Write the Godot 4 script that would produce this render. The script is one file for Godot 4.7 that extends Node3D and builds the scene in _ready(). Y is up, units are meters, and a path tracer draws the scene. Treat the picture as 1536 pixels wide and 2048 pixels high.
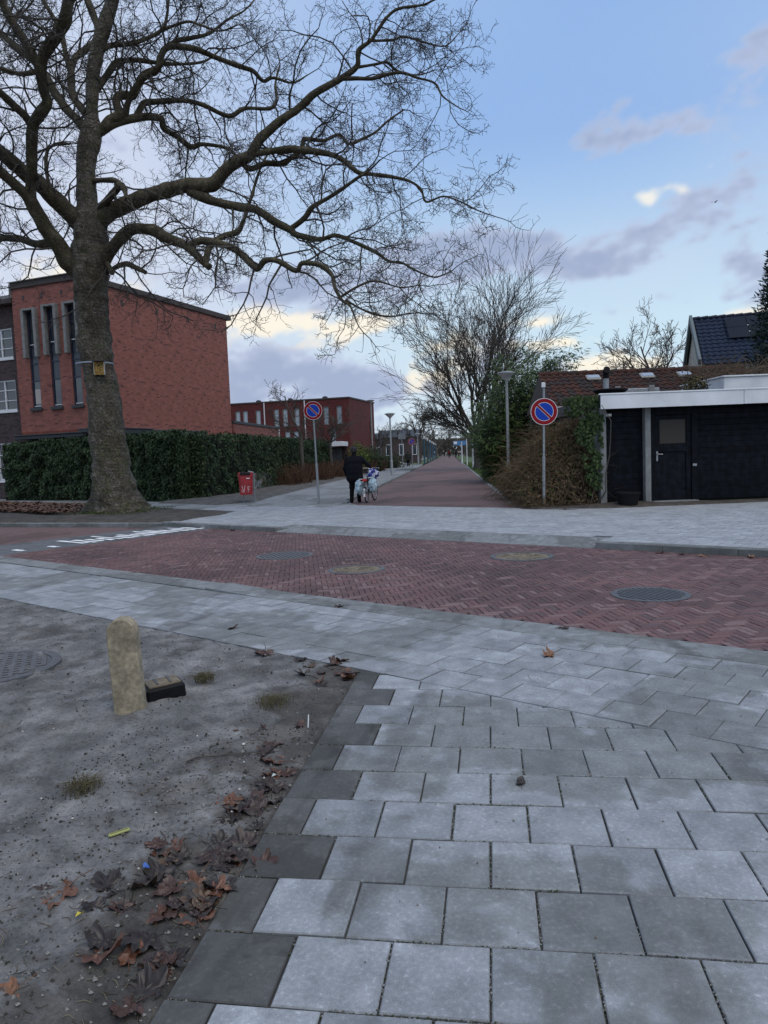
extends Node3D
# A street corner in a Dutch town at dusk: a large bare plane tree, brick houses, a red clinker road, pavers and a shed.
# Units are metres, y is up, -z is away from the viewer.

# ---------------------------------------------------------------- directions of the cross road (x, z)
const ALONG := Vector2(-0.782, -0.6233)
const ACROSS := Vector2(0.6233, -0.782)
const ROAD_Y := -0.03
const FAR_Y := 0.07

var rng := RandomNumberGenerator.new()
var taken := {}
var M := {}
var T := {}


func _ready() -> void:
	rng.seed = 20241
	# camera
	var pitch := 0.0774
	var roll := 0.0375
	var up := Vector3(0, cos(pitch), -sin(pitch))
	var ahead := Vector3(0, -sin(pitch), -cos(pitch))
	var cam := Camera3D.new()
	cam.name = "camera"
	cam.fov = 69.72
	cam.near = 0.05
	cam.far = 4000.0
	add_child(cam)
	cam.transform = Transform3D(Basis(Vector3.RIGHT * cos(roll) - up * sin(roll), Vector3.RIGHT * sin(roll) + up * cos(roll), -ahead), Vector3(0, 1.5, 0))
	cam.current = true
	# sky and air
	var env := Environment.new()
	env.background_mode = Environment.BG_SKY
	var sky := Sky.new()
	var pano := PanoramaSkyMaterial.new()
	pano.panorama = sky_texture()
	sky.sky_material = pano
	env.sky = sky
	env.background_energy_multiplier = 1.0
	env.tonemap_mode = Environment.TONE_MAPPER_LINEAR
	env.tonemap_exposure = 1.25
	env.sdfgi_enabled = true
	env.ssao_enabled = true
	env.ssil_enabled = true
	var we := WorldEnvironment.new()
	we.name = "sky"
	we.environment = env
	add_child(we)
	# the low sun is veiled: a broad, weak, near neutral light
	var sun := DirectionalLight3D.new()
	sun.name = "sun"
	sun.light_energy = 0.5
	sun.light_color = Color(1.0, 0.965, 0.91)
	sun.light_angular_distance = 60.0
	sun.shadow_enabled = true
	add_child(sun)
	sun.look_at_from_position(Vector3(4, 12, 5), Vector3.ZERO)

	make_textures()
	make_materials()
	build_ground()
	build_houses()
	build_shed()
	build_plane_tree()
	build_plants()
	build_far_trees()
	build_street_furniture()
	build_people()
	build_small_things()


# ---------------------------------------------------------------- sky
func sky_texture() -> ImageTexture:
	var w := 2048
	var h := 1024
	var n1 := FastNoiseLite.new()
	n1.seed = 11
	n1.noise_type = FastNoiseLite.TYPE_SIMPLEX_SMOOTH
	n1.frequency = 1.0
	n1.fractal_octaves = 5
	n1.fractal_gain = 0.52
	var n2 := FastNoiseLite.new()
	n2.seed = 5
	n2.noise_type = FastNoiseLite.TYPE_SIMPLEX_SMOOTH
	n2.frequency = 1.0
	n2.fractal_octaves = 3
	var data := PackedByteArray()
	data.resize(w * h * 3)
	var half := h / 2
	for y in half:
		var el := 90.0 - 180.0 * (y + 0.5) / h
		var x := 0
		while x < w:
			var az := 360.0 * (x + 0.5) / w
			if az > 180.0:
				az -= 360.0
			var step := 1 if absf(az) < 36.0 and el < 40.0 else 4
			var c := sky_color(az, el, n1, n2)
			var r := clampi(int(c.r * 255.0 + rng.randf()), 0, 255)
			var g := clampi(int(c.g * 255.0 + rng.randf()), 0, 255)
			var b := clampi(int(c.b * 255.0 + rng.randf()), 0, 255)
			for k in step:
				if x + k < w:
					var at := (y * w + x + k) * 3
					data[at] = r
					data[at + 1] = g
					data[at + 2] = b
			x += step
	for y in range(half, h):
		for x in w:
			var at := (y * w + x) * 3
			data[at] = 120
			data[at + 1] = 118
			data[at + 2] = 122
	return ImageTexture.create_from_image(Image.create_from_data(w, h, false, Image.FORMAT_RGB8, data))


# cloud masses: azimuth, elevation, half width, half height (degrees), amount
const CLOUDS := [
	[-7.0, 6.6, 6.0, 2.2, 0.75], [-1.5, 5.6, 4.5, 1.8, 0.65], [-11.0, 4.2, 3.5, 2.2, 0.4], [-4.0, 12.6, 8.0, 1.7, 0.62], [6.0, 14.2, 6.5, 1.8, 0.6], [13.5, 13.9, 6.0, 1.2, 0.68], [20.0, 15.3, 4.0, 0.8, 0.6], [10.5, 15.6, 4.0, 0.7, 0.35],
	[15.5, 12.4, 2.4, 0.5, 0.42], [18.4, 21.2, 4.5, 1.5, 0.5], [24.5, 21.6, 5.5, 2.8, 0.56], [27.5, 24.5, 5.0, 1.6, 0.4], [23.6, 16.9, 3.0, 1.1, 0.5], [21.4, 16.4, 1.8, 0.6, 0.42], [27.0, 11.4, 3.0, 1.6, 0.6],
	[20.8, 10.4, 1.9, 0.42, 0.55], [17.2, 9.6, 1.0, 0.4, 0.4], [12.0, 8.4, 3.6, 0.5, 0.35], [17.5, 4.6, 4.0, 0.8, 0.45], [12.5, 6.0, 2.2, 0.9, 0.4], [-20.0, 16.0, 9.0, 2.0, 0.3], [-20.0, 6.5, 7.0, 2.5, 0.35], [8.5, 6.5, 2.5, 1.6, 0.3],
	[15.0, 28.0, 11.0, 4.5, -0.3], [10.0, 21.0, 6.0, 3.5, -0.3], [14.5, 17.8, 4.0, 1.2, -0.3], [4.0, 24.0, 6.0, 6.0, -0.2], [-3.0, 9.9, 7.0, 0.6, -0.3], [6.5, 11.0, 6.0, 1.0, -0.25], [4.0, 7.6, 1.6, 1.2, -0.4],
]
# sunlit rims: azimuth, elevation, half width, half height, strength
const RIMS := [[20.1, 16.75, 1.0, 0.75, 0.95], [22.3, 17.2, 1.1, 0.7, 0.8], [24.4, 18.3, 0.9, 0.3, 0.6], [24.0, 21.4, 3.0, 0.9, 0.4], [-25.0, 11.5, 7.0, 2.6, 0.75], [-2.5, 9.6, 4.5, 0.9, 0.8], [-9.0, 10.4, 4.0, 1.1, 0.75], [-12.5, 6.0, 1.3, 3.5, 0.65], [-21.0, 8.0, 6.0, 2.6, 0.6], [13.0, 7.9, 3.4, 0.55, 0.8], [5.0, 7.2, 2.6, 2.0, 0.7], [17.5, 6.0, 3.6, 0.8, 0.75], [2.6, 6.2, 0.8, 1.6, 0.65], [12.0, 9.3, 2.5, 0.45, 0.6], [25.5, 8.4, 3.0, 0.7, 0.5], [-5.0, 8.3, 3.0, 0.5, 0.5]]


func sky_color(az: float, el: float, n1: FastNoiseLite, n2: FastNoiseLite) -> Color:
	var clear: Color
	if el > 22.0:
		clear = Color(0.53, 0.655, 0.83).lerp(Color(0.47, 0.60, 0.79), clampf((el - 22.0) / 50.0, 0, 1))
	elif el > 9.0:
		clear = Color(0.715, 0.815, 0.875).lerp(Color(0.53, 0.655, 0.83), (el - 9.0) / 13.0)
	else:
		clear = Color(0.77, 0.825, 0.86).lerp(Color(0.715, 0.815, 0.875), clampf(el / 9.0, 0, 1))
	var a := deg_to_rad(az)
	var e := deg_to_rad(el)
	var d := Vector3(sin(a) * cos(e), sin(e), -cos(a) * cos(e))
	var flat := Vector3(d.x, 0, d.z) / (d.y + 0.1)
	var f := n1.get_noise_3d(d.x * 5.5 + 3.0, d.y * 15.0 - d.x * 3.0, d.z * 5.5) * 0.85 + n1.get_noise_3d(flat.x * 1.3, 4.0, flat.z * 0.8) * 0.42 + n1.get_noise_3d(d.x * 19.0, d.y * 42.0 - d.x * 8.0, d.z * 19.0) * 0.5 + n2.get_noise_3d(d.x * 60.0, d.y * 110.0, d.z * 60.0) * 0.2
	var veil := n2.get_noise_3d(flat.x * 0.5 + 7.0, 1.0, flat.z * 0.5)
	var m := 0.0
	var rim := 0.0
	if absf(az) < 50.0 and el < 45.0:
		for k in CLOUDS:
			var q := pow((az - k[0]) / k[2], 2) + pow((el - k[1]) / k[3], 2)
			if q < 6.0:
				m += k[4] * exp(-q)
		for k in RIMS:
			var q2 := pow((az - k[0]) / k[2], 2) + pow((el - k[1]) / k[3], 2)
			if q2 < 6.0:
				rim += k[4] * exp(-q2)
	else:
		m = 0.12
	# a thin lilac veil, thicker to the left
	var left := clampf(0.5 - az / 40.0, 0.0, 1.0) if absf(az) < 60 else 0.5
	var v := clampf(0.12 + 0.75 * left * left + veil * 0.3, 0.0, 0.85)
	var c := clear.lerp(Color(0.76, 0.785, 0.85), v * clampf(1.2 - absf(el - 14.0) / 60.0, 0, 1))
	var dens := clampf((m * 1.45 + f * 0.95 - 0.28) / 0.5, 0.0, 1.0)
	dens = dens * dens * (3.0 - 2.0 * dens)
	var thick := clampf((m * 1.2 + f * 0.95 - 0.45) / 0.5, 0.0, 1.0)
	var body := Color(0.665, 0.70, 0.795).lerp(Color(0.565, 0.615, 0.725), thick)
	c = c.lerp(body, dens * 0.88)
	# warm light from below the cloud bank
	var warm := clampf((rim * 1.2 + f * 1.25 - 0.4) / 0.55, 0.0, 1.0) * clampf(1.15 - thick, 0.0, 1.0) * clampf(rim / 0.3, 0.0, 1.0)
	c = c.lerp(Color(0.935, 0.885, 0.79).lerp(Color(0.90, 0.885, 0.86), clampf(el / 25.0, 0, 1)), warm * 0.9)
	return c


# ---------------------------------------------------------------- geometry collector
class Geo:
	var v := PackedVector3Array()
	var n := PackedVector3Array()
	var c := PackedColorArray()
	var i := PackedInt32Array()
	var col := Color.WHITE

	func tri(p: Vector3, q: Vector3, r: Vector3) -> void:  # counter-clockwise seen from outside
		var m := (q - p).cross(r - p).normalized()
		var k := v.size()
		v.append(p); v.append(q); v.append(r)
		n.append(m); n.append(m); n.append(m)
		c.append(col); c.append(col); c.append(col)
		i.append(k); i.append(k + 2); i.append(k + 1)

	func quad(p: Vector3, q: Vector3, r: Vector3, s: Vector3) -> void:
		var m := (r - p).cross(s - q).normalized()
		var k := v.size()
		v.append(p); v.append(q); v.append(r); v.append(s)
		n.append(m); n.append(m); n.append(m); n.append(m)
		c.append(col); c.append(col); c.append(col); c.append(col)
		i.append(k); i.append(k + 2); i.append(k + 1)
		i.append(k); i.append(k + 3); i.append(k + 2)

	func box(at: Vector3, size: Vector3, xf := Transform3D(), bevel := 0.0) -> void:
		# at: the centre
		var h := size / 2.0
		var b := minf(bevel, minf(h.x, minf(h.y, h.z)) * 0.9)
		if b <= 0.0:
			var p := []
			for k in 8:
				p.append(xf * (at + Vector3(h.x if k & 1 else -h.x, h.y if k & 2 else -h.y, h.z if k & 4 else -h.z)))
			quad(p[4], p[5], p[7], p[6])
			quad(p[1], p[0], p[2], p[3])
			quad(p[5], p[1], p[3], p[7])
			quad(p[0], p[4], p[6], p[2])
			quad(p[6], p[7], p[3], p[2])
			quad(p[0], p[1], p[5], p[4])
			return
		var ax := [Vector3.RIGHT, Vector3.UP, Vector3.BACK]
		var hs := [h.x, h.y, h.z]
		for k in 3:
			for s in [-1.0, 1.0]:
				var a1: int = (k + 1) % 3
				var a2: int = (k + 2) % 3
				var o: Vector3 = at + ax[k] * hs[k] * s
				var e1: Vector3 = ax[a1] * (hs[a1] - b)
				var e2: Vector3 = ax[a2] * (hs[a2] - b)
				if s > 0:
					quad(xf * (o - e1 - e2), xf * (o + e1 - e2), xf * (o + e1 + e2), xf * (o - e1 + e2))
				else:
					quad(xf * (o - e1 - e2), xf * (o - e1 + e2), xf * (o + e1 + e2), xf * (o + e1 - e2))
		for k in 3:
			var a1: int = (k + 1) % 3
			var a2: int = (k + 2) % 3
			for s1 in [-1.0, 1.0]:
				for s2 in [-1.0, 1.0]:
					var e0: Vector3 = ax[k] * (hs[k] - b)
					var p1: Vector3 = at + ax[a1] * hs[a1] * s1 + ax[a2] * (hs[a2] - b) * s2
					var p2: Vector3 = at + ax[a1] * (hs[a1] - b) * s1 + ax[a2] * hs[a2] * s2
					var o: Vector3 = ax[a1] * s1 + ax[a2] * s2
					if e0.cross(p2 - p1).dot(o) > 0:
						quad(xf * (p1 - e0), xf * (p1 + e0), xf * (p2 + e0), xf * (p2 - e0))
					else:
						quad(xf * (p2 - e0), xf * (p2 + e0), xf * (p1 + e0), xf * (p1 - e0))
		for sx in [-1.0, 1.0]:
			for sy in [-1.0, 1.0]:
				for sz in [-1.0, 1.0]:
					var a := at + Vector3(h.x * sx, (h.y - b) * sy, (h.z - b) * sz)
					var bb := at + Vector3((h.x - b) * sx, h.y * sy, (h.z - b) * sz)
					var cc := at + Vector3((h.x - b) * sx, (h.y - b) * sy, h.z * sz)
					if (bb - a).cross(cc - a).dot(Vector3(sx, sy, sz)) > 0:
						tri(xf * a, xf * bb, xf * cc)
					else:
						tri(xf * a, xf * cc, xf * bb)

	func tube(pts: PackedVector3Array, radii: PackedFloat32Array, sides: int, cap := true) -> void:
		var m := pts.size()
		if m < 2:
			return
		var k0 := v.size()
		var t := (pts[1] - pts[0]).normalized()
		var u := t.cross(Vector3.UP if absf(t.y) < 0.9 else Vector3.RIGHT).normalized()
		for k in m:
			if k > 0:
				t = (pts[mini(k + 1, m - 1)] - pts[k - 1]).normalized()
			u = (u - t * u.dot(t)).normalized()
			var w := t.cross(u)
			for s in sides:
				var an := TAU * s / sides
				var nn := u * cos(an) + w * sin(an)
				v.append(pts[k] + nn * radii[k])
				n.append(nn)
				c.append(col)
		for k in m - 1:
			for s in sides:
				var p := k0 + k * sides + s
				var q := k0 + k * sides + (s + 1) % sides
				i.append(p); i.append(p + sides); i.append(q)
				i.append(q); i.append(p + sides); i.append(q + sides)
		if cap:
			for e in 2:
				var base := k0 + (m - 1) * sides * e
				var dir := (pts[m - 1] - pts[m - 2]).normalized() if e == 1 else (pts[0] - pts[1]).normalized()
				var kk := v.size()
				v.append(pts[m - 1] if e == 1 else pts[0]); n.append(dir); c.append(col)
				for s in sides:
					v.append(v[base + s]); n.append(dir); c.append(col)
				for s in sides:
					var p := kk + 1 + s
					var q := kk + 1 + (s + 1) % sides
					i.append(kk)
					if e == 1:
						i.append(q); i.append(p)
					else:
						i.append(p); i.append(q)

	func rod(p: Vector3, q: Vector3, r1: float, r2 := -1.0, sides := 8) -> void:
		tube(PackedVector3Array([p, q]), PackedFloat32Array([r1, r1 if r2 < 0 else r2]), sides)

	func lathe(profile: Array, sides: int, xf := Transform3D()) -> void:  # profile: Vector2(radius, y) from bottom to top, hard edges kept flat
		for k in profile.size() - 1:
			var p: Vector2 = profile[k]
			var q: Vector2 = profile[k + 1]
			var nr := Vector2(q.y - p.y, p.x - q.x).normalized()
			var k0 := v.size()
			for s in sides + 1:
				var an := TAU * s / sides
				var dir := Vector3(cos(an), 0, sin(an))
				var nn := (xf.basis * (dir * nr.x + Vector3.UP * nr.y)).normalized()
				v.append(xf * (dir * p.x + Vector3.UP * p.y)); n.append(nn); c.append(col)
				v.append(xf * (dir * q.x + Vector3.UP * q.y)); n.append(nn); c.append(col)
			for s in sides:
				var a := k0 + s * 2
				i.append(a); i.append(a + 2); i.append(a + 1)
				i.append(a + 1); i.append(a + 2); i.append(a + 3)

	func prism(poly: PackedVector2Array, y0: float, y1: float, bevel := 0.0, xf := Transform3D(), bottom := false) -> void:
		# poly in (x, z), extruded along y
		var pts := poly.duplicate()
		var area := 0.0
		for k in pts.size():
			area += pts[k].cross(pts[(k + 1) % pts.size()])
		if area > 0.0:
			pts.reverse()  # now counter-clockwise seen from above
		var m := pts.size()
		var top := PackedVector2Array()
		if bevel > 0.0:
			for k in m:
				var e1 := (pts[k] - pts[(k + m - 1) % m]).normalized()
				var e2 := (pts[(k + 1) % m] - pts[k]).normalized()
				var n1 := Vector2(e1.y, -e1.x)
				var n2 := Vector2(e2.y, -e2.x)
				var bi := n1 + n2
				var l := bi.length_squared()
				top.append(pts[k] + bi * (bevel * 2.0 / l if l > 0.3 else bevel))
		else:
			top = pts
		var tri_ids := Geometry2D.triangulate_polygon(top)
		for k in range(0, tri_ids.size(), 3):
			var p := top[tri_ids[k]]
			var q := top[tri_ids[k + 1]]
			var r := top[tri_ids[k + 2]]
			if (q - p).cross(r - p) > 0:
				var w := q
				q = r
				r = w
			tri(xf * Vector3(p.x, y1, p.y), xf * Vector3(q.x, y1, q.y), xf * Vector3(r.x, y1, r.y))
			if bottom:
				tri(xf * Vector3(p.x, y0, p.y), xf * Vector3(r.x, y0, r.y), xf * Vector3(q.x, y0, q.y))
		for k in m:
			var p := pts[k]
			var q := pts[(k + 1) % m]
			var yb := y1 - bevel
			quad(xf * Vector3(p.x, y0, p.y), xf * Vector3(q.x, y0, q.y), xf * Vector3(q.x, yb, q.y), xf * Vector3(p.x, yb, p.y))
			if bevel > 0.0:
				var pt := top[k]
				var qt := top[(k + 1) % m]
				quad(xf * Vector3(p.x, yb, p.y), xf * Vector3(q.x, yb, q.y), xf * Vector3(qt.x, y1, qt.y), xf * Vector3(pt.x, y1, pt.y))

	func sheet(poly: PackedVector2Array, y: float) -> void:
		var ids := Geometry2D.triangulate_polygon(poly)
		for k in range(0, ids.size(), 3):
			var p := poly[ids[k]]
			var q := poly[ids[k + 1]]
			var r := poly[ids[k + 2]]
			if (q - p).cross(r - p) > 0:
				var w := q
				q = r
				r = w
			tri(Vector3(p.x, y, p.y), Vector3(q.x, y, q.y), Vector3(r.x, y, r.y))

	func mesh() -> ArrayMesh:
		var a := []
		a.resize(Mesh.ARRAY_MAX)
		a[Mesh.ARRAY_VERTEX] = v
		a[Mesh.ARRAY_NORMAL] = n
		a[Mesh.ARRAY_COLOR] = c
		a[Mesh.ARRAY_INDEX] = i
		var out := ArrayMesh.new()
		out.add_surface_from_arrays(Mesh.PRIMITIVE_TRIANGLES, a)
		return out


# ---------------------------------------------------------------- objects
func numbered(called: String) -> String:
	var k: int = taken.get(called, 0)
	taken[called] = k + 1
	return called if k == 0 else "%s_%03d" % [called, k]


func tag(o: Node3D, label: String, category: String, group := "", kind := "") -> Node3D:
	if label: o.set_meta("label", label)
	if category: o.set_meta("category", category)
	if group: o.set_meta("group", group)
	if kind: o.set_meta("kind", kind)
	return o


func thing(called: String, label: String, category: String, at := Vector3.ZERO, turn := 0.0, group := "") -> Node3D:
	var o := Node3D.new()
	o.name = numbered(called)
	add_child(o)
	o.position = at
	o.rotation.y = turn
	return tag(o, label, category, group)


func part(called: String, shape, material: Material, parent: Node = self) -> MeshInstance3D:
	var o := MeshInstance3D.new()
	o.mesh = shape.mesh() if shape is Geo else shape
	o.material_override = material
	o.name = numbered(called) if parent == self else called
	parent.add_child(o, true)
	return o


func struct(called: String, shape, material: Material) -> MeshInstance3D:
	var o := part(called, shape, material)
	o.set_meta("kind", "structure")
	return o


func stuff(o: Node3D) -> Node3D:
	o.set_meta("kind", "stuff")
	return o


func boxed(at: Vector3, size: Vector3, bevel := 0.0, xf := Transform3D()) -> Geo:
	var g := Geo.new()
	g.box(at, size, xf, bevel)
	return g


func st(s: float, t: float) -> Vector2:
	return ACROSS * s + ALONG * t


func poly_st(list: Array) -> PackedVector2Array:
	var out := PackedVector2Array()
	for p in list:
		out.append(st(p[0], p[1]))
	return out


func pv(list: Array) -> PackedVector2Array:
	var out := PackedVector2Array()
	for k in range(0, list.size(), 2):
		out.append(Vector2(list[k], list[k + 1]))
	return out


# ---------------------------------------------------------------- textures and materials
func noise_bytes(seed_: int, freq: float, oct: int, size: int, type := FastNoiseLite.TYPE_SIMPLEX_SMOOTH, size_y := 0) -> PackedByteArray:
	var n := FastNoiseLite.new()
	n.seed = seed_
	n.noise_type = type
	n.frequency = freq
	n.fractal_octaves = oct
	var im := n.get_seamless_image(size, size_y if size_y else size)
	im.convert(Image.FORMAT_L8)
	return im.get_data()


func rgb_texture(size_x: int, size_y: int, data: PackedByteArray) -> ImageTexture:
	return ImageTexture.create_from_image(Image.create_from_data(size_x, size_y, false, Image.FORMAT_RGB8, data))


func mottled(size: int, layers: Array, lo: Color, hi: Color) -> ImageTexture:
	# layers: [seed, frequency, octaves, weight]; lo and hi are sRGB multipliers
	var fields := []
	var total := 0.0
	for l in layers:
		fields.append(noise_bytes(l[0], l[1], l[2], size))
		total += l[3]
	var data := PackedByteArray()
	data.resize(size * size * 3)
	for k in size * size:
		var t := 0.0
		for j in layers.size():
			t += fields[j][k] * layers[j][3]
		t = t / (255.0 * total)
		t = clampf((t - 0.5) * 1.9 + 0.5, 0.0, 1.0)
		data[k * 3] = int(255.0 * lerpf(lo.r, hi.r, t))
		data[k * 3 + 1] = int(255.0 * lerpf(lo.g, hi.g, t))
		data[k * 3 + 2] = int(255.0 * lerpf(lo.b, hi.b, t))
	return rgb_texture(size, size, data)


func make_textures() -> void:
	T.fine = mottled(512, [[1, 0.02, 4, 1.0], [2, 0.16, 2, 0.8], [3, 0.45, 1, 0.7]], Color(0.72, 0.72, 0.72), Color(1, 1, 1))
	T.coarse = mottled(512, [[4, 0.008, 5, 1.0], [5, 0.03, 3, 0.6]], Color(0.74, 0.74, 0.74), Color(1, 1, 1))
	T.stain = stain_texture()
	T.bump = ImageTexture.create_from_image(Image.create_from_data(512, 512, false, Image.FORMAT_L8, noise_bytes(8, 0.09, 4, 512)))
	T.white = mottled(256, [[6, 0.01, 4, 1.0], [7, 0.2, 2, 0.4]], Color(0.92, 0.92, 0.92), Color(1, 1, 1))
	T.concrete = concrete_texture()
	T.bark = bark_texture()
	T.brick_red = brick_texture(Color(0.57, 0.352, 0.308), Color(0.495, 0.296, 0.26), Color(0.34, 0.21, 0.19), 0.085, Color(0.42, 0.29, 0.262))
	T.brick_dark = brick_texture(Color(0.30, 0.235, 0.235), Color(0.235, 0.19, 0.19), Color(0.17, 0.14, 0.145), 0.2, Color(0.21, 0.19, 0.19))
	T.brick_row = brick_texture(Color(0.40, 0.155, 0.135), Color(0.325, 0.125, 0.115), Color(0.24, 0.10, 0.10), 0.1, Color(0.25, 0.13, 0.12))
	T.wood = wood_texture()
	T.sand = sand_texture()


func concrete_texture() -> ImageTexture:
	# broom-fine grain with pale aggregate and dark pores
	var s := 1024
	var a := noise_bytes(21, 0.006, 5, s)
	var b := noise_bytes(22, 0.05, 3, s)
	var g := noise_bytes(23, 0.35, 2, s)
	var r := RandomNumberGenerator.new()
	r.seed = 4
	var data := PackedByteArray()
	data.resize(s * s * 3)
	for k in s * s:
		var t := 0.72 + (a[k] - 128) * 0.0006 + (b[k] - 128) * 0.0004 + (g[k] - 128) * 0.0011 + maxf(0.0, b[k] - 176) * 0.0022
		var q := r.randf()
		if q < 0.006:
			t += 0.16
		elif q > 0.988:
			t -= 0.2
		t = clampf(t, 0.2, 1.0)
		data[k * 3] = int(t * 252)
		data[k * 3 + 1] = int(t * 254)
		data[k * 3 + 2] = int(t * 255)
	return rgb_texture(s, s, data)


func stain_texture() -> ImageTexture:
	# damp patches with ragged rims, drag marks and pale lime bloom; six metres across
	var s := 512
	var a := noise_bytes(71, 0.006, 3, s)
	var b := noise_bytes(72, 0.05, 4, s)
	var d := noise_bytes(73, 0.03, 3, s)
	var data := PackedByteArray()
	data.resize(s * s * 3)
	for y in s:
		for x in s:
			var k := y * s + x
			var damp := clampf((a[k] + (b[k] - 128) * 0.35 - 138.0) / 26.0, 0.0, 1.0)
			var streak := clampf((d[(y / 10) * s + (x + y / 5) % s] - 178.0) / 20.0, 0.0, 1.0)
			var bloom := clampf((b[(k + 9000) % (s * s)] - 172.0) / 40.0, 0.0, 1.0) * clampf((a[(k + 40000) % (s * s)] - 120) / 30.0, 0.0, 1.0)
			var t := 0.87 - damp * 0.11 - streak * 0.08 + bloom * 0.10
			var c := Color(t, t, t).lerp(Color(t * 0.97, t * 0.965, t * 0.94), damp)
			data[k * 3] = clampi(int(c.r * 255), 0, 255)
			data[k * 3 + 1] = clampi(int(c.g * 255), 0, 255)
			data[k * 3 + 2] = clampi(int(c.b * 255), 0, 255)
	return rgb_texture(s, s, data)


func sand_texture() -> ImageTexture:
	var s := 1024
	var a := noise_bytes(31, 0.005, 5, s)
	var b := noise_bytes(32, 0.04, 4, s)
	var g := noise_bytes(33, 0.4, 2, s)
	var r := RandomNumberGenerator.new()
	r.seed = 9
	var data := PackedByteArray()
	data.resize(s * s * 3)
	for k in s * s:
		var t := 0.70 + (a[k] - 128) * 0.0010 + (b[k] - 128) * 0.0012 - maxf(0.0, b[k] - 160) * 0.003 + (g[k] - 128) * 0.0018
		var q := r.randf()
		if q < 0.003:
			t += 0.25
		elif q > 0.985:
			t -= 0.2
		t = clampf(t, 0.12, 1.0)
		data[k * 3] = int(t * 254)
		data[k * 3 + 1] = int(t * 251)
		data[k * 3 + 2] = int(t * 246)
	return rgb_texture(s, s, data)


func bark_texture() -> ImageTexture:
	# grey-brown bark wrinkled across the stem, with olive and pale patches
	var s := 512
	var wr := noise_bytes(41, 0.012, 4, s)
	var ac := noise_bytes(42, 0.05, 3, s)
	var pa := noise_bytes(43, 0.014, 3, s)
	var fi := noise_bytes(44, 0.25, 2, s)
	var data := PackedByteArray()
	data.resize(s * s * 3)
	for y in s:
		for x in s:
			var k := y * s + x
			var ky := ((y * 3) % s) * s + (x / 2)
			var t := 0.42 + (wr[ky] - 128) * 0.0006 + (ac[k] - 128) * 0.0016 + (fi[k] - 128) * 0.0012
			var p := clampf((pa[k] - 150) / 30.0, 0.0, 1.0)
			var o := clampf((100 - pa[k]) / 30.0, 0.0, 1.0)
			var c := Color(1.0, 0.94, 0.85).lerp(Color(1.16, 1.13, 1.05), p).lerp(Color(0.86, 0.9, 0.66), o * 0.8)
			data[k * 3] = clampi(int(t * c.r * 255), 8, 255)
			data[k * 3 + 1] = clampi(int(t * c.g * 255), 8, 255)
			data[k * 3 + 2] = clampi(int(t * c.b * 255), 8, 255)
	return rgb_texture(s, s, data)


func brick_texture(one: Color, two: Color, dark: Color, dark_share: float, joint: Color) -> ImageTexture:
	# far brickwork, ten bricks by thirty-two courses
	var s := 512
	var r := RandomNumberGenerator.new()
	r.seed = int(one.r * 1000)
	var f := noise_bytes(51, 0.2, 2, s)
	var big := noise_bytes(52, 0.008, 3, s)
	var data := PackedByteArray()
	data.resize(s * s * 3)
	var tone := []
	for row in 32:
		var line := []
		for b in 10:
			var c := one.lerp(two, r.randf())
			if r.randf() < dark_share:
				c = dark.lerp(two, r.randf() * 0.4)
			line.append(c)
		tone.append(line)
	for y in s:
		var row := y / 16
		for x in s:
			var u := fposmod(x + (25.6 if row % 2 else 0.0) + (row * 7 % 3) * 8, s) / 51.2
			var b := int(u) % 10
			var c: Color = tone[row][b]
			if y % 16 < 2 or (u - floorf(u)) * 51.2 < 2.0:
				c = joint
			var k := y * s + x
			var t := 1.0 + (f[k] - 128) * 0.0016 + (big[k] - 128) * 0.0005
			data[k * 3] = clampi(int(c.r * t * 255), 0, 255)
			data[k * 3 + 1] = clampi(int(c.g * t * 255), 0, 255)
			data[k * 3 + 2] = clampi(int(c.b * t * 255), 0, 255)
	return rgb_texture(s, s, data)


func wood_texture() -> ImageTexture:
	var s := 512
	var g := noise_bytes(61, 0.02, 4, s)
	var b := noise_bytes(62, 0.012, 4, s)
	var f := noise_bytes(63, 0.3, 1, s)
	var data := PackedByteArray()
	data.resize(s * s * 3)
	for y in s:
		for x in s:
			var k := y * s + x
			var kk := (y / 8) * s + (x * 4) % s
			var t := 0.72 + (g[kk] - 128) * 0.0022 + (b[k] - 128) * 0.0022 + (f[k] - 128) * 0.0008
			t = clampf(t, 0.2, 1.0)
			data[k * 3] = int(t * 255)
			data[k * 3 + 1] = int(t * 250)
			data[k * 3 + 2] = int(t * 238)
	return rgb_texture(s, s, data)


func mat(lin: Color, rough := 0.85, tex: Texture2D = null, per_metre := 1.0, world := true) -> StandardMaterial3D:
	# lin: linear base colour
	var m := StandardMaterial3D.new()
	m.albedo_color = lin.linear_to_srgb()
	m.roughness = rough
	m.cull_mode = BaseMaterial3D.CULL_DISABLED
	if tex:
		m.albedo_texture = tex
		m.uv1_triplanar = true
		m.uv1_world_triplanar = world
		m.uv1_scale = Vector3.ONE * per_metre
		m.uv1_triplanar_sharpness = 8.0
	return m


func dull_mat(lin: Color, rough: float, tex: Texture2D = null, per_metre := 1.0) -> StandardMaterial3D:
	var m := mat(lin, rough, tex, per_metre)
	m.metallic_specular = 0.25
	return m


func grime(m: StandardMaterial3D, tex: Texture2D, per_metre: float) -> StandardMaterial3D:
	m.detail_enabled = true
	m.detail_albedo = tex
	m.detail_blend_mode = BaseMaterial3D.BLEND_MODE_MUL
	m.detail_uv_layer = BaseMaterial3D.DETAIL_UV_2
	m.uv2_triplanar = true
	m.uv2_world_triplanar = true
	m.uv2_scale = Vector3.ONE * per_metre
	return m


func relief(m: StandardMaterial3D, tex: Texture2D, cm: float) -> StandardMaterial3D:
	m.heightmap_enabled = true
	m.heightmap_texture = tex
	m.heightmap_scale = cm
	return m


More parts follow.
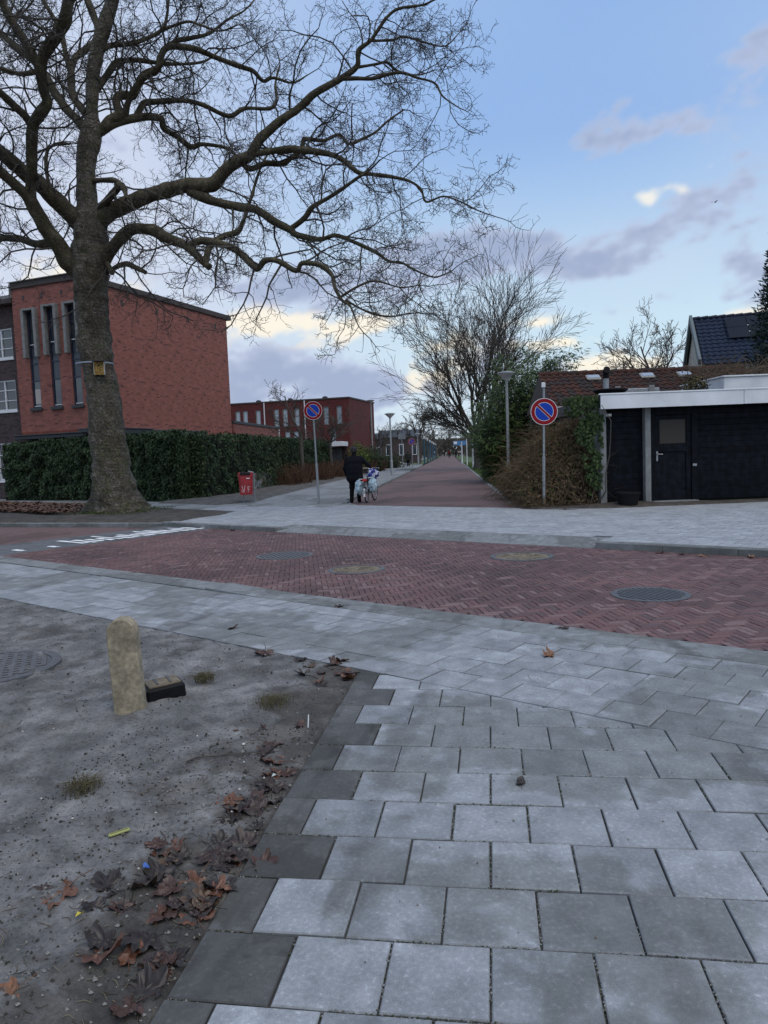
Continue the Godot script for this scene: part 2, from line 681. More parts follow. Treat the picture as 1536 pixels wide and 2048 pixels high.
func tinted(m: StandardMaterial3D) -> StandardMaterial3D:
	m.vertex_color_use_as_albedo = true
	return m


func make_materials() -> void:
	M.tiles = []
	for k in 7:
		var t: float = [0.78, 0.74, 0.82, 0.68, 0.76, 0.62, 0.80][k]
		M.tiles.append(relief(grime(mat(Color(t * 0.96, t * 0.99, t * 1.03), 0.75, T.concrete, 0.8), T.stain, 0.165), T.bump, 0.05))
	M.tiles_dark = []
	for k in 3:
		var t: float = [0.24, 0.28, 0.21][k]
		M.tiles_dark.append(relief(grime(mat(Color(t, t * 0.98, t * 0.93), 0.8, T.concrete, 0.8), T.stain, 0.4), T.bump, 0.08))
	M.tiles_far = []
	for k in 5:
		var t: float = [0.70, 0.66, 0.74, 0.62, 0.68][k]
		M.tiles_far.append(grime(mat(Color(t * 0.96, t * 0.99, t * 1.03), 0.78, T.concrete, 0.8), T.white, 0.6))
	M.tiles_far_mixed = tinted(grime(mat(Color(0.67, 0.69, 0.715), 0.78, T.concrete, 0.8), T.white, 0.6))
	M.tiles_mixed = tinted(grime(mat(Color(0.74, 0.76, 0.785), 0.78, T.concrete, 0.8), T.stain, 0.165))
	M.kerb = relief(grime(mat(Color(0.54, 0.55, 0.55), 0.8, T.concrete, 0.9), T.stain, 0.2), T.bump, 0.08)
	M.joint = mat(Color(0.10, 0.095, 0.085), 0.95, T.sand, 0.9)
	M.road_bricks = []
	for k in 6:
		var c: Color = [Color(0.175, 0.082, 0.076), Color(0.14, 0.066, 0.063), Color(0.20, 0.098, 0.09), Color(0.125, 0.072, 0.07), Color(0.165, 0.088, 0.083), Color(0.235, 0.145, 0.135)][k]
		M.road_bricks.append(relief(mat(c, 0.7, T.fine, 1.7), T.bump, 0.15))
	M.road_bricks_mixed = tinted(mat(Color(1, 1, 1), 0.72, T.fine, 1.7))
	M.road_joint = mat(Color(0.06, 0.05, 0.045), 0.95, T.sand, 0.9)
	M.street = grime(mat(Color(0.235, 0.138, 0.127), 0.85, T.fine, 0.9), T.stain, 0.07)
	M.far_paving = grime(mat(Color(0.6, 0.605, 0.6), 0.8, T.concrete, 0.7), T.stain, 0.13)
	M.sand = tinted(grime(relief(mat(Color(0.40, 0.40, 0.405), 0.95, T.sand, 0.75), T.bump, 0.2), T.coarse, 0.3))
	M.soil = grime(relief(mat(Color(0.17, 0.145, 0.12), 0.95, T.sand, 0.6), T.bump, 1.0), T.coarse, 0.35)
	M.bed_soil = grime(relief(mat(Color(0.25, 0.235, 0.22), 0.95, T.sand, 0.6), T.bump, 1.0), T.coarse, 0.35)
	M.ground = mat(Color(0.14, 0.13, 0.10), 0.95, T.sand, 0.3)
	M.grass_soil = mat(Color(0.07, 0.11, 0.025), 0.95, T.fine, 0.5)
	M.leafy = tinted(dull_mat(Color.WHITE, 0.55))
	M.leafy.backlight_enabled = true
	M.leafy.backlight = Color(0.25, 0.3, 0.15)
	M.dry = tinted(dull_mat(Color.WHITE, 0.85))
	M.bark = tinted(relief(mat(Color(0.52, 0.495, 0.465), 0.9, T.bark, 0.5), T.bark, 3.0))
	M.limb = tinted(relief(mat(Color(0.50, 0.48, 0.42), 0.9, T.bark, 0.9), T.bark, 2.0))
	M.twig = mat(Color(0.055, 0.048, 0.04), 0.9)
	M.far_bark = mat(Color(0.075, 0.065, 0.055), 0.95)
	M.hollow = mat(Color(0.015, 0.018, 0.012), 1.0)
	M.brick_red = mat(Color.WHITE, 0.85, T.brick_red, 1.0, false)
	M.brick_dark = mat(Color.WHITE, 0.85, T.brick_dark, 1.0, false)
	M.brick_row = mat(Color.WHITE, 0.85, T.brick_row, 1.0, false)
	for m in [M.brick_red, M.brick_dark, M.brick_row]:
		m.uv1_scale = Vector3(1 / 2.2, 1 / 2.08, 1 / 2.2)
	M.anthracite = mat(Color(0.045, 0.05, 0.055), 0.6, T.fine, 0.8)
	M.brown_coping = mat(Color(0.075, 0.058, 0.052), 0.7, T.fine, 0.8)
	M.precast = mat(Color(0.42, 0.42, 0.41), 0.8, T.concrete, 0.5)
	M.navy_frame = mat(Color(0.012, 0.02, 0.045), 0.4)
	M.white_paint = mat(Color(0.72, 0.73, 0.75), 0.5, T.white, 0.5)
	M.glass = mat(Color(0.03, 0.035, 0.045), 0.06)
	M.glass.metallic_specular = 0.8
	M.pale_glass = mat(Color(0.30, 0.34, 0.38), 0.12)
	M.pale_glass.metallic_specular = 0.8
	M.panel_blue = mat(Color(0.05, 0.06, 0.075), 0.35)
	M.curtain = mat(Color(0.4, 0.37, 0.34), 0.9)
	M.navy_boards = []
	for k in 4:
		var t: float = [1.0, 0.85, 1.15, 0.95][k]
		M.navy_boards.append(dull_mat(Color(0.0085, 0.0115, 0.021) * t, 0.6, T.wood, 0.7))
	M.door_glass = dull_mat(Color(0.055, 0.048, 0.042), 0.25)
	M.galvanised = mat(Color(0.36, 0.38, 0.40), 0.5, T.fine, 1.2)
	M.galvanised.metallic = 0.25
	M.lamp_post = mat(Color(0.40, 0.42, 0.42), 0.55, T.fine, 1.0)
	M.lamp_glass = mat(Color(0.55, 0.56, 0.54), 0.3)
	M.lamp_cap = mat(Color(0.22, 0.23, 0.23), 0.5)
	M.sign_red = dull_mat(Color(0.24, 0.008, 0.014), 0.5)
	M.sign_blue = dull_mat(Color(0.012, 0.05, 0.36), 0.5)
	M.pale_blue = mat(Color(0.07, 0.19, 0.38), 0.5)
	M.sign_white = mat(Color(0.62, 0.6, 0.6), 0.4)
	M.sign_back = mat(Color(0.25, 0.26, 0.27), 0.5)
	M.bin_red = grime(mat(Color(0.42, 0.022, 0.028), 0.4), T.coarse, 0.9)
	M.black_plastic = dull_mat(Color(0.012, 0.012, 0.014), 0.55, T.fine, 1.5)
	M.iron = relief(mat(Color(0.15, 0.15, 0.155), 0.55, T.fine, 2.0), T.bump, 0.2)
	M.iron.metallic = 0.3
	M.rust_sand = mat(Color(0.36, 0.30, 0.22), 0.95, T.sand, 1.0)
	M.post_wood = grime(relief(mat(Color(0.50, 0.42, 0.29), 0.85, T.fine, 2.4), T.bump, 0.1), T.coarse, 1.7)
	M.roof_tile = []
	for k in 4:
		var c: Color = [Color(0.075, 0.036, 0.028), Color(0.09, 0.040, 0.029), Color(0.06, 0.034, 0.03), Color(0.052, 0.04, 0.036)][k]
		M.roof_tile.append(dull_mat(c, 0.75, T.fine, 1.5))
	M.roof_blue = dull_mat(Color(0.016, 0.022, 0.042), 0.3, T.fine, 1.0)
	M.solar = dull_mat(Color(0.008, 0.009, 0.014), 0.25)
	M.cream = mat(Color(0.6, 0.56, 0.48), 0.8, T.fine, 0.5)
	M.grey_board = mat(Color(0.10, 0.13, 0.14), 0.6)
	M.skylight = mat(Color(0.33, 0.31, 0.27), 0.4)
	M.blue_post = dull_mat(Color(0.035, 0.09, 0.13), 0.7)
	M.paint_worn = mat(Color(0.82, 0.83, 0.83), 0.8, T.white, 1.1)
	M.hump = relief(grime(mat(Color(0.30, 0.31, 0.325), 0.85, T.concrete, 0.9), T.stain, 0.2), T.bump, 0.08)
	M.yellow_ply = mat(Color(0.46, 0.28, 0.055), 0.7, T.wood, 2.0)
	M.strap = mat(Color(0.3, 0.34, 0.4), 0.7)
	M.body = tinted(dull_mat(Color.WHITE, 0.9))
	M.rubber = mat(Color(0.012, 0.012, 0.013), 0.7)
	M.bike_frame = mat(Color(0.012, 0.014, 0.02), 0.35)
	M.chrome = mat(Color(0.34, 0.34, 0.35), 0.35)
	M.chrome.metallic = 0.9
	M.bag_blue = tinted(mat(Color.WHITE, 0.4))
	M.rear_light = mat(Color(0.45, 0.02, 0.015), 0.25)
	M.skin = mat(Color(0.42, 0.26, 0.19), 0.6)
	M.fallen = tinted(mat(Color.WHITE, 0.7, T.fine, 6.0))
	M.white = mat(Color(0.75, 0.75, 0.74), 0.5)


# ---------------------------------------------------------------- the ground
func in_view(p: Vector2) -> bool:
	return p.y < -1.7 and absf(p.x) / -p.y < 0.57


func lay(parent: Node, pieces: Array, y: float, thick: float, bevel: float, mats: Array, mixed: Material, called: String, most: int, seed_: int, rest_name: String) -> void:
	# pieces: [polygon, centre, turn, whole?, dark?, tint]; the nearest in view become parts, the rest one part of stuff
	var r := RandomNumberGenerator.new()
	r.seed = seed_
	pieces.sort_custom(func(p, q): return p[1].length_squared() < q[1].length_squared())
	var shared := {}
	var rest := Geo.new()
	var made := 0
	for p in pieces:
		var poly: PackedVector2Array = p[0]
		var c: Vector2 = p[1]
		var dy := r.randf_range(-0.0026, 0.0026)
		if made < most and in_view(c):
			made += 1
			var inv := Transform2D(p[2], c).affine_inverse()
			var mesh: ArrayMesh
			var key = str(p[3]) if p[3] else ""
			if key and shared.has(key):
				mesh = shared[key]
			else:
				var own := PackedVector2Array()
				for q in poly:
					own.append(inv * q)
				var g := Geo.new()
				g.prism(own, -thick, 0.0, bevel)
				mesh = g.mesh()
				if key:
					shared[key] = mesh
			var set_: Array = M.tiles_dark if p[4] else mats
			var o := part(called, mesh, set_[r.randi() % set_.size()], parent)
			o.transform = Transform3D(Basis(Vector3.UP, -p[2]) * Basis.from_euler(Vector3(r.randf_range(-0.009, 0.009), r.randf_range(-0.005, 0.005), r.randf_range(-0.009, 0.009))), Vector3(c.x + r.randf_range(-0.001, 0.001), y + dy, c.y + r.randf_range(-0.001, 0.001)))
		else:
			rest.col = p[5]
			rest.prism(poly, y - thick, y + dy, bevel)
	if rest.v.size():
		stuff(part(rest_name, rest, mixed, parent))


func grid_tiles(origin: Vector2, u: Vector2, v: Vector2, size_u: float, size_v: float, i0: int, i1: int, j0: int, j1: int, region: PackedVector2Array, gap: float, seed_: int) -> Array:
	var r := RandomNumberGenerator.new()
	r.seed = seed_
	var out := []
	for j in range(j0, j1):
		for i in range(i0, i1):
			var sh := 0.5 if j % 2 else 0.0
			var c := origin + u * ((i + sh + 0.5) * size_u) + v * ((j + 0.5) * size_v)
			var hu := u * (size_u - gap) / 2.0
			var hv := v * (size_v - gap) / 2.0
			var poly := PackedVector2Array([c - hu - hv, c + hu - hv, c + hu + hv, c - hu + hv])
			var inside := true
			for q in poly:
				if not Geometry2D.is_point_in_polygon(q, region):
					inside = false
					break
			var t := r.randf_range(0.82, 1.06)
			var tint := Color(t, t, t)
			var turn := u.angle()
			if inside:
				out.append([poly, c, turn, "%.3f_%.3f" % [size_u, size_v], false, tint])
			else:
				for cut in Geometry2D.intersect_polygons(poly, region):
					var m := Vector2.ZERO
					for q in cut:
						m += q
					m /= cut.size()
					var area := 0.0
					for k in cut.size():
						area += cut[k].cross(cut[(k + 1) % cut.size()])
					if absf(area) > 0.003:
						out.append([cut, m, turn, "", false, tint])
	return out


func herringbone(region: PackedVector2Array, turn: float, l: float, w: float, gap: float, holes: Array, seed_: int) -> Array:
	var r := RandomNumberGenerator.new()
	r.seed = seed_
	var u := Vector2.from_angle(turn)
	var v := Vector2(-u.y, u.x)
	var lo := Vector2(1e9, 1e9)
	var hi := -lo
	for p in region:
		var q := Vector2(p.dot(u), p.dot(v))
		lo = lo.min(q)
		hi = hi.max(q)
	var wear := FastNoiseLite.new()
	wear.seed = seed_
	wear.frequency = 0.45
	wear.fractal_octaves = 3
	var out := []
	var n := int(round(l / w))  # brick length in widths
	var nu := int((hi.x - lo.x) / w) + 2
	var nv := int((hi.y - lo.y) / w) + 2
	for j in nv:
		for i in range(-n, nu):
			var k := posmod(i - j, 2 * n)
			var a: Vector2
			var size: Vector2
			if k == 0:
				a = Vector2(i, j)
				size = Vector2(n, 1)
			elif k == n:
				a = Vector2(i, j)
				size = Vector2(1, n)
			else:
				continue
			if k == n:
				a = Vector2(i, j - n + 1)
			var c := lo + (a + size / 2.0) * w
			var cw := u * c.x + v * c.y
			var skip := false
			for h in holes:
				if cw.distance_to(h[0]) < h[1]:
					skip = true
			if skip:
				continue
			var hu := u * (size.x * w - gap) / 2.0
			var hv := v * (size.y * w - gap) / 2.0
			var poly := PackedVector2Array([cw - hu - hv, cw + hu - hv, cw + hu + hv, cw - hu + hv])
			var whole := true
			for q in poly:
				if not Geometry2D.is_point_in_polygon(q, region):
					whole = false
			if not whole:
				var cuts := Geometry2D.intersect_polygons(poly, region)
				if cuts.is_empty():
					continue
				poly = cuts[0]
				var area := 0.0
				for q in poly.size():
					area += poly[q].cross(poly[(q + 1) % poly.size()])
				if absf(area) < 0.0012:
					continue
			var t := r.randf_range(0.72, 1.2) * (1.0 + 0.5 * wear.get_noise_2d(cw.x, cw.y))
			var tint := Color(0.165, 0.078, 0.073).lerp(Color(0.15, 0.085, 0.08), r.randf()) * t
			if r.randf() < 0.06:
				tint = Color(0.235, 0.145, 0.135)
			tint.a = 1.0
			out.append([poly, cw, turn, ("%d" % int(size.x)) if whole else "", false, tint])
	return out


func build_ground() -> void:
	# the land all round
	var g := Geo.new()
	g.sheet(PackedVector2Array([Vector2(-1500, 500), Vector2(1500, 500), Vector2(1500, -2500), Vector2(-1500, -2500)]), -0.14)
	struct("ground", g, M.ground)

	# footpath of square pavers, nearest the viewer
	var yaw := 0.146
	var o := Vector2(0.231, -1.8268)
	var u := Vector2(cos(yaw), sin(yaw))
	var v := Vector2(sin(yaw), -cos(yaw))
	var t := 0.303
	var edge := -3.0 * t
	var line_hit := func(off: float) -> Vector2:  # where a column line meets the pavement along the road
		var p0 := o + u * off
		return p0 + v * ((3.84 - p0.dot(ACROSS)) / v.dot(ACROSS))
	var path := PackedVector2Array([o + u * edge - v * 1.6, o + u * 11.0 * t - v * 1.6, line_hit.call(11.0 * t), line_hit.call(edge)])
	g = Geo.new()
	g.prism(path, -0.12, -0.011)
	var fp := struct("footpath", g, M.joint)
	var tiles := grid_tiles(o, u, v, t, t, -4, 12, -6, 15, path, 0.007, 3)
	for p in tiles:
		var pu: float = (p[1] - o).dot(u)
		if pu < edge + 0.2:
			p[4] = true
			p[5] = Color(0.45, 0.44, 0.42)
	lay(fp, tiles, 0.0, 0.05, 0.004, M.tiles, M.tiles_mixed, "paving_tile", 300, 71, "more_paving_tiles")

	# pavement along the near side of the cross road
	var strip := poly_st([[3.85, -3.5], [5.34, -3.5], [5.34, 17.0], [3.85, 17.0]])
	g = Geo.new()
	g.prism(strip, -0.12, -0.011)
	var np := struct("near_pavement", g, M.joint)
	tiles = grid_tiles(st(3.85, 0.1), ALONG, ACROSS, t, t, -12, 57, 0, 5, strip, 0.006, 5)
	lay(np, tiles, 0.0, 0.05, 0.003, M.tiles.slice(1), M.tiles_mixed, "paving_tile", 300, 72, "more_paving_tiles")
	# its flush kerb, raised where the dropped section ends
	var kerb := Node3D.new()
	kerb.name = numbered("near_kerb")
	kerb.set_meta("kind", "structure")
	add_child(kerb)
	for k in range(-3, 17):
		var t0 := float(k)
		var up := 0.012 if k >= 7 else 0.0
		var kg := Geo.new()
		if k == 6:  # the tapered stone
			kg.prism(poly_st([[5.35, t0], [5.715, t0], [5.715, t0 + 0.99], [5.35, t0 + 0.99]]), -0.2, 0.001, 0.006)
			for q in kg.v.size():
				if kg.v[q].y > -0.02:
					var a := Vector2(kg.v[q].x, kg.v[q].z).dot(ALONG)
					kg.v[q].y += 0.03 * clampf((a - t0) / 0.5 - 0.6, 0, 1)
		else:
			kg.prism(poly_st([[5.35, t0], [5.715, t0], [5.715, t0 + 0.994], [5.35, t0 + 0.994]]), -0.2, up + 0.001, 0.006)
		part("kerb_stone", kg, M.kerb, kerb)

	# cross road of red clinkers in herringbone
	var road := poly_st([[5.725, -4.0], [10.6, -4.0], [10.6, 13.45], [5.725, 13.45]])
	g = Geo.new()
	g.prism(road, -0.13, ROAD_Y - 0.011)
	var rd := struct("cross_road", g, M.road_joint)
	var holes := []
	for m in COVERS:
		holes.append([Vector2(m[0], m[1]), m[2] * 0.92])
	var bricks := herringbone(road, ALONG.angle() + PI / 4.0, 0.2, 0.0667, 0.0065, holes, 6)
	lay(rd, bricks, ROAD_Y, 0.04, 0.0035, M.road_bricks, M.road_bricks_mixed, "clinker_brick", 300, 73, "more_clinker_bricks")
	# beyond the hump the road goes on
	g = Geo.new()
	var bend := Vector2(-0.93, -0.366)  # beyond it the road bends to the left
	var far0 := st(10.6, 15.3)
	var near0 := st(5.725, 15.3)
	g.sheet(PackedVector2Array([near0, far0, far0 + bend * 90.0, near0 + bend * 90.0]), ROAD_Y - 0.03)
	struct("road_beyond_hump", g, M.street)
	build_hump()

	# far side: kerbs, sloping entrance slabs, pavement
	kerb = Node3D.new()
	kerb.name = numbered("far_kerb")
	kerb.set_meta("kind", "structure")
	add_child(kerb)
	for k in range(-6, 15):
		var t0 := float(k) + 0.4
		if t0 > 4.3 and t0 < 11.3:
			continue
		var kg := Geo.new()
		kg.prism(poly_st([[10.605, t0], [10.77, t0], [10.77, t0 + 0.994], [10.605, t0 + 0.994]]), -0.2, FAR_Y + 0.004, 0.015)
		part("kerb_stone", kg, M.kerb, kerb)
	for k in 30:
		var c0 := st(10.68, 15.4) + bend * float(k)
		var w := Vector2(-bend.y, bend.x) * 0.08
		var kg := Geo.new()
		kg.prism(PackedVector2Array([c0 - w, c0 + w, c0 + w + bend * 0.994, c0 - w + bend * 0.994]), -0.2, FAR_Y - 0.02, 0.015)
		part("kerb_stone", kg, M.kerb, kerb)
	for k in 14:
		var t0 := 4.4 + k * 0.5
		var kg := Geo.new()
		kg.prism(poly_st([[10.605, t0], [11.2, t0], [11.2, t0 + 0.495], [10.605, t0 + 0.495]]), -0.2, FAR_Y + 0.002, 0.006)
		for q in kg.v.size():
			if kg.v[q].y > 0.0:
				var s := Vector2(kg.v[q].x, kg.v[q].z).dot(ACROSS)
				kg.v[q].y -= 0.095 * clampf((11.15 - s) / 0.54, 0.0, 1.0)
		part("ramp_slab", kg, M.kerb, kerb)
	var far_strip := PackedVector2Array([st(10.78, -9.0), st(10.78, 4.39), st(11.21, 4.4), st(11.21, 11.4), st(10.78, 11.41), st(10.78, 15.3), Vector2(-4.36, -19.5), Vector2(-4.2, -20.85), Vector2(-5.6, -22.2), Vector2(-5.3, -23.6), Vector2(-3.9, -23.8), st(16.2, 13.8), st(16.2, 6.0), Vector2(3.6, -17.35), Vector2(5.2, -17.3), Vector2(9.9, -17.2), Vector2(13.0, -13.0)])
	g = Geo.new()
	g.sheet(far_strip, FAR_Y - 0.011)
	var fpv := struct("far_pavement", g, M.joint)
	tiles = grid_tiles(st(10.78, 0.0), ALONG, ACROSS, t, t, -30, 60, 0, 30, far_strip, 0.011, 8)
	lay(fpv, tiles, FAR_Y, 0.05, 0.003, M.tiles_far, M.tiles_far_mixed, "paving_tile", 300, 74, "more_paving_tiles")
	# side pavement, behind the plane tree and along the side street
	g = Geo.new()
	g.sheet(PackedVector2Array([Vector2(-45, -62), Vector2(-45, -50), st(13.9, 26.0), Vector2(-8.5, -25.2), Vector2(-6.2, -22.7), st(14.0, 13.2), st(16.25, 13.9), Vector2(-3.0, -31.0), Vector2(-8.4, -27.5)]), FAR_Y - 0.005)
	struct("side_pavement", g, M.far_paving)
	var xl := func(d: float) -> float: return -1.25 + 0.0915 * (d - 21.0)
	var xr := func(d: float) -> float: return 3.5 + 0.092 * (d - 21.0)
	g = Geo.new()
	var last := [Vector2(-4.6, -22.8), Vector2(xl.call(20.8) - 0.2, -20.9), FAR_Y]
	for d in [22.5, 25.0, 30.0, 40.0, 55.0, 62.0]:
		var now := [Vector2(xl.call(d) - (3.2 if d < 45 else 2.6), -d - 0.0), Vector2(xl.call(d) - 0.16, -d), 0.072 if d < 24 else 0.15]
		g.quad(Vector3(last[0].x, last[2], last[0].y), Vector3(last[1].x, last[2], last[1].y), Vector3(now[1].x, now[2], now[1].y), Vector3(now[0].x, now[2], now[0].y))
		last = now
	struct("street_pavement", g, M.far_paving)
	g = Geo.new()
	g.sheet(PackedVector2Array([Vector2(xl.call(62.0) - 2.6, -62), Vector2(xl.call(62.0) - 0.16, -62), Vector2(xl.call(64.0) - 1.6, -65), Vector2(xl.call(90.0) - 1.6, -90), Vector2(xl.call(96.0) - 2.6, -96), Vector2(xl.call(120.0) - 2.6, -120), Vector2(xl.call(260.0) - 3.0, -260), Vector2(xl.call(260.0) - 4.0, -260), Vector2(xl.call(90.0) - 5.0, -90)]), 0.12)
	struct("far_footway", g, M.far_paving)
	kerb = Node3D.new()
	kerb.name = numbered("street_kerb")
	kerb.set_meta("kind", "structure")
	add_child(kerb)
	for k in 40:
		var d := 21.4 + k
		var kg := Geo.new()
		var top := 0.075 if k == 0 else (0.11 if k == 1 else 0.155)
		kg.prism(PackedVector2Array([Vector2(xl.call(d) - 0.15, -d), Vector2(xl.call(d), -d), Vector2(xl.call(d + 0.99), -d - 0.99), Vector2(xl.call(d + 0.99) - 0.15, -d - 0.99)]), -0.1, top, 0.015)
		part("kerb_stone", kg, M.kerb, kerb)
	# island kerb farther on
	var ig := Geo.new()
	ig.prism(PackedVector2Array([Vector2(xl.call(66.0) - 1.55, -66), Vector2(xl.call(72.0) - 0.1, -70), Vector2(xl.call(90.0) - 0.1, -90), Vector2(xl.call(90.0) - 1.55, -90)]), -0.1, 0.17, 0.03)
	struct("kerb_island", ig, M.kerb)
	# right kerb band of the side street
	kerb = Node3D.new()
	kerb.name = numbered("verge_kerb")
	kerb.set_meta("kind", "structure")
	add_child(kerb)
	for k in 45:
		var d := 20.0 + k * 2.0
		var kg := Geo.new()
		kg.prism(PackedVector2Array([Vector2(xr.call(d), -d), Vector2(xr.call(d) + 0.14, -d), Vector2(xr.call(d + 1.99) + 0.14, -d - 1.99), Vector2(xr.call(d + 1.99), -d - 1.99)]), -0.1, 0.085, 0.01)
		part("kerb_stone", kg, M.kerb, kerb)
	# side street of the same clinkers, too far to tell them apart
	g = Geo.new()
	g.sheet(PackedVector2Array([st(16.2, 13.9), Vector2(xl.call(22.0) + 0.0, -22.0), Vector2(xl.call(300.0), -300), Vector2(xr.call(300.0), -300), Vector2(xr.call(19.0), -19.0), st(16.2, 8.5)]), FAR_Y - 0.006)
	struct("side_street", g, M.street)
	# soils
	var soil := heaped(pv([-5.05, -17.55, -4.4, -19.5, -4.25, -20.8, -5.6, -22.2, -6.5, -22.75, -8.6, -25.4, -15.0, -29.8, -30.0, -41.0, -32.0, -28.45, -5.4, -17.98]), FAR_Y, 0.05, 0.3, 12)
	struct("tree_soil", soil, M.soil)
	var bed := heaped(pv([-8.3, -26.7, -6.6, -25.2, -5.5, -24.0, -4.2, -25.4, -3.5, -29.5, -2.5, -36.4, -1.6, -46.0, -0.6, -56.0, -5.0, -56.0, -6.4, -35.0, -6.6, -31.0, -8.3, -28.2]), FAR_Y + 0.012, 0.06, 0.35, 13)
	struct("planting_bed", bed, M.bed_soil)
	var rs := heaped(pv([3.2, -17.55, 5.3, -17.0, 12.0, -17.2, 12.0, -40.0, 5.6, -42.0, 3.75, -21.8]), FAR_Y + 0.005, 0.05, 0.35, 14)
	struct("verge_soil", rs, M.soil)
	# foreground sand, trodden
	struct("sandy_verge", foreground_sand(path[0], path[3]), M.sand)
	# grass along the street farther on
	for side in 2:
		var gr := Geo.new()
		var xs := func(d: float, w: float) -> float: return (xr.call(d) + 0.16 + w) if side == 0 else (xl.call(d) - w)
		var d0 := 36.0 if side == 0 else 92.0
		gr.sheet(PackedVector2Array([Vector2(xs.call(d0, 0.2 if side else 0.0), -d0), Vector2(xs.call(300.0, 0.0), -300), Vector2(xs.call(300.0, 2.4 if side else 9.0), -300), Vector2(xs.call(d0, 2.2 if side else 7.0), -d0)]), 0.09 if side == 0 else 0.125)
		struct("grass_verge", gr, M.grass_soil)
	var lawn := Geo.new()
	lawn.sheet(PackedVector2Array([Vector2(-8, -86), Vector2(1.6, -86), Vector2(6.0, -130), Vector2(-8, -130)]), 0.11)
	struct("lawn", lawn, M.grass_soil)
	grass_blades()


func grass_blades() -> void:
	# short turf on the two verges
	var g := Geo.new()
	for k in 9000:
		var d := 36.0 + 60.0 * pow(rng.randf(), 1.6)
		var x := 3.5 + 0.092 * (d - 21.0) + 0.2 + 3.4 * rng.randf()
		var h := rng.randf_range(0.04, 0.13)
		var a := rng.randf() * TAU
		var w := Vector3(cos(a), 0, sin(a)) * 0.02
		g.col = Color(0.05, 0.085, 0.016).lerp(Color(0.09, 0.14, 0.03), rng.randf())
		var p := Vector3(x, 0.09, -d)
		g.tri(p - w, p + w, p + Vector3(rng.randf_range(-0.05, 0.05), h, rng.randf_range(-0.05, 0.05)))
	tag(part("verge_grass", g, M.leafy), "short green grass on the verge right of the side street", "grass", "", "stuff")


func heaped(poly: PackedVector2Array, y: float, amp: float, cell: float, seed_: int) -> Geo:
	# uneven earth inside an outline, sinking at its rim
	var n := FastNoiseLite.new()
	n.seed = seed_
	n.frequency = 0.35
	n.fractal_octaves = 4
	var lo := poly[0]
	var hi := poly[0]
	for p in poly:
		lo = lo.min(p)
		hi = hi.max(p)
	var nx := int((hi.x - lo.x) / cell) + 1
	var nz := int((hi.y - lo.y) / cell) + 1
	var g := Geo.new()
	var f := func(p: Vector2) -> Vector3:
		var e := 1e9
		for k in poly.size():
			e = minf(e, p.distance_to(Geometry2D.get_closest_point_to_segment(p, poly[k], poly[(k + 1) % poly.size()])))
		return Vector3(p.x, y - 0.02 + minf(e * 0.25, 0.035) + maxf(0.0, n.get_noise_2d(p.x, p.y) * amp * 1.6 + amp * 0.4) * clampf(e / 0.6, 0, 1), p.y)
	for j in nz:
		for i in nx:
			var c := lo + Vector2(i, j) * cell
			var sq := PackedVector2Array([c, c + Vector2(cell, 0), c + Vector2(cell, cell), c + Vector2(0, cell)])
			for cut in Geometry2D.intersect_polygons(sq, poly):
				var ids := Geometry2D.triangulate_polygon(cut)
				for k in range(0, ids.size(), 3):
					var p: Vector2 = cut[ids[k]]
					var q: Vector2 = cut[ids[k + 1]]
					var r: Vector2 = cut[ids[k + 2]]
					if (q - p).cross(r - p) > 0:
						var w := q
						q = r
						r = w
					g.tri(f.call(p), f.call(q), f.call(r))
	return g


func sand_height(p: Vector2, n: FastNoiseLite, n2: FastNoiseLite) -> float:
	return n.get_noise_2d(p.x, p.y) * 0.035 + n2.get_noise_2d(p.x, p.y) * 0.014


var sand_n1 := FastNoiseLite.new()
var sand_n2 := FastNoiseLite.new()
var sand_a := Vector2.ZERO
var sand_b := Vector2.ZERO


func sand_y(p: Vector2) -> float:
	var dir := (sand_b - sand_a).normalized()
	var e1 := (p - sand_a).dot(Vector2(-dir.y, dir.x)) * -1.0  # distance left of the footpath
	if (Vector2(-5, -5) - sand_a).dot(Vector2(-dir.y, dir.x)) > 0:
		e1 = -e1
	var e2 := 3.85 - p.dot(ACROSS)
	var e := minf(e1, e2)
	var base := sand_n1.get_noise_2d(p.x, p.y) * 0.03 + sand_n2.get_noise_2d(p.x, p.y) * 0.026 - absf(sand_n2.get_noise_2d(p.x * 0.5 + 40.0, p.y * 0.5)) * 0.02 + 0.018
	if e < 0.0:
		return -0.03 + e * 0.4
	return lerpf(-0.006 + sand_n2.get_noise_2d(p.x, p.y) * 0.008, base, clampf(e / 0.35, 0.0, 1.0))


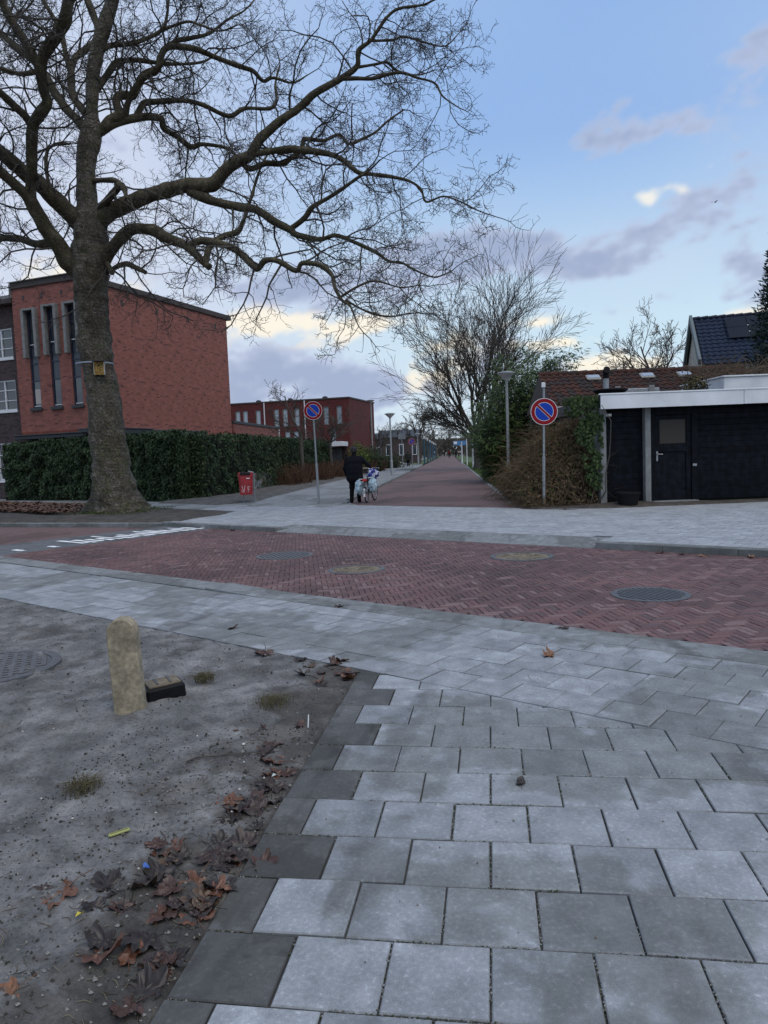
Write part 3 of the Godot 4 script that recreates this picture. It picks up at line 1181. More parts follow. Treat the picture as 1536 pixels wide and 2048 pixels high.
func foreground_sand(a: Vector2, b: Vector2) -> Geo:
	sand_a = a
	sand_b = b
	sand_n1.seed = 3
	sand_n1.frequency = 0.9
	sand_n1.fractal_octaves = 3
	sand_n2.seed = 4
	sand_n2.frequency = 5.0
	sand_n2.fractal_octaves = 4
	var cell := 0.026
	var x0 := -6.4
	var z0 := -9.6
	var nx := 250
	var nz := 340
	var g := Geo.new()
	var h := PackedFloat32Array()
	h.resize((nx + 1) * (nz + 1))
	var ids := PackedInt32Array()
	ids.resize(h.size())
	ids.fill(-1)
	for j in nz + 1:
		for i in nx + 1:
			var p := Vector2(x0 + i * cell, z0 + j * cell)
			h[j * (nx + 1) + i] = sand_y(p) if p.dot(ACROSS) < 4.0 and p.x / minf(p.y, -0.6) < 1.4 else -9.0
	for j in nz + 1:
		for i in nx + 1:
			var k := j * (nx + 1) + i
			if h[k] < -0.08:
				continue
			ids[k] = g.v.size()
			g.v.append(Vector3(x0 + i * cell, h[k], z0 + j * cell))
			var hx := h[k + 1] - h[k - 1] if i > 0 and i < nx and h[k + 1] > -1 and h[k - 1] > -1 else 0.0
			var hz := h[k + nx + 1] - h[k - nx - 1] if j > 0 and j < nz and h[k + nx + 1] > -1 and h[k - nx - 1] > -1 else 0.0
			g.n.append(Vector3(-hx, 2.0 * cell, -hz).normalized())
			var pp := Vector2(x0 + i * cell, z0 + j * cell)
			var e := absf((pp - a).dot(Vector2(-(b - a).normalized().y, (b - a).normalized().x)))
			var wet := clampf((0.34 + 0.25 * clampf(pp.y + 3.0, 0.0, 1.0) - e + 0.40 * sand_n1.get_noise_2d(pp.x * 1.7 + 9.0, pp.y * 1.7) + 0.25 * sand_n2.get_noise_2d(pp.x + 3.0, pp.y)) / 0.12, 0.0, 1.0)
			var clod := clampf((sand_n2.get_noise_2d(pp.x * 0.6 - 8.0, pp.y * 0.6) + 0.8 * sand_n1.get_noise_2d(pp.x + 20.0, pp.y) - 0.22) / 0.1, 0.0, 1.0)
			g.c.append(Color(1, 1, 1).lerp(Color(0.48, 0.45, 0.41), wet).lerp(Color(0.62, 0.59, 0.55), clod * 0.7))
	for j in nz:
		for i in nx:
			var k := j * (nx + 1) + i
			var a0 := ids[k]
			var a1 := ids[k + 1]
			var a2 := ids[k + nx + 2]
			var a3 := ids[k + nx + 1]
			if a0 < 0 or a1 < 0 or a2 < 0 or a3 < 0:
				continue
			g.i.append(a0); g.i.append(a1); g.i.append(a2)
			g.i.append(a0); g.i.append(a2); g.i.append(a3)
	return g


func build_hump() -> void:
	# ramp of grey slabs across the road with worn white teeth
	var root := Node3D.new()
	root.name = numbered("speed_hump")
	root.set_meta("kind", "structure")
	add_child(root)
	var r := RandomNumberGenerator.new()
	r.seed = 31
	for k in 8:
		var s0 := 5.73 + k * 0.608
		var g := Geo.new()
		g.prism(poly_st([[s0, 13.46], [s0 + 0.6, 13.46], [s0 + 0.6, 15.28], [s0, 15.28]]), -0.15, ROAD_Y + 0.004, 0.006)
		var o := part("ramp_slab", g, M.hump, root)
		var n := 3 if k > 2 else 1
		for j in n:
			var w := Geo.new()
			var c := s0 + 0.1 + j * 0.2
			var a := 13.62 + r.randf_range(0, 0.12)
			var e := a + r.randf_range(0.6, 1.2) * (1.0 if k > 2 else 0.5)
			# ragged worn bar
			var pts := []
			for q in 6:
				pts.append([c - r.randf_range(0.04, 0.08), lerpf(a, e, q / 5.0)])
			for q in 6:
				pts.append([c + r.randf_range(0.02, 0.08), lerpf(e, a, q / 5.0)])
			w.sheet(poly_st(pts), ROAD_Y + 0.008)
			if (j + k) % 3 == 0 and k > 2:
				w.sheet(poly_st([[c - 0.05, a], [c + 0.13, a + 0.02], [c + 0.12, a + 0.16], [c - 0.03, a + 0.13]]), ROAD_Y + 0.0085)
			part("painted_mark", w, M.paint_worn, o)


# ---------------------------------------------------------------- houses
func build_houses() -> void:
	red_house()
	dark_neighbour()
	garden_wall()
	row_house()
	garage()
	far_houses()
	tiled_house()
	blue_roof_house()


func tall_window(root: Node3D, x: float, y0: float, y1: float, w: float, seed_: int) -> void:
	# navy frame with two panes above, a blind panel and a pane below, set back from the brick
	var z := -0.10
	var f := Geo.new()
	for s in [-1.0, 1.0]:
		f.box(Vector3(x + s * (w / 2 - 0.035), (y0 + y1) / 2, z), Vector3(0.07, y1 - y0, 0.08))
	var h := y1 - y0
	var cuts := [0.0, 0.28, 0.46, 0.64, 0.82, 1.0]
	for k in 6:
		f.box(Vector3(x, y0 + h * cuts[k] + (0.03 if k == 0 else (-0.03 if k == 5 else 0.0)), z), Vector3(w - 0.14, 0.06, 0.075))
	var win := part("window", f, M.navy_frame, root)
	for k in 5:
		var a: float = y0 + h * cuts[k] + 0.03
		var b: float = y0 + h * cuts[k + 1] - 0.03
		var m: Material = [M.glass, M.panel_blue, M.panel_blue, M.glass, M.glass][k]
		part("pane", boxed(Vector3(x, (a + b) / 2, z - 0.01), Vector3(w - 0.15, b - a, 0.02)), m, win)
	part("sash_rail", boxed(Vector3(x + 0.02, y0 + h * 0.655, z + 0.055), Vector3(w - 0.14, 0.035, 0.03)), M.white_paint, win)
	part("sash_rail", boxed(Vector3(x + 0.02, y0 + 0.075, z + 0.055), Vector3(w - 0.14, 0.03, 0.03)), M.white_paint, win)
	if seed_ == 0:
		part("curtain", boxed(Vector3(x + 0.02, y0 + h * 0.12, z + 0.004), Vector3(w - 0.18, h * 0.15, 0.012)), M.curtain, win)
	part("window_sill", boxed(Vector3(x, y0 - 0.075, 0.03), Vector3(w + 0.14, 0.13, 0.16), 0.01), M.anthracite, win)
	# precast surround round the upper half, standing proud
	var c := Geo.new()
	var mid := lerpf(y0, y1, 0.52)
	for s in [-1.0, 1.0]:
		c.box(Vector3(x + s * (w / 2 + 0.075), (mid + y1 + 0.1) / 2, 0.045), Vector3(0.15, y1 + 0.1 - mid, 0.33), Transform3D(), 0.008)
	c.box(Vector3(x, y1 + 0.052, 0.045), Vector3(w - 0.002, 0.095, 0.325), Transform3D(), 0.008)
	part("window_surround", c, M.precast, win)


func wall_with_openings(x0: float, x1: float, y0: float, y1: float, z: float, thick: float, holes: Array) -> Geo:
	# a wall in the plane facing +z; holes: [x centre, width, y0, y1], from left to right
	var g := Geo.new()
	var x := x0
	for h in holes:
		var a: float = h[0] - h[1] / 2.0
		var b: float = h[0] + h[1] / 2.0
		if a > x + 0.001:
			g.box(Vector3((x + a) / 2, (y0 + y1) / 2, z - thick / 2), Vector3(a - x, y1 - y0, thick))
		g.box(Vector3((a + b) / 2, (y0 + h[2]) / 2, z - thick / 2), Vector3(b - a, h[2] - y0, thick))
		g.box(Vector3((a + b) / 2, (h[3] + y1) / 2, z - thick / 2), Vector3(b - a, y1 - h[3], thick))
		x = b
	if x1 > x + 0.001:
		g.box(Vector3((x + x1) / 2, (y0 + y1) / 2, z - thick / 2), Vector3(x1 - x, y1 - y0, thick))
	return g


func red_house() -> void:
	var r := thing("brick_house", "red brick house with flat roof and tall narrow windows behind the plane tree", "house", Vector3(-12.96, 0, -33.0), -0.375)
	var holes := [[-2.98, 0.54, 4.25, 8.62], [-1.76, 0.54, 4.25, 8.68], [-0.54, 0.54, 4.25, 8.68]]
	var w := wall_with_openings(-4.05, 0.0, 2.95, 9.7, 0.0, 0.35, holes)
	part("front_wall", w, M.brick_red, r)
	part("side_wall", boxed(Vector3(-0.175, 4.85, -5.88), Vector3(0.35, 9.7, 11.05)), M.brick_red, r)
	part("rear_wall", boxed(Vector3(-2.2, 4.85, -11.58), Vector3(3.7, 9.7, 0.345)), M.brick_red, r)
	part("inner_wall", boxed(Vector3(-3.875, 4.85, -5.88), Vector3(0.345, 9.69, 11.05)), M.brick_dark, r)
	part("base_wall", boxed(Vector3(-2.025, 1.47, -0.19), Vector3(4.04, 2.94, 0.345)), M.brick_dark, r)
	var sol := Geo.new()
	for k in 36:
		sol.col = Color(0.22, 0.075, 0.05).lerp(Color(0.16, 0.055, 0.045), rng.randf())
		sol.box(Vector3(-3.98 + k * 0.111, 3.06, 0.005), Vector3(0.1, 0.2, 0.02))
	stuff(part("soldier_course", sol, M.body, r))
	part("roof", boxed(Vector3(-2.025, 9.6, -5.88), Vector3(3.33, 0.2, 11.04)), M.anthracite, r)
	var co := Geo.new()
	co.box(Vector3(-2.0, 9.83, -0.15), Vector3(4.14, 0.26, 0.44), Transform3D(), 0.01)
	co.box(Vector3(-0.13, 9.828, -6.1), Vector3(0.44, 0.26, 11.4), Transform3D(), 0.01)
	part("coping", co, M.brown_coping, r)
	part("coping_cap", boxed(Vector3(-2.3, 9.985, -0.1), Vector3(3.6, 0.04, 0.5), 0.005), M.precast, r)
	part("corner_trim", boxed(Vector3(-4.08, 9.62, 0.02), Vector3(0.1, 0.62, 0.12), 0.005), M.precast, r)
	for k in 3:
		tall_window(r, holes[k][0], holes[k][2], holes[k][3], 0.54, k)
	for k in 3:
		part("air_brick", boxed(Vector3([-3.35, -2.25, -1.1][k], 9.25, 0.004), Vector3(0.12, 0.2, 0.03), 0.004), M.brown_coping, r)
	for k in 4:
		part("air_brick", boxed(Vector3(0.004, 9.15, -2.6 - k * 2.55), Vector3(0.03, 0.24, 0.17), 0.004), M.brown_coping, r)
	# dark flat-roofed porch and lean-to round the corner
	var e := Geo.new()
	e.box(Vector3(0.55, 1.45, -3.2), Vector3(1.1, 2.9, 7.2))
	part("lean_to", e, M.brick_dark, r)
	e = Geo.new()
	e.box(Vector3(0.62, 3.0, -3.2), Vector3(1.45, 0.22, 7.6), Transform3D(), 0.015)
	e.box(Vector3(-1.6, 3.0 - 0.13, 0.45), Vector3(3.9, 0.16, 0.85), Transform3D(), 0.015)
	part("porch_roof", e, M.anthracite, r)
	e = Geo.new()
	e.box(Vector3(0.62, 3.13, -1.0), Vector3(1.53, 0.05, 3.2), Transform3D(), 0.01)
	e.box(Vector3(-1.6, 2.975, 0.47), Vector3(3.98, 0.05, 0.92), Transform3D(), 0.01)
	part("roof_trim", e, M.anthracite, r)


func white_window(root: Node3D, x: float, y0: float, y1: float, w: float, z: float, bars: int) -> void:
	var f := Geo.new()
	for s in [-1.0, 1.0]:
		f.box(Vector3(x + s * (w / 2 - 0.04), (y0 + y1) / 2, z), Vector3(0.08, y1 - y0, 0.09))
		f.box(Vector3(x, (y1 - 0.04) if s > 0 else (y0 + 0.04), z), Vector3(w - 0.16, 0.08, 0.088))
	f.box(Vector3(x, (y0 + y1) / 2, z), Vector3(0.07, y1 - y0 - 0.16, 0.086))
	for k in bars:
		f.box(Vector3(x, lerpf(y0, y1, (k + 1.0) / (bars + 1.0)), z), Vector3(w - 0.16, 0.035, 0.06))
	var win := part("window", f, M.white_paint, root)
	for s in [-1.0, 1.0]:
		part("pane", boxed(Vector3(x + s * (w / 4), (y0 + y1) / 2, z - 0.02), Vector3(w / 2 - 0.1, y1 - y0 - 0.17, 0.015)), M.glass, win)
	part("window_sill", boxed(Vector3(x, y0 - 0.05, z + 0.06), Vector3(w + 0.1, 0.09, 0.2), 0.01), M.white_paint, win)
	part("lintel", boxed(Vector3(x, y1 + 0.07, z + 0.03), Vector3(w + 0.16, 0.13, 0.12), 0.01), M.white_paint, win)


func dark_neighbour() -> void:
	var r := thing("terraced_house", "dark brown brick house with white windows at the left edge of the street", "house", Vector3(-12.96, 0, -33.0), -0.375)
	var ws := [[-7.8, 6.7, 8.1], [-5.35, 6.7, 8.1], [-7.8, 4.25, 5.7], [-5.35, 4.25, 5.7], [-7.8, 0.95, 2.75], [-5.35, 0.95, 2.75]]
	var g := Geo.new()
	for k in 3:
		var w0: Array = ws[k * 2]
		var w1: Array = ws[k * 2 + 1]
		var lo: float = [6.2, 3.5, 0.0][k]
		var hi: float = [9.1, 6.2, 3.5][k]
		var part_g := wall_with_openings(-14.0, -4.06, lo, hi, -0.35, 0.3, [[w0[0], 1.5, w0[1], w0[2]], [w1[0], 1.5, w1[1], w1[2]]])
		for q in part_g.i:
			g.i.append(q + g.v.size())
		g.v.append_array(part_g.v)
		g.n.append_array(part_g.n)
		g.c.append_array(part_g.c)
	part("front_wall", g, M.brick_dark, r)
	part("end_wall", boxed(Vector3(-13.85, 4.5, -5.2), Vector3(0.3, 9.0, 9.0)), M.brick_dark, r)
	for w in ws:
		white_window(r, w[0], w[1], w[2], 1.5, -0.46, 2)
	part("roof_edge", boxed(Vector3(-9.03, 9.22, -0.2), Vector3(9.9, 0.22, 0.5), 0.01), M.brown_coping, r)
	part("roof", boxed(Vector3(-9.03, 9.05, -5.2), Vector3(9.8, 0.1, 9.0)), M.anthracite, r)
	part("roof_corner", boxed(Vector3(-6.2, 9.55, -2.0), Vector3(3.0, 0.5, 2.0), 0.02), M.precast, r)
	part("front_door", boxed(Vector3(-10.6, 1.1, -0.33), Vector3(1.0, 2.2, 0.06), 0.01), M.navy_frame, r)


func garden_wall() -> void:
	var r := thing("garden_wall", "low red brick wall with dark coping beyond the red house", "wall", Vector3(-8.85, 0, -43.9), 0)
	r.rotation.y = -atan2(1.15, 11.0)
	part("wall", boxed(Vector3(0, 1.85, -5.5), Vector3(0.3, 3.7, 11.0)), M.brick_red, r)
	part("coping", boxed(Vector3(0, 3.78, -5.5), Vector3(0.4, 0.16, 11.06), 0.01), M.anthracite, r)
	part("corner_pipe", boxed(Vector3(0.19, 1.9, -10.9), Vector3(0.07, 3.6, 0.07), 0.01), M.white_paint, r)


func row_house() -> void:
	var r := thing("row_house", "long dark red brick row house with flat roof and slim pale windows", "house", Vector3(-2.81, 0, -67.0), -0.257)
	var top := 6.75
	var ups := [-10.97, -10.2, -8.9, -7.06, -6.2, -5.04, -2.2, -0.94]
	var holes_up := []
	for x in ups:
		holes_up.append([x, 0.5, 4.45, 6.1])
	var downs := [-9.6, -6.05, -5.2, -1.6]
	var holes_dn := []
	for x in downs:
		holes_dn.append([x, 0.55, 2.0, 4.0])
	part("front_wall", wall_with_openings(-16.0, 0.0, 4.2, top, 0.0, 0.3, holes_up), M.brick_row, r)
	part("lower_wall", wall_with_openings(-16.0, 0.0, 0.0, 4.2, 0.0, 0.3, holes_dn), M.brick_row, r)
	part("side_wall", boxed(Vector3(-0.15, top / 2, -4.4), Vector3(0.3, top, 8.2)), M.brick_row, r)
	part("rear_wall", boxed(Vector3(-8.2, top / 2, -8.6), Vector3(15.6, top, 0.2)), M.brick_row, r)
	part("roof", boxed(Vector3(-8.0, top - 0.05, -4.35), Vector3(15.5, 0.1, 8.0)), M.anthracite, r)
	var co := Geo.new()
	co.box(Vector3(-8.0, top + 0.06, -0.12), Vector3(16.1, 0.12, 0.36))
	co.box(Vector3(-0.12, top + 0.058, -4.5), Vector3(0.36, 0.12, 8.35))
	part("coping", co, M.brown_coping, r)
	for h in holes_up + holes_dn:
		var f := Geo.new()
		var y0: float = h[2]
		var y1: float = h[3]
		for s in [-1.0, 1.0]:
			f.box(Vector3(h[0] + s * 0.22, (y0 + y1) / 2, -0.08), Vector3(0.06, y1 - y0, 0.1))
			f.box(Vector3(h[0], (y1 - 0.03) if s > 0 else (y0 + 0.03), -0.08), Vector3(0.38, 0.06, 0.098))
		var win := part("window", f, M.precast, r)
		part("pane", boxed(Vector3(h[0], (y0 + y1) / 2, -0.11), Vector3(0.4, y1 - y0 - 0.1, 0.02)), M.pale_glass, win)
	for x in [-8.25, -4.25]:
		part("downpipe", boxed(Vector3(x, top / 2, 0.05), Vector3(0.09, top, 0.09), 0.02), M.white_paint, r)
	for x in [-9.9, -6.6, -3.1]:
		var g := Geo.new()
		g.lathe([Vector2(0.14, 0), Vector2(0.14, 0.3), Vector2(0.26, 0.32), Vector2(0.26, 0.42), Vector2(0.1, 0.5), Vector2(0.0, 0.5)], 10, Transform3D(Basis(), Vector3(x, top, -2.5)))
		part("roof_vent", g, M.anthracite, r)


func garage() -> void:
	var r := thing("garage", "small garage with white flat roof edge beside the ivy hedge", "garage", Vector3(-3.85, 0, -58.5), -0.1)
	part("roof_fascia", boxed(Vector3(0, 2.5, 0), Vector3(2.0, 0.36, 3.0), 0.01), M.white_paint, r)
	part("wall", boxed(Vector3(-0.75, 1.15, -0.3), Vector3(0.3, 2.3, 2.3)), M.brick_row, r)
	part("rear_wall", boxed(Vector3(0.2, 1.15, -1.2), Vector3(1.6, 2.3, 0.2)), M.brick_dark, r)
	for k in 9:
		part("gate_slat", boxed(Vector3(-0.52 + k * 0.155, 1.2, 0.75), Vector3(0.13, 2.0, 0.04), 0.005), M.anthracite, r)
	part("threshold", boxed(Vector3(0.1, 0.12, 0.95), Vector3(1.9, 0.1, 0.5), 0.01), M.precast, r)


func far_houses() -> void:
	var spots := [["dark gabled house at the end of the left footway", 3.0, -112.0, 6.0, 4.2, 0.05], ["long low brown house beyond the far lawn", -4.0, -140.0, 22.0, 4.6, -0.05]]
	for s in spots:
		var r := thing("far_house", s[0], "house", Vector3(s[1], 0, s[2]), s[5])
		var w: float = s[3]
		var h: float = s[4]
		part("wall", boxed(Vector3(0, h / 2, -3), Vector3(w, h, 6)), M.brick_dark, r)
		var g := Geo.new()
		g.quad(Vector3(-w / 2 - 0.2, h - 0.1, 0.3), Vector3(w / 2 + 0.2, h - 0.1, 0.3), Vector3(w / 2 + 0.2, h + 1.1, -3), Vector3(-w / 2 - 0.2, h + 1.1, -3))
		g.quad(Vector3(w / 2 + 0.2, h - 0.1, -6.3), Vector3(-w / 2 - 0.2, h - 0.1, -6.3), Vector3(-w / 2 - 0.2, h + 1.1, -3), Vector3(w / 2 + 0.2, h + 1.1, -3))
		g.tri(Vector3(-w / 2, h, 0), Vector3(-w / 2, h + 1.08, -3), Vector3(-w / 2, h, -6))
		g.tri(Vector3(w / 2, h, 0), Vector3(w / 2, h, -6), Vector3(w / 2, h + 1.08, -3))
		part("roof", g, M.anthracite, r)
		var n := int(w / 1.6)
		for k in n:
			var x := -w / 2 + (k + 0.5) * w / n
			var win := part("window", boxed(Vector3(x, 2.2, 0.02), Vector3(0.7, 1.7, 0.08), 0.01), M.white_paint, r)
			part("pane", boxed(Vector3(x, 2.2, 0.05), Vector3(0.54, 1.5, 0.06)), M.glass, win)


func pantile(w: float, l: float, amp: float) -> ArrayMesh:
	# an S-shaped tile lying in the plane y = 0, running down along +z, its lower lip raised
	var g := Geo.new()
	var n := 7
	var lip := 0.03
	for k in n:
		var a := float(k) / n
		var b := float(k + 1) / n
		var ya := amp * sin(a * TAU)
		var yb := amp * sin(b * TAU)
		var xa := (a - 0.5) * w
		var xb := (b - 0.5) * w
		g.quad(Vector3(xa, ya, 0), Vector3(xa, ya + lip, l), Vector3(xb, yb + lip, l), Vector3(xb, yb, 0))
		g.quad(Vector3(xa, ya + lip - 0.03, l), Vector3(xb, yb + lip - 0.03, l), Vector3(xb, yb + lip, l), Vector3(xa, ya + lip, l))
	return g.mesh()


func tile_slope(root: Node3D, x0: float, x1: float, ridge: Vector2, eave: Vector2, w: float, l: float, mats: Array, skip: Callable) -> void:
	# ridge and eave: (y, z)
	var d := Vector3(0, eave.x - ridge.x, eave.y - ridge.y)
	var len := d.length()
	d /= len
	var basis := Basis(Vector3.RIGHT, d.cross(Vector3.RIGHT), d)
	var mesh := pantile(w * 0.995, l * 1.08, 0.026)
	var rows := int(ceil(len / l))
	var cols := int((x1 - x0) / w)
	for j in rows:
		for i in cols:
			var x := x0 + (i + 0.5) * w
			if skip.call(x, (j + 0.5) * l):
				continue
			var o := part("roof_tile", mesh, mats[rng.randi() % mats.size()], root)
			o.transform = Transform3D(basis.rotated(d, rng.randf_range(-0.02, 0.02)), Vector3(x, ridge.x, ridge.y) + d * (j * l) + basis.y * (0.03 + rng.randf_range(0, 0.006)))


func tiled_house() -> void:
	var r := thing("tiled_house", "low house with weathered red brown pantile roof behind the shed", "house", Vector3(0, 0, 0))
	part("wall", boxed(Vector3(9.6, 1.4, -27.5), Vector3(7.2, 2.8, 4.6)), M.brick_dark, r)
	var g := Geo.new()
	g.quad(Vector3(5.9, 2.85, -25.0), Vector3(13.3, 2.85, -25.0), Vector3(13.3, 4.2, -27.4), Vector3(5.9, 4.2, -27.4))
	g.quad(Vector3(13.3, 2.85, -29.9), Vector3(5.9, 2.85, -29.9), Vector3(5.9, 4.2, -27.4), Vector3(13.3, 4.2, -27.4))
	g.tri(Vector3(5.9, 2.85, -25.0), Vector3(5.9, 4.2, -27.4), Vector3(5.9, 2.85, -29.9))
	var roof := part("roof", g, M.brown_coping, r)
	tile_slope(roof, 5.85, 13.35, Vector2(4.2, -27.4), Vector2(2.85, -25.0), 0.25, 0.31, M.roof_tile, func(_x: float, _s: float) -> bool: return false)
	for k in 21:
		var rt := Geo.new()
		rt.tube(PackedVector3Array([Vector3(5.9 + k * 0.36, 4.21, -27.4), Vector3(5.9 + k * 0.36 + 0.34, 4.22, -27.4)]), PackedFloat32Array([0.11, 0.125]), 8)
		part("ridge_tile", rt, M.roof_tile[k % 4], roof)
	for x in [7.75, 9.7, 11.05]:
		var w := Transform3D(Basis(Vector3.RIGHT, 0.51), Vector3(x, 4.0, -26.98))
		var sl := part("roof_light", boxed(Vector3(0, 0.06, 0.1), Vector3(0.5, 0.08, 0.36), 0.02, w), M.skylight, roof)
		part("pane", boxed(Vector3(0, 0.11, 0.1), Vector3(0.4, 0.015, 0.26), 0.0, w), M.pale_glass, sl)
	part("gutter", boxed(Vector3(9.6, 2.85, -24.9), Vector3(7.5, 0.1, 0.12), 0.03), M.galvanised, r)


func blue_roof_house() -> void:
	var r := thing("gabled_house", "house with glossy dark blue tiled roof, solar panels and cream gable", "house", Vector3(16.85, 0, -40.0), -0.27)
	var hd := 3.1
	part("wall", boxed(Vector3(4.3, 2.8, 0), Vector3(8.4, 5.6, 5.8)), M.cream, r)
	var g := Geo.new()
	g.tri(Vector3(0.12, 5.6, hd - 0.2), Vector3(0.12, 8.05, 0), Vector3(0.12, 5.6, -hd + 0.2))
	part("gable", g, M.cream, r)
	g = Geo.new()
	g.quad(Vector3(0, 5.55, hd), Vector3(8.6, 5.55, hd), Vector3(8.6, 8.1, 0), Vector3(0, 8.1, 0))
	g.quad(Vector3(8.6, 5.55, -hd), Vector3(0, 5.55, -hd), Vector3(0, 8.1, 0), Vector3(8.6, 8.1, 0))
	var roof := part("roof", g, M.anthracite, r)
	tile_slope(roof, 0.1, 5.5, Vector2(8.1, 0), Vector2(5.55, hd), 0.3, 0.36, [M.roof_blue], func(x: float, s: float) -> bool: return x > 1.5 and s > 0.3 and s < 2.3)
	for k in 2:
		var dir := 1.0 if k == 0 else -1.0
		var len := Vector2(2.55, hd).length()
		var xf := Transform3D(Basis(Vector3.RIGHT, atan2(2.55, hd) * dir), Vector3(-0.05, (8.15 + 5.55) / 2, dir * hd / 2))
		part("bargeboard", boxed(Vector3(0, 0.02, 0), Vector3(0.14, 0.32, len + 0.25), 0.01, xf), M.grey_board, r)
	var slope := atan2(2.55, hd)
	for j in 2:
		for i in 3:
			var xf := Transform3D(Basis(Vector3.RIGHT, slope), Vector3(2.05 + i * 1.02, 8.1, 0))
			var p := part("solar_panel", boxed(Vector3(0, 0.12, 0.75 + j * 1.02), Vector3(1.0, 0.04, 1.0), 0.008, xf), M.solar, roof)
			part("clamp", boxed(Vector3(0.5, 0.15, 1.2 + j * 0.6), Vector3(0.05, 0.03, 0.05), 0.005, xf), M.white, p)
	for k in 20:
		var rt := Geo.new()
		rt.tube(PackedVector3Array([Vector3(k * 0.42, 8.12, 0), Vector3(k * 0.42 + 0.4, 8.135, 0)]), PackedFloat32Array([0.1, 0.12]), 8)
		part("ridge_tile", rt, M.roof_blue, roof)


# ---------------------------------------------------------------- the shed on the right
func build_shed() -> void:
	var r := thing("shed", "navy blue boarded shed with white roof edge and half glazed door", "shed", Vector3(0, 0, 0))
	var z := -17.95
	# concrete posts
	part("post", boxed(Vector3(5.34, 1.25, -17.86), Vector3(0.15, 2.36, 0.2), 0.012), M.precast, r)
	part("post", boxed(Vector3(6.42, 1.25, -17.86), Vector3(0.14, 2.36, 0.2), 0.012), M.precast, r)
	part("side_wall", boxed(Vector3.ZERO, Vector3(0.16, 2.5, 6.0), 0.01, Transform3D(Basis(Vector3.UP, -0.07), Vector3(5.56, 1.3, -21.0))), M.precast, r)
	var r2 := RandomNumberGenerator.new()
	r2.seed = 77
	for k in 17:
		var y := 0.14 + k * 0.138
		for seg in [[5.88, 0.94], [9.3, 3.25]]:
			var xf := Transform3D(Basis(Vector3.RIGHT, 0.075 + r2.randf_range(-0.01, 0.01)), Vector3(seg[0], y + 0.07, z))
			part("board", boxed(Vector3.ZERO, Vector3(seg[1], 0.134, 0.022), 0.004, xf), M.navy_boards[r2.randi() % 4], r)
	part("back_lining", boxed(Vector3(8.2, 1.25, z - 0.09), Vector3(5.6, 2.4, 0.05)), M.hollow, r)
	part("rear_wall", boxed(Vector3(8.9, 1.3, -24.2), Vector3(6.2, 2.5, 0.15)), M.precast, r)
	# door and its frame
	var fr := Geo.new()
	fr.box(Vector3(6.57, 1.24, z + 0.03), Vector3(0.12, 2.34, 0.12), Transform3D(), 0.006)
	fr.box(Vector3(7.59, 1.24, z + 0.03), Vector3(0.16, 2.34, 0.12), Transform3D(), 0.006)
	fr.box(Vector3(7.07, 2.31, z + 0.03), Vector3(0.88, 0.2, 0.118), Transform3D(), 0.006)
	part("door_frame", fr, M.navy_boards[1], r)
	var dr := Geo.new()
	for s in [6.69, 7.45]:
		dr.box(Vector3(s, 1.16, z + 0.03), Vector3(0.12, 2.08, 0.05), Transform3D(), 0.005)
	dr.box(Vector3(7.07, 2.15, z + 0.03), Vector3(0.64, 0.1, 0.05), Transform3D(), 0.005)
	dr.box(Vector3(7.07, 1.42, z + 0.03), Vector3(0.64, 0.2, 0.05), Transform3D(), 0.005)
	dr.box(Vector3(7.07, 0.24, z + 0.03), Vector3(0.64, 0.22, 0.05), Transform3D(), 0.005)
	var door := part("door", dr, M.navy_boards[0], r)
	part("lower_panel", boxed(Vector3(7.07, 0.83, z + 0.015), Vector3(0.66, 1.0, 0.025), 0.004), M.navy_boards[2], door)
	part("pane", boxed(Vector3(7.07, 1.81, z + 0.018), Vector3(0.66, 0.58, 0.015)), M.door_glass, door)
	var ha := Geo.new()
	ha.box(Vector3(6.68, 1.22, z + 0.062), Vector3(0.045, 0.24, 0.012), Transform3D(), 0.004)
	ha.rod(Vector3(6.68, 1.27, z + 0.06), Vector3(6.68, 1.27, z + 0.12), 0.012)
	ha.rod(Vector3(6.67, 1.27, z + 0.12), Vector3(6.80, 1.265, z + 0.12), 0.012)
	part("handle", ha, M.chrome, door)
	part("hasp", boxed(Vector3(7.58, 0.98, z + 0.1), Vector3(0.1, 0.06, 0.02), 0.005), M.galvanised, r)
	part("doorstep", boxed(Vector3(7.05, 0.09, z + 0.18), Vector3(1.1, 0.1, 0.3), 0.015), M.kerb, r)
	part("number_plate", boxed(Vector3(5.52, 2.26, z + 0.03), Vector3(0.15, 0.065, 0.012), 0.003), M.white, r)
	# roof and white fascia
	var f := Geo.new()
	f.box(Vector3(6.9, 2.55, -17.5), Vector3(3.38, 0.33, 0.04), Transform3D(), 0.004)
	part("fascia", f, M.white_paint, r)
	part("fascia", boxed(Vector3(10.4, 2.556, -17.5), Vector3(3.6, 0.335, 0.04), 0.004), M.white_paint, r)
	part("roof_trim", boxed(Vector3(8.7, 2.735, -17.51), Vector3(7.05, 0.035, 0.09), 0.006), M.white_paint, r)
	part("roof", boxed(Vector3(8.75, 2.56, -20.9), Vector3(6.95, 0.28, 6.74)), M.anthracite, r)
	# raised roof part, set back
	var b := Geo.new()
	b.box(Vector3(11.3, 3.06, -21.2), Vector3(4.2, 0.34, 2.8), Transform3D(Basis(), Vector3.ZERO), 0.01)
	part("raised_fascia", b, M.white_paint, r)
	part("raised_trim", boxed(Vector3(11.3, 3.25, -21.2), Vector3(4.28, 0.04, 2.88), 0.006), M.white_paint, r)
	# flue with a bent cowl
	var fl := Geo.new()
	fl.tube(PackedVector3Array([Vector3(6.2, 2.7, -20.3), Vector3(6.2, 3.42, -20.3)]), PackedFloat32Array([0.075, 0.075]), 14)
	var flue := part("flue", fl, M.galvanised, r)
	fl = Geo.new()
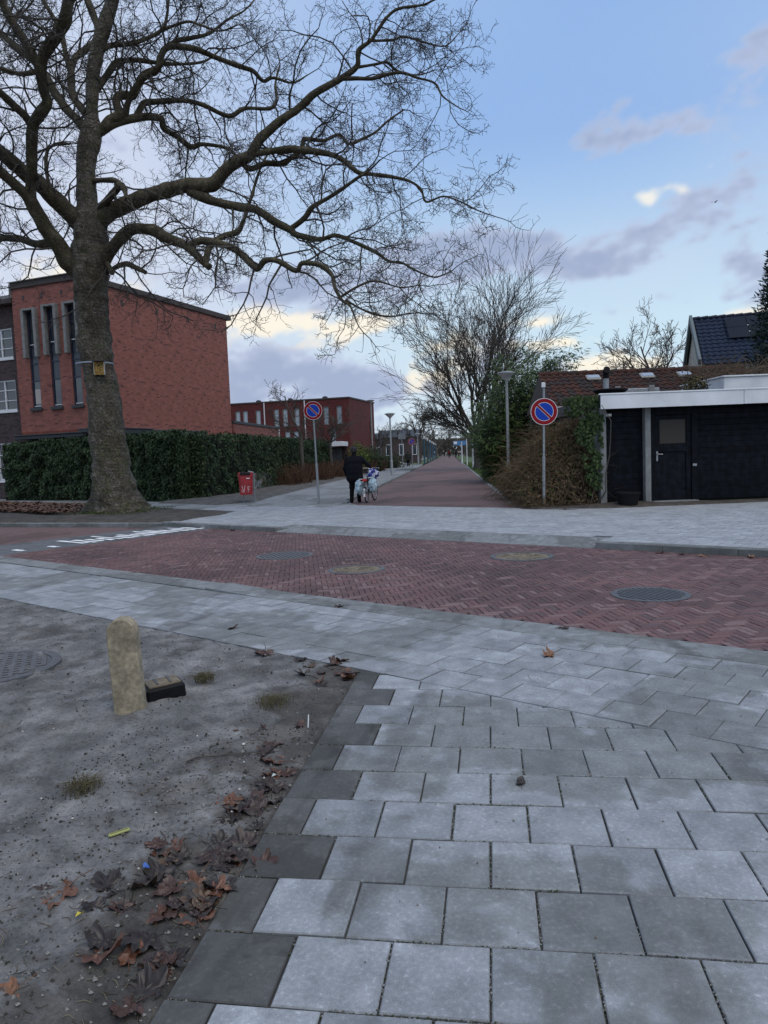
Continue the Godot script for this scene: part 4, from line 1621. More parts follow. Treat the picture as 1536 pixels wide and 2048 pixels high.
	fl.tube(PackedVector3Array([Vector3(6.2, 3.36, -20.3), Vector3(6.2, 3.5, -20.29), Vector3(6.19, 3.56, -20.24), Vector3(6.18, 3.58, -20.14)]), PackedFloat32Array([0.085, 0.085, 0.088, 0.09]), 14)
	part("cowl", fl, M.black_plastic, flue)
	part("roof_box", boxed(Vector3(6.75, 2.86, -20.0), Vector3(1.35, 0.3, 0.7), 0.02), M.galvanised, r)
	for x in [6.3, 7.2]:
		part("box_rail", boxed(Vector3(x, 2.9, -19.62), Vector3(0.14, 0.36, 0.05), 0.01), M.precast, r)


# ---------------------------------------------------------------- the plane tree
# main limbs of the plane tree: x, y, z, radius at each bend, the stem first
const LIMBS := [
	[-7.93, -0.1, -22.15, 0.846, -7.99, 0.14, -22.15, 0.755, -8.07, 0.63, -22.15, 0.663, -8.12, 1.36, -22.15, 0.571, -8.17, 2.17, -22.15, 0.517, -8.24, 3.67, -22.15, 0.462, -8.33, 4.48, -22.15, 0.461, -8.41, 5.17, -22.15, 0.489, -8.42, 5.8, -22.15, 0.459, -8.4, 6.41, -22.15, 0.472, -8.39, 7.13, -22.15, 0.501, -8.36, 7.62, -22.15, 0.529, -8.32, 8.18, -22.15, 0.484, -8.3, 8.68, -22.15, 0.425, -8.34, 9.16, -22.15, 0.292, -8.3, 10.13, -22.15, 0.262, -8.16, 10.87, -22.15, 0.32, -8.07, 11.19, -22.15, 0.29, -8.03, 11.56, -22.15, 0.188, -8, 12.01, -22.15, 0.174, -7.88, 12.95, -22.15, 0.187, -7.59, 13.86, -22.15, 0.201, -7.31, 14.55, -22.15, 0.186, -6.96, 15.58, -22.15, 0.157, -6.64, 16.52, -22.15, 0.114, -6.52, 17.45, -22.15, 0.057],
	[-8.52, 8.52, -22.15, 0.293, -8.7, 8.73, -22.07, 0.263, -9.12, 9.18, -21.86, 0.238, -9.48, 9.59, -21.65, 0.228, -9.85, 9.87, -21.46, 0.212, -10.3, 10.28, -21.19, 0.195, -10.9, 10.73, -20.83, 0.164, -11.61, 10.94, -20.46, 0.107, -12.23, 10.77, -20.15, 0.053],
	[-8.57, 7.04, -22.15, 0.295, -8.77, 7.29, -22.04, 0.278, -8.95, 7.54, -21.91, 0.262, -9.14, 7.96, -21.71, 0.237, -9.43, 8.58, -21.37, 0.198, -9.56, 9.01, -21.13, 0.174, -9.82, 9.3, -20.91, 0.151, -10.08, 9.58, -20.67, 0.136, -10.51, 9.99, -20.28, 0.106, -11.05, 10.22, -19.86, 0.065, -11.51, 10.17, -19.55, 0.038],
	[-9.54, 8.91, -21.18, 0.154, -9.46, 9.32, -21.05, 0.153, -9.33, 9.7, -20.91, 0.151, -9.17, 10.26, -20.67, 0.142, -9.03, 10.65, -20.5, 0.148, -8.74, 10.9, -20.35, 0.146, -8.49, 11.1, -20.22, 0.132, -8.49, 11.31, -20.11, 0.125, -8.44, 11.74, -19.89, 0.136, -8.23, 12.09, -19.69, 0.141, -7.84, 12.34, -19.48, 0.145, -7.5, 12.61, -19.28, 0.144, -7.34, 12.9, -19.09, 0.136, -7.07, 13.15, -18.9, 0.11, -6.84, 13.58, -18.59, 0.084, -6.4, 14.08, -18.18, 0.047],
	[-9.05, 10.65, -20.5, 0.121, -9.15, 10.84, -20.33, 0.106, -9.27, 10.96, -20.16, 0.099, -9.5, 11.18, -19.78, 0.09, -9.78, 11.31, -19.37, 0.063, -10.08, 11.26, -19, 0.037],
	[-8.46, 11.78, -19.87, 0.116, -8.57, 12.07, -19.8, 0.116, -8.73, 12.4, -19.71, 0.109, -8.92, 12.7, -19.62, 0.108, -9.08, 13.08, -19.5, 0.101, -9.14, 13.36, -19.41, 0.094, -9.27, 13.86, -19.25, 0.062, -9.18, 14.43, -19.07, 0.037],
	[-8.52, 11.74, -19.88, 0.065, -8.76, 11.59, -19.7, 0.058, -8.92, 11.52, -19.54, 0.051, -9.18, 11.49, -19.22, 0.05, -9.45, 11.36, -18.88, 0.031],
	[-9.08, 7.86, -21.76, 0.13, -9.58, 8, -21.99, 0.124, -9.99, 8.08, -22.2, 0.118, -10.64, 8.36, -22.55, 0.105, -11.32, 8.47, -22.89, 0.091, -12.15, 8.55, -23.32, 0.062, -13, 8.89, -23.76, 0.039],
	[-8.15, 8.56, -22.15, 0.264, -7.74, 8.78, -22.09, 0.248, -7.28, 8.98, -22.01, 0.233, -6.33, 9.23, -21.85, 0.216, -5.71, 9.32, -21.74, 0.201, -5.3, 9.38, -21.67, 0.2, -4.89, 9.34, -21.6, 0.199, -4.51, 9.34, -21.53, 0.192, -4.26, 9.53, -21.47, 0.184, -4.05, 9.69, -21.41, 0.176, -3.67, 9.89, -21.33, 0.168, -3.37, 9.98, -21.27, 0.161, -3.18, 10.2, -21.2, 0.139, -3.04, 10.37, -21.16, 0.132, -2.49, 10.74, -21.01, 0.124, -1.91, 11.02, -20.87, 0.109, -1.42, 11.34, -20.74, 0.095, -0.7, 11.62, -20.57, 0.081, -0.27, 11.86, -20.45, 0.067, -0.22, 12.19, -20.36, 0.06, 0.11, 12.39, -20.27, 0.053, 0.34, 12.63, -20.18, 0.046, 0.57, 12.87, -20.09, 0.039, 0.88, 13.02, -20.01, 0.034, 1.49, 13, -19.86, 0.026, 1.84, 13.08, -19.77, 0.02, 2.3, 13.11, -19.65, 0.015],
	[-5.22, 9.22, -21.65, 0.129, -4.9, 9.04, -21.57, 0.128, -4.31, 8.77, -21.41, 0.12, -3.81, 8.61, -21.28, 0.119, -3.23, 8.44, -21.11, 0.112, -2.74, 8.06, -20.93, 0.104, -2.27, 7.76, -20.77, 0.096, -2.13, 7.62, -20.71, 0.082, -1.47, 7.4, -20.49, 0.068, -1.04, 7.45, -20.35, 0.061, -0.54, 7.21, -20.17, 0.054, 0.03, 6.86, -19.94, 0.046, 0.38, 6.57, -19.79, 0.039, 0.69, 6.5, -19.67, 0.031, 1.1, 6.22, -19.5, 0.026, 1.54, 6.01, -19.32, 0.021, 1.95, 6.11, -19.15, 0.015],
	[-2.29, 7.79, -20.78, 0.083, -2.03, 7.92, -20.69, 0.075, -1.82, 8.06, -20.6, 0.075, -1.61, 8.27, -20.48, 0.068, -1.18, 8.42, -20.3, 0.06, -0.81, 8.57, -20.13, 0.053, -0.34, 8.78, -19.9, 0.039, -0.07, 8.88, -19.77, 0.026, 0.24, 9.08, -19.58, 0.018],
	[-3.67, 9.87, -21.33, 0.084, -3.41, 9.68, -21.42, 0.085, -2.99, 9.86, -21.56, 0.085, -2.52, 9.9, -21.7, 0.086, -2.28, 10.09, -21.79, 0.072, -2, 10.32, -21.9, 0.072, -1.92, 10.64, -22, 0.065, -1.81, 10.69, -22.04, 0.058, -1.33, 10.7, -22.2, 0.052, -0.9, 10.91, -22.35, 0.05, -0.64, 10.69, -22.48, 0.047, -0.24, 10.87, -22.62, 0.042, 0.17, 11.12, -22.77, 0.036, 0.59, 11.53, -22.95, 0.03, 1.06, 11.89, -23.13, 0.021],
	[-3.2, 10.01, -21.25, 0.098, -2.65, 10.03, -21.14, 0.097, -2.11, 10.01, -21.03, 0.097, -1.26, 9.8, -20.83, 0.082, -0.8, 9.57, -20.71, 0.075, -0.35, 9.15, -20.56, 0.062, 0.02, 9.05, -20.46, 0.054, 0.56, 8.91, -20.32, 0.047, 1, 8.74, -20.19, 0.04, 1.3, 8.48, -20.09, 0.034, 1.42, 8.12, -19.99, 0.032, 1.86, 8.2, -19.86, 0.026, 2.28, 8.01, -19.72, 0.023, 2.7, 7.73, -19.58, 0.019, 3.12, 7.52, -19.45, 0.014],
	[-0.77, 11.61, -20.58, 0.062, -0.34, 11.55, -20.47, 0.056, 0.11, 11.46, -20.33, 0.053, 0.51, 11.48, -20.19, 0.045, 0.91, 11.44, -20.05, 0.039, 1.29, 11.23, -19.91, 0.034, 1.72, 11, -19.74, 0.028, 1.91, 10.59, -19.59, 0.023, 2.31, 10.19, -19.38, 0.015],
	[-0.28, 11.82, -20.45, 0.043, 0.22, 11.98, -20.65, 0.04, 0.54, 12.09, -20.79, 0.035, 0.82, 11.94, -20.95, 0.027, 1.38, 11.94, -21.21, 0.021, 1.89, 12.18, -21.45, 0.015],
	[0.11, 12.38, -20.26, 0.037, 0.7, 12.47, -20.43, 0.032, 1.01, 12.6, -20.53, 0.029, 1.58, 12.53, -20.72, 0.024, 2.13, 12.52, -20.91, 0.02, 2.5, 12.88, -21.06, 0.015],
	[-8.14, 7.41, -22.15, 0.25, -7.79, 7.64, -22.01, 0.204, -7.37, 7.96, -21.8, 0.181, -6.84, 8.19, -21.56, 0.164, -6.23, 8.07, -21.31, 0.155, -5.71, 7.74, -21.06, 0.14, -5.18, 7.46, -20.8, 0.124, -4.75, 7.01, -20.53, 0.109, -4.47, 6.74, -20.35, 0.095],
	[-5.15, 7.41, -20.77, 0.117, -4.94, 7.49, -20.7, 0.11, -4.66, 7.52, -20.61, 0.102, -4.17, 7.38, -20.43, 0.095, -3.68, 7.12, -20.23, 0.094, -3.25, 6.66, -19.99, 0.086, -3.09, 6.54, -19.91, 0.079, -2.86, 6.71, -19.78, 0.079, -2.49, 6.63, -19.62, 0.078, -2.03, 6.32, -19.38, 0.071, -1.85, 6.47, -19.26, 0.064, -1.36, 6.34, -19.03, 0.057, -1.09, 6.07, -18.86, 0.05, -1.01, 5.7, -18.68, 0.044, -0.85, 5.36, -18.51, 0.037, -0.64, 5.17, -18.37, 0.027, -0.51, 4.79, -18.17, 0.019],
	[-0.88, 5.43, -18.54, 0.032, -0.42, 5.64, -18.37, 0.029, 0, 5.71, -18.2, 0.024, 0.58, 5.48, -17.94, 0.019, 1.03, 5.47, -17.74, 0.014],
	[-0.76, 5.34, -18.47, 0.032, -0.15, 5.06, -18.78, 0.028, 0.4, 5.01, -19.06, 0.022, 0.84, 5.12, -19.27, 0.015],
	[-4.58, 6.87, -20.43, 0.095, -4.55, 7.13, -20.51, 0.095, -4.48, 7.34, -20.59, 0.089, -4.18, 7.64, -20.75, 0.089, -3.78, 7.81, -20.94, 0.076, -3.61, 8.18, -21.1, 0.063, -3.43, 8.82, -21.36, 0.048, -3.18, 9.79, -21.76, 0.037, -2.9, 10.42, -22.03, 0.026],
	[-7.95, 7.52, -22.15, 0.088, -7.74, 7.29, -21.89, 0.08, -7.53, 6.99, -21.55, 0.072],
	[-8.02, 7.12, -22.15, 0.088, -7.71, 7.19, -22, 0.08, -7.2, 7.27, -21.71, 0.075, -6.83, 7.1, -21.48, 0.071, -6.48, 6.89, -21.25, 0.065],
	[-8.14, 11.19, -22.15, 0.16, -7.76, 11.28, -22.23, 0.146, -7.57, 11.54, -22.3, 0.131, -7.29, 11.71, -22.38, 0.124, -7.38, 12, -22.45, 0.117, -7.39, 12.25, -22.5, 0.118, -7.17, 12.35, -22.57, 0.118, -6.98, 12.34, -22.62, 0.118, -6.81, 12.66, -22.71, 0.111, -6.64, 12.99, -22.8, 0.111, -6.26, 13.24, -22.91, 0.104, -6.16, 13.65, -23.02, 0.097, -5.93, 13.95, -23.11, 0.09, -5.21, 13.98, -23.32, 0.083, -4.5, 13.77, -23.54, 0.077, -3.78, 13.59, -23.76, 0.07, -3.54, 13.53, -23.83, 0.062, -3.26, 13.28, -23.95, 0.055, -2.94, 13.41, -24.04, 0.047, -2.38, 13.32, -24.21, 0.035, -1.91, 13.61, -24.35, 0.022],
	[-6.02, 13.88, -23.08, 0.075, -5.74, 14.17, -23.22, 0.066, -5.32, 14.35, -23.41, 0.061, -4.79, 14.61, -23.66, 0.049, -4.29, 15.15, -23.96, 0.037, -3.77, 15.59, -24.25, 0.028, -3.32, 16.29, -24.58, 0.021],
	[-7.98, 11.07, -22.15, 0.145, -7.78, 11.22, -22.24, 0.131, -7.47, 11.5, -22.43, 0.125, -6.82, 11.82, -22.8, 0.112, -6.3, 11.89, -23.11, 0.098, -6.27, 11.67, -23.27, 0.091, -5.93, 11.51, -23.51, 0.085, -5.59, 11.31, -23.78, 0.078, -5.26, 11.46, -23.97, 0.063, -4.54, 11.45, -24.39, 0.051, -4.25, 11.14, -24.69, 0.039, -3.99, 10.83, -24.95, 0.026],
	[-6.93, 11.8, -22.74, 0.097, -6.8, 12.09, -22.83, 0.09, -6.67, 12.26, -22.89, 0.09, -6.21, 12.37, -23.07, 0.083, -5.66, 12.48, -23.28, 0.079, -5.09, 12.43, -23.52, 0.074, -4.39, 12.22, -23.84, 0.07, -3.9, 12.53, -24.06, 0.063, -3.19, 12.63, -24.35, 0.056, -2.95, 12.9, -24.48, 0.048, -2.98, 13.58, -24.71, 0.039, -2.83, 14.25, -24.94, 0.026],
	[-7.22, 11.65, -22.58, 0.103, -7.04, 12.11, -22.45, 0.095, -6.59, 12.58, -22.26, 0.087, -6.06, 12.81, -22.09, 0.079, -5.78, 12.99, -21.98, 0.057],
	[-7.96, 12.19, -22.15, 0.101, -7.8, 12.57, -22.35, 0.102, -7.62, 13.01, -22.6, 0.096, -7.44, 13.43, -22.85, 0.089, -6.99, 13.67, -23.22, 0.076, -6.5, 13.79, -23.63, 0.062, -5.88, 13.98, -24.14, 0.05, -5.2, 14.32, -24.67, 0.039, -4.71, 14.97, -25.15, 0.026],
	[-7.6, 13.42, -22.15, 0.086, -7.37, 13.6, -22.26, 0.08, -6.76, 13.81, -22.55, 0.07, -6.09, 14.32, -22.92, 0.059, -5.94, 14.89, -23.14, 0.045, -5.92, 15.53, -23.39, 0.036, -5.77, 16.19, -23.65, 0.024],
	[-6.12, 14.3, -22.9, 0.045, -5.26, 14.36, -22.6, 0.038, -4.82, 14.16, -22.42, 0.032, -4.19, 13.82, -22.15, 0.026, -3.64, 13.83, -21.9, 0.017],
	[-7.65, 13.81, -22.15, 0.115, -7.72, 14.1, -22.23, 0.108, -7.94, 14.69, -22.42, 0.102, -8.12, 15.16, -22.58, 0.095, -8.54, 16.3, -22.98, 0.067, -8.76, 17.39, -23.35, 0.038],
	[-8.18, 9.73, -22.15, 0.088, -8.02, 9.74, -22.04, 0.08, -7.24, 9.5, -21.42, 0.071, -6.89, 9.15, -21.05, 0.067, -6.68, 8.71, -20.65, 0.055],
	[-8.03, 8.95, -22.15, 0.132, -7.68, 9.07, -21.85, 0.115, -7.16, 9.23, -21.34, 0.105, -7.01, 9.3, -21.15, 0.098],
	[-8.23, 11.19, -22.15, 0.16, -8.45, 11.51, -22.24, 0.146, -8.82, 11.91, -22.39, 0.132, -9.2, 12.43, -22.57, 0.125, -9.49, 12.95, -22.74, 0.119, -9.91, 13.57, -22.96, 0.105, -10.53, 14.15, -23.2, 0.098, -11.12, 14.74, -23.45, 0.091, -11.84, 15.6, -23.78, 0.062, -12.42, 16.73, -24.15, 0.039],
	[-8.2, 11.67, -22.15, 0.13, -8.37, 11.9, -22.31, 0.124, -8.76, 12.48, -22.72, 0.119, -9.01, 13.43, -23.35, 0.114, -9.04, 14.06, -23.77, 0.108, -8.79, 14.67, -24.31, 0.095, -8.61, 15.21, -24.75, 0.064],
	[-8.99, 13.34, -23.29, 0.091, -9.18, 14.03, -23.48, 0.084, -9.32, 14.56, -23.65, 0.077, -9.6, 15.29, -23.88, 0.07, -10.06, 16.06, -24.16, 0.055, -10.54, 17.02, -24.49, 0.032],
	[-8.42, 8.9, -22.15, 0.088, -8.75, 9.04, -22.26, 0.081, -9.12, 9.22, -22.4, 0.074, -9.62, 9.89, -22.71, 0.06, -9.82, 10.62, -23, 0.053, -9.82, 11.14, -23.21, 0.046, -9.64, 11.33, -23.33, 0.037, -9.27, 11.44, -23.55, 0.025],
	[-7.21, 14.78, -22.15, 0.115, -6.78, 15.49, -22.45, 0.094, -6.13, 16.12, -22.83, 0.074, -5.48, 16.39, -23.18, 0.052, -4.65, 17.02, -23.65, 0.03],
	[-7.27, 14.64, -22.15, 0.1, -7.2, 15.09, -21.57, 0.083, -7.24, 15.42, -20.85, 0.06, -7.41, 15.58, -20.15, 0.032],
]


func smooth_path(flat: Array, per: int) -> Array:
	# [points, radii] of a curve through the bends
	var p := PackedVector3Array()
	var r := PackedFloat32Array()
	var m := flat.size() / 4
	for k in m:
		p.append(Vector3(flat[k * 4], flat[k * 4 + 1], flat[k * 4 + 2]))
		r.append(flat[k * 4 + 3])
	var op := PackedVector3Array()
	var orr := PackedFloat32Array()
	for k in m - 1:
		var p0 := p[maxi(k - 1, 0)]
		var p3 := p[mini(k + 2, m - 1)]
		for j in per:
			var t := float(j) / per
			op.append(p[k].cubic_interpolate(p[k + 1], p0, p3, t))
			orr.append(lerpf(r[k], r[k + 1], t))
	op.append(p[m - 1])
	orr.append(r[m - 1])
	return [op, orr]


func knobbly(g: Geo, pts: PackedVector3Array, radii: PackedFloat32Array, sides: int, n: FastNoiseLite, amp: float, patchy: bool) -> void:
	# a stem with an uneven surface; its colours are patches of shed bark
	var k0 := g.v.size()
	g.tube(pts, radii, sides, true)
	var m := pts.size()
	for k in m:
		for s in sides:
			var q := k0 + k * sides + s
			var v := g.v[q]
			var d := n.get_noise_3d(v.x, v.y * 1.6, v.z)
			g.v[q] = v + g.n[q] * d * amp * radii[k]
			if patchy:
				var t := n.get_noise_3d(v.x * 2.2 + 30.0, v.y * 1.4, v.z * 2.2)
				var c := Color(0.62, 0.56, 0.46)
				if t > 0.16:
					c = Color(1.0, 0.95, 0.78)
				elif t < -0.22:
					c = Color(0.55, 0.56, 0.36)
				g.c[q] = c
	# normals from the bent surface
	for k in m:
		for s in sides:
			var q := k0 + k * sides + s
			var a := g.v[k0 + k * sides + (s + 1) % sides] - g.v[k0 + k * sides + (s + sides - 1) % sides]
			var b := g.v[k0 + mini(k + 1, m - 1) * sides + s] - g.v[k0 + maxi(k - 1, 0) * sides + s]
			var nn := a.cross(b).normalized()
			g.n[q] = nn if nn.dot(g.n[q]) > 0 else -nn


func twig(g: Geo, p: Vector3, d: Vector3, length: float, r: float, level: int, rr: RandomNumberGenerator) -> void:
	var n := 6 if level == 0 else (5 if level == 1 else 3)
	var seg := length / n
	var pts := PackedVector3Array([p])
	var rad := PackedFloat32Array([r])
	var sag := rr.randf_range(-0.20, 0.05) if level < 2 else rr.randf_range(-0.25, 0.25)
	for k in n:
		var t := (k + 1.0) / n
		var wig := 0.42 if level < 2 else 0.35
		d = (d + Vector3(rr.randf_range(-wig, wig), rr.randf_range(-wig, wig) + sag * (1.0 - 1.5 * t), rr.randf_range(-wig, wig))).normalized()
		p += d * seg
		pts.append(p)
		rad.append(lerpf(r, maxf(r * 0.45, 0.0045), t))
		if level < 3:
			var kids := 0
			if level == 0:
				kids = (2 if rr.randf() < 0.5 else 1) if k > 0 else 0
			elif level == 1:
				kids = 1 if k > 0 else 0
				if rr.randf() < 0.3:
					kids += 1
			else:
				kids = 1 if rr.randf() < 0.45 else 0
			for j in kids:
				var side := d.cross(Vector3(rr.randf_range(-1, 1), rr.randf_range(-1, 1), rr.randf_range(-1, 1))).normalized()
				var cd := (d * rr.randf_range(0.35, 0.9) + side).normalized()
				var cl := length * (rr.randf_range(0.32, 0.6) if level == 0 else rr.randf_range(0.34, 0.65)) * (1.15 - 0.5 * t)
				twig(g, p, cd, cl, maxf(rad[k + 1] * 0.62, 0.0055), level + 1, rr)
	g.tube(pts, rad, 4 if level == 0 else 3, false)


func build_plane_tree() -> void:
	var base: Array = LIMBS[0]
	var at := Vector3(base[0], FAR_Y, base[2])
	var tree := thing("plane_tree", "huge bare plane tree with twisting limbs on the street corner", "tree", at)
	var n := FastNoiseLite.new()
	n.seed = 17
	n.frequency = 1.1
	n.fractal_octaves = 4
	var rr := RandomNumberGenerator.new()
	rr.seed = 505
	for k in LIMBS.size():
		var path := smooth_path(LIMBS[k], 8 if k == 0 else 5)
		var pts: PackedVector3Array = path[0]
		var radii: PackedFloat32Array = path[1]
		for j in pts.size():
			pts[j] -= at
		var g := Geo.new()
		if k == 0:
			# the stem flares into roots and carries burrs
			for j in pts.size():
				radii[j] *= 1.0 + 0.05 * n.get_noise_1d(pts[j].y * 3.0)
			knobbly(g, pts, radii, 40, n, 0.16, false)
			var wr := FastNoiseLite.new()
			wr.seed = 88
			wr.frequency = 1.0
			wr.fractal_octaves = 3
			for q in g.v.size():
				var v := g.v[q]
				if v.y < 9.0:
					var fold := wr.get_noise_3d(v.x * 2.4, v.y * 4.2, v.z * 2.4)
					g.v[q] += g.n[q] * fold * 0.03
					var pt := wr.get_noise_3d(v.x * 1.6 + 9.0, v.y * 0.9, v.z * 1.6)
					var flake := wr.get_noise_3d(v.x * 4.0, v.y * 2.5, v.z * 4.0 + 5.0)
					var tone := Color(0.92, 0.9, 0.88)
					if pt + flake * 0.5 > 0.2:
						tone = Color(1.3, 1.28, 1.2)
					elif pt + flake * 0.5 < -0.2:
						tone = Color(0.62, 0.58, 0.52)
					if flake < -0.25 and v.y < 2.5:
						tone = Color(0.62, 0.68, 0.42)
					g.c[q] = tone
					if v.y < 1.0:
						var an := atan2(v.z, v.x)
						g.v[q] += Vector3(g.n[q].x, 0, g.n[q].z) * maxf(0.0, sin(an * 5.0 + 1.0 + 1.5 * sin(an * 2.0))) * 0.5 * pow(1.0 - clampf(v.y / 0.9, 0, 1), 2.5)
			part("trunk", g, M.bark, tree)
			continue
		knobbly(g, pts, radii, 12 if radii[0] > 0.1 else 8, n, 0.3, true)
		var limb := part("limb", g, M.limb, tree)
		# twigs
		var tw := Geo.new()
		var length := 0.0
		for j in pts.size() - 1:
			length += pts[j].distance_to(pts[j + 1])
		if k in [21, 22, 32, 33]:
			length = 0.6  # stubs
		var count := int(length / 0.5) + 2
		for c in count:
			var f := lerpf(0.18 if length > 2.0 else 0.5, 1.0, pow(float(c) / count, 0.8))
			var j := clampi(int(f * (pts.size() - 1)), 0, pts.size() - 2)
			var d := (pts[j + 1] - pts[j]).normalized()
			var rad := radii[j]
			var up := Vector3(rr.randf_range(-1, 1), rr.randf_range(-0.9, 1.0), rr.randf_range(-1, 1))
			var side := (up - d * up.dot(d)).normalized()
			var len := rr.randf_range(1.1, 2.5) * (1.0 if rad > 0.05 else 0.8)
			twig(tw, pts[j] + side * rad * 0.5, (side + d * rr.randf_range(0.1, 0.9)).normalized(), len, clampf(rad * 0.4, 0.013, 0.03), 0, rr)
		# the limb's own end goes on as a twig
		var e := pts.size() - 1
		twig(tw, pts[e], (pts[e] - pts[e - 1]).normalized(), 1.1, minf(radii[e], 0.02), 1, rr)
		stuff(part("twigs", tw, M.twig, limb))


# ---------------------------------------------------------------- other bare trees
func branch(g: Geo, p: Vector3, d: Vector3, length: float, r: float, level: int, o: Dictionary, rr: RandomNumberGenerator) -> void:
	var n: int = 5 if level < 2 else 4 if level < o.depth else 3
	var pts := PackedVector3Array([p])
	var rad := PackedFloat32Array([r])
	var kids: int = o.kids[mini(level, o.kids.size() - 1)]
	var start: float = o.get("bare", 0.3) if level == 0 else 0.2
	for k in n:
		var t := (k + 1.0) / n
		var w: float = o.wiggle
		d = (d + Vector3(rr.randf_range(-w, w), rr.randf_range(-w, w) + o.lift, rr.randf_range(-w, w))).normalized()
		p += d * length / n
		pts.append(p)
		rad.append(lerpf(r, maxf(r * 0.4, o.finest), t))
	if level < o.depth:
		for c in kids:
			var f := lerpf(start, 1.0, (c + rr.randf() * 0.8) / kids)
			var j := clampi(int(f * n), 0, n - 1)
			var q := pts[j].lerp(pts[j + 1], f * n - j)
			var dd := (pts[j + 1] - pts[j]).normalized()
			var ax := dd.cross(Vector3(rr.randf_range(-1, 1), rr.randf_range(-1, 1), rr.randf_range(-1, 1))).normalized()
			var sp: float = o.spread * rr.randf_range(0.7, 1.3)
			branch(g, q, dd.rotated(ax, sp), length * rr.randf_range(0.5, 0.8) * o.get("shrink", 0.74), maxf(lerpf(r, r * 0.4, f) * 0.62, o.finest), level + 1, o, rr)
	g.tube(pts, rad, 8 if level == 0 else (5 if level == 1 else 3), false)


func bare_tree(called: String, label: String, at: Vector3, stems: Array, o: Dictionary, seed_: int, group := "", material: Material = null) -> Node3D:
	# stems: [direction, length, radius]
	var t := thing(called, label, "tree", at, 0, group)
	var rr := RandomNumberGenerator.new()
	rr.seed = seed_
	var m: Material = material if material else M.far_bark
	var tr := Geo.new()
	var h: float = o.stem
	tr.tube(PackedVector3Array([Vector3(0, -0.1, 0), Vector3(0.02, h * 0.3, 0), Vector3(-0.02, h * 0.7, 0.02), Vector3(0, h, 0)]), PackedFloat32Array([o.girth * 1.3, o.girth * 1.05, o.girth, o.girth * 0.9]), 10)
	part("trunk", tr, m, t)
	var g := Geo.new()
	for s in stems:
		branch(g, Vector3(0, h - 0.1 + float(s[3] if s.size() > 3 else 0.0), 0), s[0].normalized(), s[1], s[2], 0, o, rr)
	stuff(part("crown", g, m, t))
	return t


